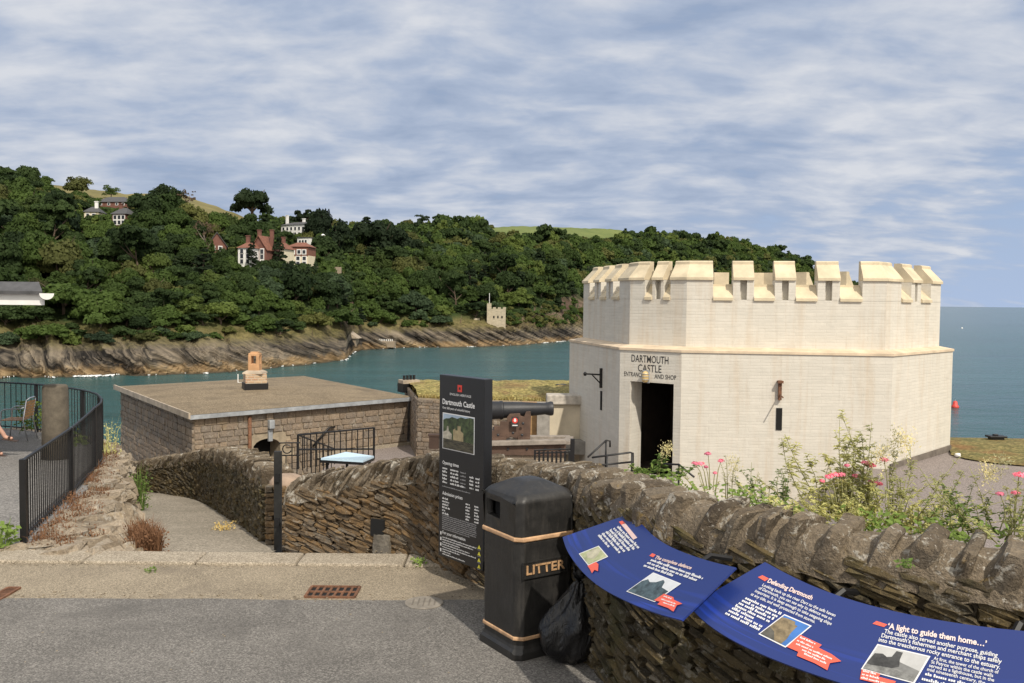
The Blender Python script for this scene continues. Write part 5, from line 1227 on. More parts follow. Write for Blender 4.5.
# ---- rocky retaining bank between terrace and path
PEDGE = [(-3.62, 8.72), (-4.0, 9.5), (-5.12, 12.1), (-5.95, 14.0), (-6.8, 16.1), (-7.75, 18.0), (-9.2, 20), (-10.5, 21)]
fl = [Vector((p.x, p.y, 0)) for p in FENCE[:1]+FENCE if p.y < 20.5]; fy = [p.y for p in fl]; fx = [p.x for p in fl]
py_ = [b for a, b in PEDGE]; px_ = [a for a, b in PEDGE]
rb = thing('rocky_bank', (-4.4, 9, -.2), 'rough stone retaining bank below the black fence beside the path', 'retaining wall')
mb = MB(); rows = []
for y in np.linspace(8.74, 20.5, 80):
    x0 = np.interp(y, fy, fx)-.02; x1 = np.interp(y, py_, px_); z0 = FZ(y)-.01; z1 = PATHZ(y)-.03; r_ = []
    if y < 9.05: x0 = -4.95+.0
    for j in range(23):
        t_ = j/22; x = x0+(x1-x0)*(t_**.8); drop = 1/(1+math.exp(-(t_-.70)*13)); z = z0+(z1-z0)*drop - .10*t_*(1-drop)
        e = min(1, t_*5)*min(1, (1-t_)*7)
        z += e*(.10*noise.noise(Vector((x*2.2, y*2.2, 1)))+.07*ridged(Vector((x*5, y*5, 2)))); x += e*.07*noise.noise(Vector((x*4, y*4, 9)))
        r_.append((x, y, z))
    rows.append(r_)
mb.grid(rows); mb.build('rock_mass', rough_m, rb)
st = MB()
for i in range(520):
    y = 8.75+(random.random()**1.4)*10; x0 = np.interp(y, fy, fx); x1 = np.interp(y, py_, px_); t_ = random.uniform(.25, 1.0); z0 = FZ(y); z1 = PATHZ(y)
    drop = 1/(1+math.exp(-(t_-.70)*13)); x = x0+(x1-x0)*(t_**.8); z = z0+(z1-z0)*drop-.10*t_*(1-drop); s_ = random.uniform(.05, .19)
    ay = random.uniform(-.5, .5); rx = random.uniform(-.25, .25)+(.75 if t_ > .6 else 0)
    A = (Matrix.Rotation(ay-.3, 3, 'Z') @ Matrix.Rotation(rx, 3, 'Y')).transposed()
    st.stone((x, y, z), (s_*random.uniform(.6, 1.2), s_*random.uniform(.7, 1.5), s_*random.uniform(.3, .6)), A, 2, 4.5, .11)
for i in range(46):
    x = random.uniform(-4.95, -3.6); s_ = random.uniform(.05, .13); A = Matrix.Rotation(random.uniform(-.6, .6), 3, 'Z').transposed(); st.stone((x, 8.76+random.uniform(0, .1), -.06-.12*max(0, x+4.3)+random.uniform(-.05, .03)), (s_*1.2, s_, s_*.7), A, 2, 4.5, .11)
st.build('loose_stones', rough_m, rb, fix=False)

def weed_tuft(mb, p, n, h, spread, w_=.008, curl=.5, mi=0):
    for i in range(n):
        a = random.random()*6.283; hh = h*random.uniform(.45, 1.1); sp_ = spread*random.uniform(.2, 1); b = Vector(p)+Vector((random.uniform(-1, 1)*spread*.3, random.uniform(-1, 1)*spread*.3, 0))
        t1 = b+Vector((math.cos(a)*sp_*.45, math.sin(a)*sp_*.45, hh*.65)); t2 = b+Vector((math.cos(a)*sp_, math.sin(a)*sp_, hh*(1-curl*random.random()*.6)))
        s_ = Vector((-math.sin(a), math.cos(a), 0))*w_*random.uniform(.7, 1.4)
        mb.add([b-s_, b+s_, t1+s_*.8, t1-s_*.8, t2], [(0, 1, 2, 3), (3, 2, 4)], mi)
def leaf_spray(mb, p, n, r, h, ls, mi=0):
    for i in range(n):
        a = random.random()*6.283; q = Vector(p)+Vector((math.cos(a)*r*random.random()**.6, math.sin(a)*r*random.random()**.6, h*random.random()))
        d = Vector((random.gauss(0, 1), random.gauss(0, 1), random.gauss(.2, .7))).normalized(); s_ = d.orthogonal().normalized(); l_ = ls*random.uniform(.6, 1.4)
        mb.add([q, q+d*l_*.5+s_*l_*.28, q+d*l_, q+d*l_*.5-s_*l_*.28], [(0, 1, 2, 3)], mi)
dw = MB()
for i in range(230):
    y = 8.8+(random.random()**1.3)*8.5; x0 = np.interp(y, fy, fx); x1 = np.interp(y, py_, px_); t_ = random.choice([random.uniform(0, .45), random.uniform(0, .35), random.uniform(.3, .95)]); drop = 1/(1+math.exp(-(t_-.70)*13))
    p = Vector((x0+(x1-x0)*(t_**.8), y, FZ(y)+(PATHZ(y)-FZ(y))*drop-.10*t_*(1-drop)-.01)); leaf_spray(dw, p, 18, .13, .10, .028); weed_tuft(dw, p, 9, .16, .15, .004)
for (x, y) in ((-3.78, 9.3), (-3.9, 9.55), (-4.05, 9.8), (-4.2, 10.1)):
    for q in range(6): p = Vector((x+random.uniform(-.12, .1), y+random.uniform(-.15, .15), PATHZ(y))); leaf_spray(dw, p, 50, .13, .26, .028); weed_tuft(dw, p, 40, .36, .18, .004)
tag(dw.build('rusty_dry_weeds', rusty_weed, origin=(-4.2, 9.5, 0), fix=False), 'rusty red dried weeds spreading over the rough stone bank', 'dry weeds', kind='stuff')
def small_plant(name, label, cat, p, n, r, h, ls, mat_, grass=0, group=None):
    mb = MB(); leaf_spray(mb, p, n, r, h, ls); 
    if grass: weed_tuft(mb, p, grass, h*1.4, r*1.2, .006)
    return tag(mb.build(name, mat_, origin=p, fix=False), label, cat, group)
small_plant('weed_plant', 'green weed at the foot of the thick fence post by the kerb', 'weed', Vector((-5.05, 8.8, -.02)), 170, .17, .26, .06, weed, 20)
small_plant('weed_plant', 'yellow green grassy weed against the bank where the path narrows', 'weed', Vector((-6.15, 14.8, PATHZ(14.8))), 260, .2, .6, .045, weed, 60)
small_plant('weed_plant', 'tall straggly yellowish weed beyond the fence end above the water', 'weed', Vector((-7.15, 15.9, FZ(15.6)-.2)), 190, .22, .75, .04, weed_pale, 22)
small_plant('weed_plant', 'green bush behind the stone bollard by the far fence', 'weed', P(38, 430, 19.0), 420, .42, .62, .075, bush_m, 0)
small_plant('weed_plant', 'tiny green weed growing at the wall foot beside the kerb end', 'weed', G(419, 566, .0), 60, .07, .07, .035, weed, 10)
small_plant('moss_tuft', 'small mossy weed in the kerb joint', 'moss', G(151, 571.5, .0), 40, .06, .03, .025, weed)
small_plant('weed_plant', 'dry weed at the foot of the curved parapet', 'weed', Vector((-3.85, 12.0, PATHZ(12))), 120, .16, .10, .03, weed_dry, 12)
mb = MB()
for i in range(10): x = random.uniform(-9.6, -8.2); leaf_spray(mb, Vector((x, np.interp(-x, [8.2, 10.5, 12.6], [17.5, 19.8, 20.6])-.25, -.5)), 40, .22, random.uniform(.15, .4), .08)
tag(mb.build('fence_foliage', bush_m, origin=(-9.8, 19, -.5), fix=False), 'green undergrowth along the foot of the far terrace fence', 'undergrowth', kind='stuff')

# ================================================================== LEFT: FENCE, TERRACE, CAFE
fn = thing('terrace_fence', (-5.2, 9.1, 0), 'black upright bar fence curving round the cafe terrace', 'fence')
fl_ = Line([(p.x, p.y, FZ(p.y)) for p in FENCE]); FH = .87
rise = lambda y: FZ(y)+np.interp(y, [9, 12, 14, 17, 20], [.84, .90, 1.0, 1.04, 1.06])
x = 0; nb_ = 0
top = [Vector((fl_.at(x).x, fl_.at(x).y, rise(fl_.at(x).y))) for x in np.arange(0, fl_.L, .3)]
for a, b, nm in ((0, len(top), 'top_rail'),):
    mb = MB(); mb.tube(top, .02, 6); mb.build(nm, black_metal, fn)
mb = MB(); mb.tube([Vector((p.x, p.y, FZ(p.y)+.07)) for p in top], .016, 6); mb.build('bottom_rail', black_metal, fn)
posts = [0.0, 2.84, 5.1, 7.0, 9.6, 12.2, 14.8]
for i, x in enumerate(posts):
    p = fl_.at(x); w_ = .085 if i == 0 else .06; mb = MB(); mb.box((p.x, p.y, (FZ(p.y)-.35+rise(p.y)+.015)/2), (w_, .06, rise(p.y)+.015-FZ(p.y)+.35), (fl_.tan(x), fl_.nrm(x), (0, 0, 1))); mb.build('post', black_metal, fn)
mb = MB(); mb.box((0, 0, .5), (.016, .011, 1.0)); o = mb.build('baluster', black_metal); bme = o.data; bpy.data.objects.remove(o)
x = .1; first = True
while x < 14 and nb_ < 100:
    p = fl_.at(x); c = bpy.data.objects.new('baluster', bme); COL.objects.link(c); c.parent = fn; h_ = rise(p.y)-FZ(p.y)-.02
    tn_ = fl_.tan(x); c.location = (p.x+5.2, p.y-9.1, FZ(p.y)+.02); c.scale = (1, 1, h_); c.rotation_euler = (0, 0, math.atan2(tn_.y, tn_.x)); x += .112 if x < 8 else .19; nb_ += 1
pb = P(56, 460, 15.4); bo = thing('stone_bollard', tuple(Vector((pb.x, 15.4, FZ(15.4)))), 'thick round grey stone bollard standing behind the black fence', 'bollard')
mb = MB(); ztp = P(56, 385, 15.4).z; h_ = ztp-FZ(15.4); mb.lathe(Vector((pb.x, 15.4, FZ(15.4)-.05)), (0, 0, 1), [(0, .222), (h_*.5, .216), (h_, .205), (h_+.035, .195), (h_+.055, .17)], 28)
mb.build('shaft', simple('bollard_stone', (.115, .097, .072), .9, var=.3, scale=7, bump=.5, bscale=30), bo, smooth=True)

# cafe roof at the left edge
RY = 14.0; pr1 = P(42.5, 299, RY); pz = lambda y: P(30, y, RY).z
cf = thing('cafe_building', (-9, RY, FZ(RY)), 'low cafe building roof corner with dark slates, white fascia and white gutter', 'building')
mb = MB(); mb.box(((pr1.x-20)/2, RY+.03, (pz(293.5)+pz(305))/2), (pr1.x+20, .06, pz(293.5)-pz(305))); mb.build('fascia', white_paint, cf)
mb = MB(); zt_, zb2 = pz(281.5), pz(294.3)
xr, xb, dpth = pr1.x+.04, pr1.x-3.1, 5.0                       # the end wall runs back to the left
mb.prism([(-22, RY-.08), (xr, RY-.08), (xb, RY+dpth), (-22, RY+dpth)], zb2, zb2+.05)
mb.add([(-22, RY-.08, zb2+.05), (xr, RY-.08, zb2+.05), (xb, RY+dpth, zb2+.05), (-22, RY+dpth, zb2+.05), (-22, RY+.3, zt_), (xr-.25, RY+.3, zt_), (xb-.3, RY+dpth-.4, zt_), (-22, RY+dpth-.4, zt_)], [(0, 1, 5, 4), (1, 2, 6, 5), (2, 3, 7, 6), (3, 0, 4, 7), (4, 5, 6, 7)])
mb.build('slate_roof', roofslate, cf)
mb = MB(); gc = P(50, 293.4, RY); r_ = .115; prof = [(gc.x+math.cos(a)*r_, gc.z+math.sin(a)*r_*.85) for a in np.linspace(math.pi, 2*math.pi, 12)]
vs = [(x+dx, y, z) for y, dx in ((RY-.1, 0), (RY+dpth, -3.14)) for x, z in prof]; mb.add(vs, [(i, i+1, 13+i-1+0, 12+i) for i in range(11)]+[tuple(range(12)), tuple(range(12, 24))[::-1]]); mb.build('gutter', white_paint, cf)
mb = MB(); mb.prism([(-22, RY+.3), (-9.6, RY+.3), (-12.6, RY+4.8), (-22, RY+4.8)], FZ(RY)-.3, pz(305)); mb.build('wall', white_paint, cf)

def bistro_chair(loc, rz, label):
    t_ = thing('bistro_chair', tuple(loc), label, 'chair', 'bistro chairs on the cafe terrace'); o = Vector(loc); Rz = Matrix.Rotation(rz, 3, 'Z')
    T_ = lambda x, y, z: o+Rz @ Vector((x, y, z))
    for sg in (-1, 1):
        y = sg*.27
        mb = MB(); mb.tube([T_(.24, y, 0), T_(.20, y, .42), T_(.19, y, .62), T_(.12, y, .655), T_(-.16, y, .665), T_(-.24, y*.95, .69)], .013, 8); mb.build('arm_and_front_leg', alu, t_, smooth=True)
        mb = MB(); mb.tube([T_(-.30, y*.95, 0), T_(-.21, y*.93, .42), T_(-.27, y*.9, .83)], .013, 8); mb.build('back_leg', alu, t_, smooth=True)
    mb = MB(); mb.tube([T_(-.27, -.245, .83), T_(-.30, -.12, .87), T_(-.30, .12, .87), T_(-.27, .245, .83)], .013, 8); mb.build('back_hoop', alu, t_, smooth=True)
    mb = MB()
    for i in range(7): mb.box(T_(-.18+i*.062, 0, .43), (.05, .50, .012), [list(Rz @ Vector(q)) for q in ((1, 0, 0), (0, 1, 0), (0, 0, 1))])
    mb.build('slatted_seat', slatwood, t_)
    mb = MB()
    for i in range(6): z = .50+i*.056; mb.box(T_(-.225-(z-.43)*.12, 0, z), (.012, .47, .045), [list(Rz @ Vector(q)) for q in ((1, 0, 0), (0, 1, 0), (0, 0, 1))])
    mb.build('slatted_back', slatwood, t_)
    return t_
c1 = P(17, 428, 18.2); bistro_chair((c1.x, c1.y, FZ(c1.y)), R(188), 'empty aluminium bistro chair with orange wooden slats near the far fence')
c2 = P(-27, 455, 15.6); bistro_chair((c2.x-.04, c2.y, FZ(c2.y)), R(4), 'bistro chair carrying the seated person at the left edge of the terrace')

# person sitting cross legged at the very left edge
def skinned(name, verts, edges, radii, mat_, parent, root=0, sub=2):
    me = bpy.data.meshes.new(name); o0 = Vector(parent['_o']); me.from_pydata([Vector(v)-o0 for v in verts], edges, []); me.materials.append(mat_)
    ob = bpy.data.objects.new(name, me); COL.objects.link(ob); ob.parent = parent
    md = ob.modifiers.new('Skin', 'SKIN'); md.use_smooth_shade = True
    sv = me.skin_vertices[0].data if me.skin_vertices else None
    if sv is None:
        bm = bmesh.new(); bm.from_mesh(me); bm.verts.layers.skin.verify(); bm.to_mesh(me); bm.free(); sv = me.skin_vertices[0].data
    for v, r_ in zip(sv, radii): v.radius = (r_, r_)
    sv[root].use_root = True
    ss = ob.modifiers.new('Subdivision', 'SUBSURF'); ss.levels = sub; ss.render_levels = sub
    return ob
gz = FZ(15.6); pc = Vector((c2.x-.02, c2.y, gz)); pn = thing('person', tuple(pc), 'person in dark navy clothes and sandals sitting cross legged on a terrace chair', 'person')
Tq = lambda x, y, z: pc+Vector((x, y, z))
# one body: pelvis, spine, neck, head, arms, legs (right leg crossed over the left)
V_ = [Tq(-.10, 0, .52), Tq(-.13, 0, .72), Tq(-.15, 0, .95), Tq(-.14, 0, 1.08), Tq(-.12, 0, 1.17), Tq(-.10, 0, 1.28),
      Tq(-.15, .18, 1.0), Tq(-.02, .26, .76), Tq(.20, .20, .70), Tq(-.15, -.18, 1.0), Tq(-.02, -.26, .76), Tq(.20, -.16, .70),
      Tq(.02, .09, .52), Tq(.36, .08, .54), Tq(.34, .08, .12), Tq(.36, .08, .06), Tq(.50, .08, .035),
      Tq(.02, -.09, .54), Tq(.34, .0, .66), Tq(.52, .06, .40), Tq(.545, .07, .33), Tq(.68, .08, .31)]
E_ = [(0, 1), (1, 2), (2, 3), (3, 4), (4, 5), (2, 6), (6, 7), (7, 8), (2, 9), (9, 10), (10, 11), (0, 12), (12, 13), (13, 14), (14, 15), (15, 16), (0, 17), (17, 18), (18, 19), (19, 20), (20, 21)]
r_ = [.15, .13, .15, .06, .085, .075, .06, .045, .03, .06, .045, .03, .085, .06, .038, .04, .028, .085, .06, .038, .04, .026]
skinned('body', V_, E_, r_, skin_m, pn)
skinned('navy_top', [V_[0]+Vector((0, 0, .04)), V_[1], V_[2], V_[6], V_[7], V_[9], V_[10]], [(0, 1), (1, 2), (2, 3), (3, 4), (2, 5), (5, 6)], [.17, .15, .165, .078, .06, .078, .06], navy, pn)
skinned('navy_trousers', [V_[0], V_[12], V_[13], V_[13].lerp(V_[14], .35), V_[17], V_[18], V_[18].lerp(V_[19], .35)], [(0, 1), (1, 2), (2, 3), (0, 4), (4, 5), (5, 6)], [.165, .10, .078, .068, .10, .078, .068], navy, pn)
mb = MB(); mb.stone(V_[5]+Vector((-.02, 0, .035)), (.098, .085, .085), ((1, 0, 0), (0, 1, 0), (0, 0, 1)), 3, 2.1, .01); mb.build('hair', hair_m, pn, smooth=True)
mb = MB()
for sg in (-1, 1): mb.stone(V_[5]+Vector((.085, sg*.03, -.005)), (.008, .013, .008), ((1, 0, 0), (0, 1, 0), (0, 0, 1)), 2, 2, 0)
mb.build('eyes', ink_black, pn, smooth=True)
mb = MB(); mb.stone(V_[5]+Vector((.095, 0, -.03)), (.022, .013, .02), ((1, 0, 0), (0, 1, 0), (0, 0, 1)), 2, 2, 0); mb.build('nose', skin_m, pn, smooth=True)
for (a, b) in ((15, 16), (20, 21)):
    mb = MB(); d_ = (V_[b]-V_[a]).normalized(); mb.box((V_[a]+V_[b])/2+Vector((.02, 0, -.036)), (.26, .085, .02), (d_, Vector((0, 1, 0)), d_.cross(Vector((0, 1, 0))))); mb.box((V_[a].lerp(V_[b], .6)), (.035, .095, .07), (d_, Vector((0, 1, 0)), d_.cross(Vector((0, 1, 0))))); bevel(mb.build('sandal', shoe_m, pn), .01)

# ================================================================== ROAD FURNITURE
def drain(px0, px1, py0, py1, label, name='drain_grate'):
    a, b = G(px0, py1, .0), G(px1, py0, .0); x0, x1, y0, y1 = a.x, b.x, a.y, b.y; z = .002
    t_ = thing(name, ((x0+x1)/2, (y0+y1)/2, 0), label, 'drain', 'drain grates in the gutter')
    mb = MB(); mb.quad((x0, y0, .0005), (x1, y0, .0005), (x1, y1, .0005), (x0, y1, .0005)); mb.build('drain_pit', dark, t_, fix=False)
    mb = MB(); w_ = .022
    for (c, s_) in ((((x0+x1)/2, y0, z+.004), (x1-x0, w_, .016)), (((x0+x1)/2, y1, z+.004), (x1-x0, w_, .016)), ((x0, (y0+y1)/2, z+.005), (w_, y1-y0, .016)), ((x1, (y0+y1)/2, z+.005), (w_, y1-y0, .016)), (((x0+x1)/2, (y0+y1)/2, z+.003), (x1-x0, w_, .013))): mb.box(c, s_)
    mb.build('frame', rust, t_)
    mb = MB(); n_ = 7
    for i in range(1, n_): mb.box((x0+(x1-x0)*i/n_, (y0+y1)/2, z+.002), (.02, y1-y0-.02, .011))
    mb.build('grating_bars', rust, t_)
drain(305, 360, 587.5, 597.5, 'rusty iron drain grate in the gutter near the middle of the road edge')
drain(-14, 20, 588.5, 601, 'rusty iron drain grate at the left edge of the road gutter')
c0 = G(424, 603, .004); mb = MB(); mb.lathe(c0, (0, 0, 1), [(0, .158), (.006, .158), (.0085, .150)], 32); mh = thing('manhole_cover', tuple(c0), 'small round pale metal cover set in the tarmac near the gutter', 'manhole cover')
mb.build('lid', simple('pale_cover', (.24, .215, .18), .7, var=.25, scale=12), mh); mb = MB()
for i in range(5): mb.box(c0+Vector((-.09+i*.045, 0, .0095)), (.012, .2-abs(i-2)*.03, .004))
mb.build('raised_ribs', simple('cover_ribs', (.17, .15, .125), .7, var=.2), mh)
for i in range(16):
    p = G(random.uniform(20, 470), random.uniform(610, 680), .006); s_ = random.uniform(.004, .009); mb = MB(); mb.stone(p, (s_, s_*.8, s_*.5), ((1, 0, 0), (0, 1, 0), (0, 0, 1)), 2, 3, .1)
    tag(mb.build('pebble', granite, origin=p), 'tiny pale pebble lying loose on the tarmac', 'pebble', 'pebbles on the road')

gm = MB()
for i in range(420):
    if random.random() < .5: p = Vector((random.uniform(-5.5, -.8), 8.33-abs(random.gauss(0, .04)), .0))
    else: p = Vector((random.uniform(-5.5, -.3), 7.45+random.gauss(0, .06), .004))
    if i % 4 == 0: q_ = bl.at(random.uniform(1.2, 3.6)); n_ = bl.nrm(1.8); p = q_+n_*(.40+abs(random.gauss(0, .08))); p.z = .003
    s_ = random.uniform(.004, .012); gm.stone(p, (s_, s_*.8, s_*.5), ((1, 0, 0), (0, 1, 0), (0, 0, 1)), 1, 3, .2)
tag(gm.build('gutter_grit', paving, origin=(-2, 8, 0), fix=False), 'loose grit and crumbs lying along the gutter and wall foot', 'grit', kind='stuff')
# ---- black information sign
Pl, Pr_ = P(439, 450, 8.0), P(484, 450, 7.52); SL = Vector((Pl.x, Pl.y, 0)); SRt = Vector((Pr_.x, Pr_.y, 0)); su = (SRt-SL).normalized(); sn = Vector((su.y, -su.x, 0)); SW = (SRt-SL).length
z1, z0 = P(439, 374.3, 8.0).z, P(439, 555, 8.0).z; SH = z1-z0
sg = thing('information_sign', tuple((SL+SRt)/2+Vector((0, 0, z0))), 'tall black information sign panel with castle picture standing against the wall', 'sign')
mb = MB(); mb.box((SL+SRt)/2-sn*.045+Vector((0, 0, (z0+z1)/2)), (SW, .09, SH), (su, sn, (0, 0, 1))); bevel(mb.build('panel', sign_m, sg), .006)
for f_ in (.2, .8): mb = MB(); c_ = SL.lerp(SRt, f_)-sn*.15; mb.box((c_.x, c_.y, z0+.3), (.05, .16, .05), (su, sn, (0, 0, 1))); mb.build('wall_bracket', black_metal, sg)
sp = lambda u, v: SL+su*(SW*u)+Vector((0, 0, z1-SH*v))
UPV = Vector((0, 0, 1))
def srect(mb, u0, v0, u1, v1, lift=.002): n_ = sn*lift; mb.quad(sp(u0, v1)+n_, sp(u1, v1)+n_, sp(u1, v0)+n_, sp(u0, v0)+n_)
mb = MB(); srect(mb, .42, .045, .52, .082); em = mb.build('red_emblem', ink_red, sg, fix=False); mb = MB(); srect(mb, .452, .057, .488, .070, .003); mb.build('emblem_centre', sign_m, em, fix=False)
mb = MB()
put_text(mb, 'ENGLISH HERITAGE', sp(.25, .105), sp(.72, .105), UPV, .020, sn)
put_text(mb, 'Dartmouth Castle', sp(.08, .158), sp(.80, .158), UPV, .046, sn, bold=.022)
put_text(mb, 'Over 600 years of colourful history', sp(.08, .184), sp(.70, .184), UPV, .020, sn, bold=.01)
put_text(mb, 'Opening times', sp(.09, .487), sp(.46, .487), UPV, .030, sn, bold=.015)
put_text(mb, 'Admission prices', sp(.09, .655), sp(.55, .655), UPV, .030, sn, bold=.015)
put_text(mb, 'For your information', sp(.10, .872), sp(.62, .872), UPV, .028, sn, bold=.015)
for i in range(5):
    v_ = .506+i*.019; put_words(mb, sp(.09, v_+.008), sp(.20, v_+.008), UPV, .02, sn); put_words(mb, sp(.27, v_+.008), sp(.46 if i < 4 else .6, v_+.008), UPV, .02, sn)
    if i: put_words(mb, sp(.70, v_+.004), sp(.79, v_+.004), UPV, .02, sn)
    if i: put_words(mb, sp(.83, v_+.004), sp(.92, v_+.004), UPV, .02, sn)
for i in range(6):
    v_ = .672+i*.0165; put_words(mb, sp(.09, v_+.008), sp(.16+.16*random.random(), v_+.008), UPV, .018, sn); put_words(mb, sp(.62, v_+.004), sp(.72, v_+.004), UPV, .018, sn); put_words(mb, sp(.81, v_+.004), sp(.91, v_+.004), UPV, .018, sn)
for i in range(8): v_ = .893+i*.0132; put_words(mb, sp(.10, v_), sp((.86, .80, .5, .72, .86, .5, .3, .62)[i], v_), UPV, .012, sn)
mb.build('white_lettering', ink_white, sg, fix=False)
mb = MB()
put_words(mb, sp(.09, .612), sp(.72, .612), UPV, .012, sn)
for i in range(8): v_ = .772+i*.0105; put_words(mb, sp(.09, v_), sp(.86-.04*(i == 7)-.2*random.random()*(i == 7), v_), UPV, .012, sn)
for i in range(5): put_words(mb, sp(.50, .514+i*.019), sp(.62, .514+i*.019), UPV, .014, sn)
mb.build('small_print', ink_grey, sg, fix=False)
for i in range(4): v_ = .862+i*.031; mb = MB(); srect(mb, .048, v_, .076, v_+.018); mb.build('facility_symbol', ink_white, sg, fix=False)
for i in range(4):
    v_ = .868+i*.034; mb = MB(); n_ = sn*.002; mb.add([sp(.885, v_+.021)+n_, sp(.955, v_+.021)+n_, sp(.92, v_)+n_], [(0, 1, 2)]); wt = mb.build('warning_triangle', ink_yellow, sg, fix=False)
    mb = MB(); put_words(mb, sp(.885, v_+.028), sp(.955, v_+.028), UPV, .008, sn); mb.build('caption', ink_grey, wt, fix=False)
# printed picture: sky, wooded bank, castle, water
m, t, b = newmat('print_woods'); co = t.add('ShaderNodeTexCoord').outputs['Object']; t.set(b, 'Base Color', t.ramp(t.noise(co, 22, 5, .65), [(.35, (.014, .022, .012)), (.55, (.05, .075, .03)), (.7, (.10, .13, .055))])); b.inputs['Roughness'].default_value = .4; pw1 = m
m, t, b = newmat('print_water'); co = t.add('ShaderNodeTexCoord').outputs['Object']; t.set(b, 'Base Color', t.ramp(t.noise(t.add('ShaderNodeMapping', {0: co, 3: (8, 8, 40)}), 2, 4, .6), [(.35, (.02, .02, .014)), (.65, (.10, .09, .06))])); b.inputs['Roughness'].default_value = .4; pw2 = m
pic = MB(); srect(pic, .085, .205, .80, .402, .0015); pb_ = pic.build('picture_border', ink_white, sg, fix=False)
def spoly(pts, lift, nm, mt): mb = MB(); mb.add([sp(u, v)+sn*lift for u, v in pts], [tuple(range(len(pts)))]); mb.build(nm, mt, pb_, fix=False)
spoly([(.10, .21), (.785, .21), (.785, .30), (.10, .30)], .002, 'printed_sky', simple('print_sky', (.33, .42, .52), .4, var=.2, scale=8))
spoly([(.10, .245), (.16, .235), (.24, .232), (.30, .222), (.42, .228), (.5, .216), (.6, .22), (.7, .212), (.785, .214), (.785, .345), (.10, .345)], .0025, 'printed_woods', pw1)
spoly([(.10, .345), (.785, .345), (.785, .398), (.10, .398)], .003, 'printed_water', pw2)
spoly([(.33, .345), (.33, .29), (.38, .28), (.38, .29), (.43, .29), (.43, .265), (.50, .265), (.50, .29), (.56, .30), (.56, .345)], .0032, 'printed_castle', simple('print_castle', (.32, .26, .15), .4, var=.3, scale=20))
spoly([(.10, .345), (.10, .31), (.18, .30), (.19, .275), (.22, .275), (.23, .30), (.30, .315), (.30, .345)], .0032, 'printed_church', simple('print_church', (.40, .37, .30), .4, var=.4, scale=25))

# ---- litter bin
fc = G(517.0, 662, 0); ph = R(33); bu = Vector((math.cos(ph), math.sin(ph), 0)); bvv = Vector((-math.sin(ph), math.cos(ph), 0)); BW = .50
bc = fc+bu*BW/2+bvv*BW/2
bn = thing('litter_bin', tuple(bc), 'black plastic litter bin with gold lettering and orange bands beside the wall', 'litter bin')
BT = lambda x, y, z: Vector((bc.x, bc.y, 0))+bu*x+bvv*y+Vector((0, 0, z))
def rsq(w_, ch): h_ = w_/2; return [(-h_+ch, -h_), (h_-ch, -h_), (h_, -h_+ch), (h_, h_-ch), (h_-ch, h_), (-h_+ch, h_), (-h_, h_-ch), (-h_, -h_+ch)]
def loft(secs):
    mb = MB(); vs = []; k_ = 8
    for (w_, ch, z) in secs: vs += [BT(x, y, z) for x, y in rsq(w_, ch)]
    mb.add(vs, [(i*k_+j, i*k_+(j+1) % k_, (i+1)*k_+(j+1) % k_, (i+1)*k_+j) for i in range(len(secs)-1) for j in range(k_)]+[tuple(range(k_))[::-1], tuple((len(secs)-1)*k_+j for j in range(k_))]); return mb
bevel(loft([(.545, .05, 0), (.545, .05, .05), (.51, .05, .075), (.495, .05, .10), (.50, .05, .80), (.50, .05, .83)]).build('body', bin_m, bn), .01, 3)
bevel(loft([(.50, .05, .135), (.512, .05, .138), (.512, .05, .158), (.50, .05, .162)]).build('orange_band', band_m, bn), .004)
bevel(loft([(.505, .05, .83), (.526, .05, .838), (.526, .05, .860), (.505, .05, .868)]).build('orange_band', band_m, bn), .004)
# hood: walls with a posting slot in two faces
HZ0, HZ1, HZ2 = .868, 1.115, 1.225
hood = MB(); h_ = .256; sl = (-.02, .17, .955, 1.075)
def hface(axis, sgn, slot):
    f_ = (lambda a, z, dep=0: BT(a, sgn*(h_-dep), z)) if axis == 'y' else (lambda a, z, dep=0: BT(sgn*(h_-dep), a, z)); e = h_-.045
    if not slot: hood.quad(f_(-e, HZ0), f_(e, HZ0), f_(e, HZ1), f_(-e, HZ1)); return
    a0, a1, zz0, zz1 = sl
    for (x0, x1, y0, y1) in ((-e, a0, HZ0, HZ1), (a1, e, HZ0, HZ1), (a0, a1, HZ0, zz0), (a0, a1, zz1, HZ1)): hood.quad(f_(x0, y0), f_(x1, y0), f_(x1, y1), f_(x0, y1))
    for (p, q_) in (((a0, zz0), (a1, zz0)), ((a1, zz0), (a1, zz1)), ((a1, zz1), (a0, zz1)), ((a0, zz1), (a0, zz0))): hood.quad(f_(*p), f_(*q_), f_(*q_, .06), f_(*p, .06))
hface('x', -1, True); hface('x', 1, True); hface('y', -1, False); hface('y', 1, False)
e = h_-.045
for sx_, sy_ in ((-1, -1), (1, -1), (1, 1), (-1, 1)): hood.quad(BT(sx_*h_, sy_*e, HZ0), BT(sx_*e, sy_*h_, HZ0), BT(sx_*e, sy_*h_, HZ1), BT(sx_*h_, sy_*e, HZ1))
tp = [(2*h_, .045, HZ1), (2*h_-.05, .05, HZ1+.035), (.20, .03, HZ2-.01), (.13, .03, HZ2)]; vs = []
for (w_, ch, z) in tp: vs += [BT(x, y, z) for x, y in rsq(w_, ch)]
hood.add(vs, [(i*8+j, i*8+(j+1) % 8, (i+1)*8+(j+1) % 8, (i+1)*8+j) for i in range(len(tp)-1) for j in range(8)]+[tuple(24+j for j in range(8))])
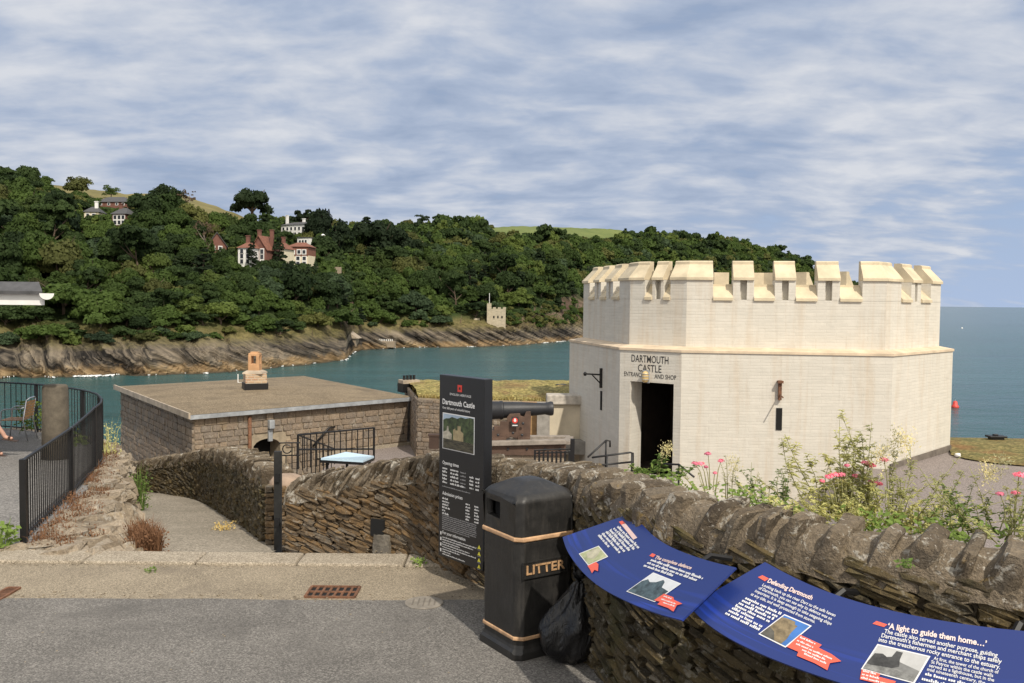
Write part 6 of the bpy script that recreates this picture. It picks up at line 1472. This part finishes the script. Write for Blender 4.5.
hd = hood.build('hood', bin_m, bn, fix=False); wl_ = hd.modifiers.new('Weld', 'WELD'); wl_.merge_threshold = .002; bevel(hd, .018, 4); hd.modifiers['Bevel'].angle_limit = R(20); hd.data.polygons.foreach_set('use_smooth', [True]*len(hd.data.polygons)); wn_ = hd.modifiers.new('WeightedNormal', 'WEIGHTED_NORMAL')
mb = MB(); mb.prism([tuple(BT(x, y, 0))[:2] for x, y in rsq(.37, .03)], HZ0-.02, HZ1-.02); mb.build('dark_inside', dark, bn)
# lettered plaque on the face towards the road
FX = lambda a, z, lift=0: BT(a, -BW/2-lift, z)
nF = -bvv
mb = MB(); mb.box(FX(-.025, .635, .004), (.385, .012, .115), (bu, bvv, (0, 0, 1))); pq = bevel(mb.build('name_plaque', bin_m, bn), .004)
mb = MB()
for (c_, s_) in (((-.025, .580), (.385, .01)), ((-.025, .690), (.385, .01))): mb.box(FX(c_[0], c_[1], .012), (s_[0], .008, s_[1]), (bu, bvv, (0, 0, 1)))
for a in (-.213, .163): mb.box(FX(a, .635, .012), (.01, .008, .10), (bu, bvv, (0, 0, 1)))
mb.build('plaque_rim', bin_m, pq)
mb = MB(); put_text(mb, 'LITTER', FX(-.19, .605), FX(.14, .605), UPV, .064, nF, .0125, .018); lt = mb.build('gold_lettering', gold, pq, fix=False); so = lt.modifiers.new('Solidify', 'SOLIDIFY'); so.thickness = .006; so.offset = 1

# ---- black bin bag slumped against bin and wall
bgp = G(567, 671, 0); bg_ = thing('rubbish_bag', tuple(bgp), 'black plastic rubbish bag slumped between the litter bin and the wall', 'bag')
mb = MB(); nU, nV = 48, 36; rows = []
for i in range(nV+1):
    v_ = i/nV; th_ = math.pi*v_; r_ = []
    zc = (1-math.cos(th_))/2
    for j in range(nU+1):
        a = 2*math.pi*(j % nU)/nU; rr = math.sin(th_)**.72
        wd_ = np.interp(zc, [0, .15, .45, .75, .9, 1], [.9, 1.05, 1.0, .62, .35, .28])
        fold = .10*math.sin(a*5+zc*5)+.06*math.sin(a*9-zc*9+1.3)+.12*noise.noise(Vector((math.cos(a)*1.3, math.sin(a)*1.3, zc*2.5)))
        k_ = rr*wd_*(1+fold*np.interp(zc, [0, .3, 1], [.3, .8, 2.4]))
        r_.append((bgp.x+.02+math.cos(a)*.235*k_+zc*.075, bgp.y+.15+math.sin(a)*.17*k_+zc*.05, .005+zc*.56+.02*noise.noise(Vector((math.cos(a)*2, math.sin(a)*2, zc*4)))))
    rows.append(r_)
mb.grid(rows); mb.build('sack', bag_m, bg_, smooth=True)
mb = MB(); c_ = Vector((bgp.x+.10, bgp.y+.20, .54))
for i in range(9):
    a = i*.7; d_ = Vector((math.cos(a)*.06, math.sin(a)*.05, .10+.05*math.sin(i*2.1))); s_ = Vector((-math.sin(a), math.cos(a), 0))*.045; mb.add([c_-s_*.3, c_+s_*.3, c_+d_*.6+s_, c_+d_+s_*.3, c_+d_*.7-s_], [(0, 1, 2, 3, 4)])
ne = mb.build('gathered_neck', bag_m, bg_, smooth=True); so = ne.modifiers.new('Solidify', 'SOLIDIFY'); so.thickness = .004

# ---- blue interpretation boards along the wall
def board_plane(p0, oh, tilt): o_ = Vector((oh[0], oh[1], 0)).normalized(); return Vector(p0), (o_*math.sin(R(tilt))+Vector((0, 0, 1))*math.cos(R(tilt)))
def blue_board(label, plane, outline_top, outline_bot, blocks):
    p0, n = plane; H_ = lambda px, py: HIT(px, py, p0, n)
    top_ = smoothline([H_(*q) for q in outline_top], 3); bot = smoothline([H_(*q) for q in outline_bot], 3)
    A1, A2 = Line(top_), Line(bot); root = thing('information_board', tuple(top_[len(top_)//2]), label, 'information board', 'blue boards fixed along the slate wall')
    N_ = 40; mb = MB(); vs = []; 
    for i in range(N_+1): vs += [A1.at(A1.L*i/N_), A2.at(A2.L*i/N_)]
    fs = [(2*i, 2*i+1, 2*i+3, 2*i+2) for i in range(N_)]; k_ = len(vs); lo = [v-n*.010 for v in vs]
    per = [2*i for i in range(N_+1)]+[2*i+1 for i in range(N_, -1, -1)]
    mb.add(vs+lo, fs+[tuple(i+k_ for i in reversed(f)) for f in fs]+[(per[i], per[(i+1) % len(per)], per[(i+1) % len(per)]+k_, per[i]+k_) for i in range(len(per))])
    ob = mb.build('panel', [board_m], root)
    ul = ob.data.uv_layers.new(name='UVMap')
    for p in ob.data.polygons:
        for li, vi in zip(p.loop_indices, p.vertices): w_ = vi % k_; ul.data[li].uv = ((w_//2)/N_, 1-(w_ % 2))
    for f_ in (.25, .75):
        a = A1.at(A1.L*f_); b = A2.at(A2.L*f_); d_ = (b-a).normalized(); mb = MB(); mb.tube([a+d_*.30-n*.02, a-d_*.06-n*.03, a-d_*.14-n*.12], .018, 6); mb.build('support_bracket', black_metal, root)
    for bl_ in blocks:
        kind = bl_[0]
        if kind == 'text':                        # text, start px, end px, cap, material, bold
            _, s_, a, b, cap, mt, bold = bl_; A, B = H_(*a), H_(*b); d_ = (B-A).normalized(); mb = MB(); put_text(mb, s_, A, B, n.cross(d_), cap*.84, n, .003, bold); mb.build('lettering', mt, root, fix=False)
        elif kind == 'words':
            mb = MB()
            for (a, b, cap) in bl_[1]: A, B = H_(*a), H_(*b); d_ = (B-A).normalized(); put_words(mb, A, B, n.cross(d_), cap*.9, n, .0075 if cap < .013 else .003)
            mb.build('small_lettering', ink_white, root, fix=False)
        elif kind == 'poly':                      # name, outline px, lift, material
            _, nm, pts, lift, mt = bl_; mb = MB(); mb.add([H_(*q)+n*lift for q in pts], [tuple(range(len(pts)))]); mb.build(nm, mt, root, fix=False)
        elif kind == 'pic':                       # a printed picture: corners a b c d; layers in 0..1
            _, c4, layers = bl_; c4 = [H_(*q) for q in c4]; B_ = lambda u, v: c4[0].lerp(c4[1], u).lerp(c4[3].lerp(c4[2], u), v)
            mb = MB(); mb.add([c+n*.003 for c in c4], [(0, 1, 2, 3)]); pr0 = mb.build('picture', ink_white, root, fix=False)
            for i, (nm, pts, mt) in enumerate(layers): mb = MB(); mb.add([B_(*q)+n*(.004+.0006*i) for q in pts], [tuple(range(len(pts)))]); mb.build(nm, mt, pr0, fix=False)
    return root
def rows_px(a0, b0, a1, b1, n_, cap, short=()):
    out = []
    for i in range(n_):
        f_ = i/(n_-1); a = (a0[0]+(a1[0]-a0[0])*f_, a0[1]+(a1[1]-a0[1])*f_); b = (b0[0]+(b1[0]-b0[0])*f_, b0[1]+(b1[1]-b0[1])*f_)
        if i in short: b = (a[0]+(b[0]-a[0])*.62, a[1]+(b[1]-a[1])*.62)
        out.append((a, b, cap))
    return out
box01 = lambda u0, v0, u1, v1: [(u0, v0), (u1, v0), (u1, v1), (u0, v1)]
pm = lambda nm, c, v=.3, s_=14: simple(nm, c, .4, var=v, scale=s_)
PL1 = board_plane((.80, 5.05, 1.08), (-.93, -.36), 37)
blue_board('shorter blue board beside the litter bin, with a map and a gun crew picture', PL1,
    [(632, 513), (640, 522), (652, 535), (668, 546), (690, 555), (712, 562), (736, 567.5)],
    [(562.5, 537), (566, 549), (574, 562), (587, 577), (604, 590), (630, 603), (655, 613), (682, 620)],
    [('poly', 'red_tab', [(619, 522), (622.5, 521), (625.5, 523.5), (621.5, 525.2)], .0025, ink_coral),
     ('poly', 'title_strip', [(621.5, 525), (625.5, 523.5), (637.5, 538), (633.5, 540)], .0025, pm('pale_title', (.72, .52, .48), .1)),
     ('words', rows_px((617, 527.5), (638.5, 549.5), (598, 536), (615, 555.5), 6, .022, (5,))),
     ('pic', [(579, 554), (599, 546), (608.5, 557), (588.5, 566)], [('printed_land', box01(.04, .05, .96, .95), pm('map_print', (.38, .40, .22), .4)), ('printed_harbour', [(.3, .2), (.75, .1), (.95, .35), (.7, .6), (.4, .75), (.2, .5)], pm('map_print_pale', (.45, .42, .30), .35))]),
     ('poly', 'coral_flash', [(588, 566.5), (596.5, 562.5), (599, 565), (598.5, 572), (595, 570.5), (592.5, 574), (590.5, 570)], .006, ink_coral),
     ('poly', 'red_tab', [(649.5, 556), (652.5, 553.5), (656, 555), (653.5, 557.6)], .0025, ink_coral),
     ('text', 'The complete defence', (654.5, 558.6), (690.8, 569.8), .026, pm('pale_title2', (.72, .55, .5), .05), .03),
     ('words', rows_px((650.5, 561), (703, 580), (643.5, 566.5), (692, 584), 3, .020, (2,))),
     ('pic', [(653.5, 572.8), (681.5, 584), (655, 602.5), (626.5, 591.8)], [('printed_sky', box01(.03, .03, .97, .97), pm('print_pale', (.62, .64, .66), .1)), ('printed_gun_crew', [(.03, .45), (.12, .30), (.25, .38), (.4, .30), (.5, .12), (.6, .18), (.7, .40), (.97, .45), (.97, .97), (.03, .97)], pm('print_crew', (.05, .075, .085), .9, 26))]),
     ('poly', 'coral_flash', [(664.5, 594.5), (674, 598), (674.5, 600.5), (683, 604.5), (677.5, 606), (674, 612.5), (668.5, 608.8), (658, 605), (660.5, 602.5), (654.5, 601)], .006, ink_coral),
     ('words', [((664, 597.5), (672, 600.5), .011), ((661.5, 600.5), (676, 605.5), .011), ((663.5, 604), (675.5, 608), .011)])])
PL2 = board_plane((1.75, 4.12, 1.06), (-.55, -.83), 37)
blue_board('longer blue board at the lower right, with a castle photograph and lighthouse story', PL2,
    [(765, 562), (785, 573), (812, 586), (850, 600), (900, 613), (960, 624), (1030, 632), (1120, 638)],
    [(689.5, 606), (700, 618), (718, 632), (745, 647), (780, 662), (830, 680), (900, 700), (985, 718), (1100, 735)],
    [('poly', 'red_tab', [(758, 577.5), (762.5, 575.5), (769, 578.8), (765, 581.5)], .0025, ink_coral),
     ('text', 'Defending Dartmouth', (767.2, 582.5), (811.5, 600.2), .031, pm('pale_title3', (.75, .6, .56), .05), .03),
     ('text', 'Looking back up the river Dart to the safe haven', (762, 586.2), (834.8, 617.2), .021, ink_white, .010),
     ('text', 'of Dartmouth, you can see why its defence was so', (758.4, 589.2), (831.2, 620.6), .021, ink_white, .010),
     ('text', 'important. It is deep enough to take seagoing ships', (754.6, 592.2), (831, 625.6), .021, ink_white, .010),
     ('text', 'at any tide, and well protected from storms.', (750.5, 595.4), (814.6, 623.6), .021, ink_white, .010),
     ('words', rows_px((745, 599.2), (781, 615.6), (725, 614.2), (759, 631), 7, .019, (4,))),
     ('pic', [(784.5, 614.5), (812, 626.2), (785.6, 648), (758.4, 634.4)], [('printed_sky', box01(.04, .04, .96, .96), pm('print_blue', (.05, .16, .45), .2)), ('printed_castle', [(.04, .14), (.2, .10), (.5, .10), (.58, .2), (.68, .2), (.72, .5), (.8, .75), (.8, .96), (.04, .96)], pm('print_wall', (.20, .155, .09), .5, 30)), ('printed_path', [(.04, .6), (.3, .7), (.55, .96), (.04, .96)], pm('print_path', (.09, .085, .07), .5, 30))]),
     ('poly', 'coral_flash', [(800.5, 635.5), (822, 645.5), (819, 648.5), (832, 655), (841.5, 662), (830, 663.8), (827.5, 671), (815, 664), (797, 656.5), (798.5, 652.5), (787, 647.5)], .006, ink_coral),
     ('words', [((800, 638.8), (815.5, 645.6), .012), ((797, 641.8), (814, 649.4), .012), ((796, 645.2), (833, 661), .012), ((802, 651.2), (826, 661.6), .012), ((804, 655.2), (826, 665), .012)]),
     ('poly', 'red_tab', [(872.5, 624), (876.5, 621.2), (887.5, 624.8), (884, 627.4)], .0025, ink_coral),
     ('text', '\u2018A light to guide them home\u2026\u2019', (887.5, 628.8), (986.5, 647), .036, pm('pale_title4', (.78, .66, .62), .05), .03),
     ('text', 'The castle also served another purpose, guiding', (884, 633.2), (997.5, 657.6), .026, ink_white, .013),
     ('text', 'Dartmouth\u2019s fishermen and merchant ships safely', (881.2, 637.4), (1001.5, 664), .026, ink_white, .013),
     ('text', 'into the treacherous rocky entrance to the estuary.', (878.4, 641.6), (1000, 669.6), .026, ink_white, .013),
     ('text', 'At first, the tower of the church of', (933.5, 660), (998.5, 674.2), .020, ink_white, .010),
     ('text', 'St Petrox within the castle walls', (931, 663.6), (993, 677.6), .020, ink_white, .010),
     ('text', 'served as a lighthouse, but in the', (929, 667.2), (994, 682.2), .020, ink_white, .010),
     ('text', 'mid nineteenth century, the', (927, 671), (985, 685), .020, ink_white, .010),
     ('words', rows_px((925, 675.4), (972, 687), (915, 690), (960, 702), 4, .018)),
     ('pic', [(877.5, 644.3), (930.6, 656.6), (914.5, 684), (861, 669.5)], [('printed_sky', box01(.03, .04, .97, .96), pm('print_grey', (.46, .46, .45), .1)), ('printed_hill', [(.03, .62), (.5, .42), (.97, .58), (.97, .8), (.03, .8)], pm('print_hill', (.16, .16, .155), .4, 20)), ('printed_tower', [(.03, .75), (.06, .35), (.2, .30), (.3, .38), (.38, .33), (.4, .10), (.52, .10), (.54, .36), (.6, .6), (.45, .75), (.2, .8)], pm('print_tower', (.05, .05, .05), .6, 25)), ('printed_foreground', [(.03, .8), (.3, .74), (.6, .7), (.97, .8), (.97, .96), (.03, .96)], pm('print_fore', (.22, .22, .21), .6, 25))]),
     ('poly', 'coral_flash', [(862, 670), (880.5, 674.5), (879, 677.5), (896, 682), (893, 688), (860, 680)], .006, ink_coral),
     ('words', [((863, 672.5), (877, 676), .012), ((862, 675.8), (880, 680.4), .012), ((861, 679.2), (889, 686), .012)])])

# ================================================================== PLANTS ON THE WALL
def valerian(px, pyb, Y, hpx, n, label, flowers=(), mat_=weed_pale, lean=0, leafn=26, name='valerian_plant', cat='plant', group='plants growing behind the roadside wall', spread=.25, ls=.05, seedh=0):
    base = P(px, pyb, Y); H_ = hpx*Y/F; root = thing(name, tuple(base), label, cat, group)
    st_ = MB(); lf = MB()
    def leafy(c, L_):
        aa = random.random()*6.283; d_ = Vector((math.cos(aa), math.sin(aa), random.uniform(-.2, .8))).normalized(); s_ = d_.cross(Vector((0, 0, 1))).normalized(); dr = Vector((0, 0, -.3*L_))
        lf.add([c, c+d_*L_*.5+s_*L_*.24, c+d_*L_+dr, c+d_*L_*.5-s_*L_*.24], [(0, 1, 2, 3)])
    for i in range(n):
        a = random.random()*6.283; sp_ = spread*random.random(); h_ = H_*random.uniform(.5, 1.0) if i else H_
        p0 = base+Vector((math.cos(a)*sp_*.5, math.sin(a)*sp_*.4, -.05)); bend = Vector((random.uniform(-.12, .12), random.uniform(-.1, .1), 0))*h_
        p3 = p0+Vector((math.cos(a)*sp_*.9+lean*h_, math.sin(a)*sp_*.5, h_)); p1 = p0.lerp(p3, .33)+bend*.7; p2 = p0.lerp(p3, .68)+bend
        st_.tube([p0, p1, p2, p3], [.0038, .003, .0022, .0012], 5); seg = [p0, p1, p2, p3]
        def on_stem(f_): k_ = min(2, int(f_*3)); return seg[k_].lerp(seg[k_+1], f_*3-k_)
        for q in range(leafn//2): f_ = random.random(); leafy(on_stem(f_), ls*(1.3-.85*f_)*random.uniform(.6, 1.3))
        for q in range(max(2, int(3+h_*9))):
            f_ = random.uniform(.25, .97); c = on_stem(f_); aa = random.random()*6.283; tl = h_*random.uniform(.08, .24)*(1.15-f_*.7); e_ = c+Vector((math.cos(aa)*tl*.7, math.sin(aa)*tl*.6, tl*.85))
            st_.tube([c, c.lerp(e_, .5)+Vector((0, 0, -tl*.06)), e_], [.0018, .0014, .0008], 4)
            for z_ in range(max(4, leafn//5)): g2 = random.uniform(.2, 1.05); leafy(c.lerp(e_, g2), ls*random.uniform(.35, .85)*(1.1-.4*f_))
    st_.build('stems', stem_m, root); lf.build('leaves', mat_, root, fix=False)
    for (fx_, fy_, fr) in flowers:
        c = P(fx_, fy_, Y); r_ = fr*.85*Y/F; mb = MB()
        for q in range(70):
            d_ = Vector((random.gauss(0, 1), random.gauss(0, 1), abs(random.gauss(0, .8))-.2)).normalized(); p = c+Vector((d_.x*r_, d_.y*r_, d_.z*r_*.6))*random.uniform(.2, 1.15); s_ = d_.orthogonal().normalized()*.005; t_2 = d_.cross(s_)
            mb.add([p-s_-t_2, p+s_-t_2, p+s_+t_2, p-s_+t_2], [(0, 1, 2, 3)])
        mb.build('flower_head', pink, root, fix=False); 
        s2 = MB(); s2.tube([Vector((base.x+(c.x-base.x)*.4, base.y, base.z)), c.lerp(base, .3)+Vector((.0, 0, 0)), c], [.004, .003, .002], 5); s2.build('flower_stem', stem_m, root)
    for i in range(seedh):
        mb = MB(); c = P(px+random.uniform(-16, 16), pyb-hpx*random.uniform(.75, 1.02), Y)
        for q in range(110):
            p = c+Vector((random.gauss(0, .022), random.gauss(0, .022), random.gauss(0, .035))); d_ = Vector((random.gauss(0, 1), random.gauss(0, 1), 1)).normalized(); s_ = d_.orthogonal().normalized()*.004; mb.add([p-s_, p+s_, p+d_*.016], [(0, 1, 2)])
        mb.build('seed_head', seed, root, fix=False)
    return root
valerian(657, 472, 7.1, 24, 5, 'leafy green plant with two brown seed heads in front of the doorway', mat_=weed, ls=.085, leafn=30, seedh=2, lean=.1)
valerian(641, 470, 7.2, 12, 6, 'low bright green plant just left of the doorway plant', mat_=weed, ls=.08, leafn=16)
valerian(712, 490, 6.2, 30, 7, 'pink valerian with several small flower heads left of the arrow slit', flowers=((695, 463.5, 4), (701, 464, 4.5), (706, 467, 2.6), (708, 454, 4), (721, 461, 3.8), (715, 473, 2.4)), ls=.035, leafn=16)
valerian(729, 492, 6.0, 44, 3, 'thin upright grassy stem beside the small pink valerian', mat_=weed_pale, ls=.03, leafn=26, spread=.1)
valerian(746, 494, 5.9, 30, 2, 'single thin stem with brown tip left of the leafy green weed', mat_=weed_pale, ls=.025, leafn=14, spread=.06, seedh=1)
valerian(766, 499, 5.8, 45, 6, 'leafy green weed below the arrow slit', mat_=weed, ls=.05, leafn=30)
valerian(784, 503, 5.6, 46, 5, 'taller leafy weed with pointed top right of the arrow slit', mat_=weed, ls=.045, leafn=30, spread=.16)
valerian(828, 508, 5.35, 92, 5, 'tall pale feathery weed in front of the cream wall', mat_=weed_pale, ls=.062, leafn=60, spread=.22, lean=-.03)
valerian(846, 510, 5.25, 104, 5, 'tallest thin pale weed reaching half way up the cream wall', mat_=weed_pale, ls=.062, leafn=60, spread=.35, lean=-.10)
valerian(858, 512, 5.2, 100, 4, 'tall straight pale weed right of the tallest weed', mat_=weed_pale, ls=.062, leafn=60, spread=.2)
valerian(845, 512, 5.15, 44, 26, 'dense pink valerian clump with clustered flower heads at the tower corner', flowers=((829, 477, 5), (836, 475, 5.5), (841, 475, 5), (847, 465.5, 3), (866, 463, 5), (872, 466, 5), (856, 476, 4.5), (874, 482, 6), (879, 484, 4), (822, 481, 3)), mat_=weed_pale, ls=.05, leafn=30, spread=.55)
valerian(893, 516, 5.0, 78, 16, 'bushy greyish plant with feathery seed plumes at the tower corner', flowers=((884, 460, 5),), mat_=weed_pale, ls=.045, leafn=40, spread=.34, seedh=5)
valerian(872, 516, 5.0, 34, 22, 'low pale green tangle of weeds under the bushy plant', mat_=weed_pale, ls=.05, leafn=30, spread=.6)
valerian(915, 519, 4.9, 40, 10, 'low pale green stems right of the bushy plant', mat_=weed_pale, ls=.04, leafn=24, spread=.4)
valerian(934, 521, 4.85, 26, 3, 'short thin stem alone before the grey forecourt', mat_=weed_pale, ls=.03, leafn=20, spread=.08)
valerian(957, 522, 4.75, 48, 3, 'slim upright weed before the grey forecourt', mat_=weed, ls=.04, leafn=34, spread=.1)
valerian(987, 526, 4.65, 62, 10, 'rounded leafy plant with brownish top near the right edge', mat_=weed, ls=.05, leafn=34, spread=.35, seedh=3)
valerian(1012, 528, 4.55, 64, 12, 'pink valerian with deep pink flower heads at the right edge', flowers=((1019, 475, 7), (1000, 494, 4.5), (1016, 493, 5), (1030, 480, 6)), mat_=weed_pale, ls=.05, leafn=30, spread=.4)
gm = MB()
for i in range(70):
    x = bl.L*random.uniform(.36, .92); p = bl.at(x)-bl.nrm(x)*random.uniform(.0, .2); d_ = 3 if 612 < CX+F*p.x/p.y < 800 else 2
    leaf_spray(gm, Vector((p.x, p.y, p.z-.11)), 26, .10, .10*random.random()+.04, .034)
tag(gm.build('wall_top_greenery', weed, origin=(1, 6, 1.2), fix=False), 'low green creeping weeds along the back of the slate wall', 'greenery', kind='stuff')
small_plant('weed_plant', 'tiny green fern rooted in the coping joint at right', 'fern', P(905, 567, 4.12), 40, .035, .03, .025, weed)

# ================================================================== SMALL THINGS
b0 = Vector(G(955, 407.5, ZSEA)); by = thing('mooring_buoy', tuple(b0), 'red conical buoy floating beside the right side of the tower', 'buoy')
mb = MB(); mb.lathe(b0+Vector((0, 0, -.2)), (0, 0, 1), [(0, .5), (.2, .62), (.5, .6), (.62, .42), (1.15, .34), (1.3, .2)], 16); mb.build('float', stopred, by, smooth=True); mb = MB(); mb.lathe(b0+Vector((0, 0, 1.05)), (0, 0, 1), [(0, .06), (.3, .06)], 8); mb.build('lifting_eye', lead, by)
b0 = Vector(G(962, 328.5, ZSEA)); mb = MB(); mb.lathe(b0+Vector((0, 0, -.4)), (0, 0, 1), [(0, .4), (.4, .7), (1.0, .5), (1.3, .2)], 12); tag(mb.build('pale_buoy', white_paint, origin=b0, smooth=True), 'tiny pale buoy far out on the open sea', 'buoy')
b0 = G(996, 440.5, -1.1); mb = MB(); mb.box(b0+Vector((0, 0, .11)), (.46, .3, .05)); mb.box(b0+Vector((0, 0, .05)), (.34, .22, .12)); mb.box(b0+Vector((-.02, 0, .15)), (.12, .1, .05)); tag(bevel(mb.build('lawn_light', black_metal, origin=b0), .01), 'low dark flat topped fitting on the lawn edge by the sea', 'light')
b0 = G(957.5, 457, -1.12); mb = MB(); mb.stone(b0+Vector((0, 0, .05)), (.07, .06, .05), ((1, 0, 0), (0, 1, 0), (0, 0, 1)), 2, 3, .1); tag(mb.build('white_stone', white_paint, origin=b0, smooth=True), 'small white stone on the forecourt by the tower corner', 'stone')
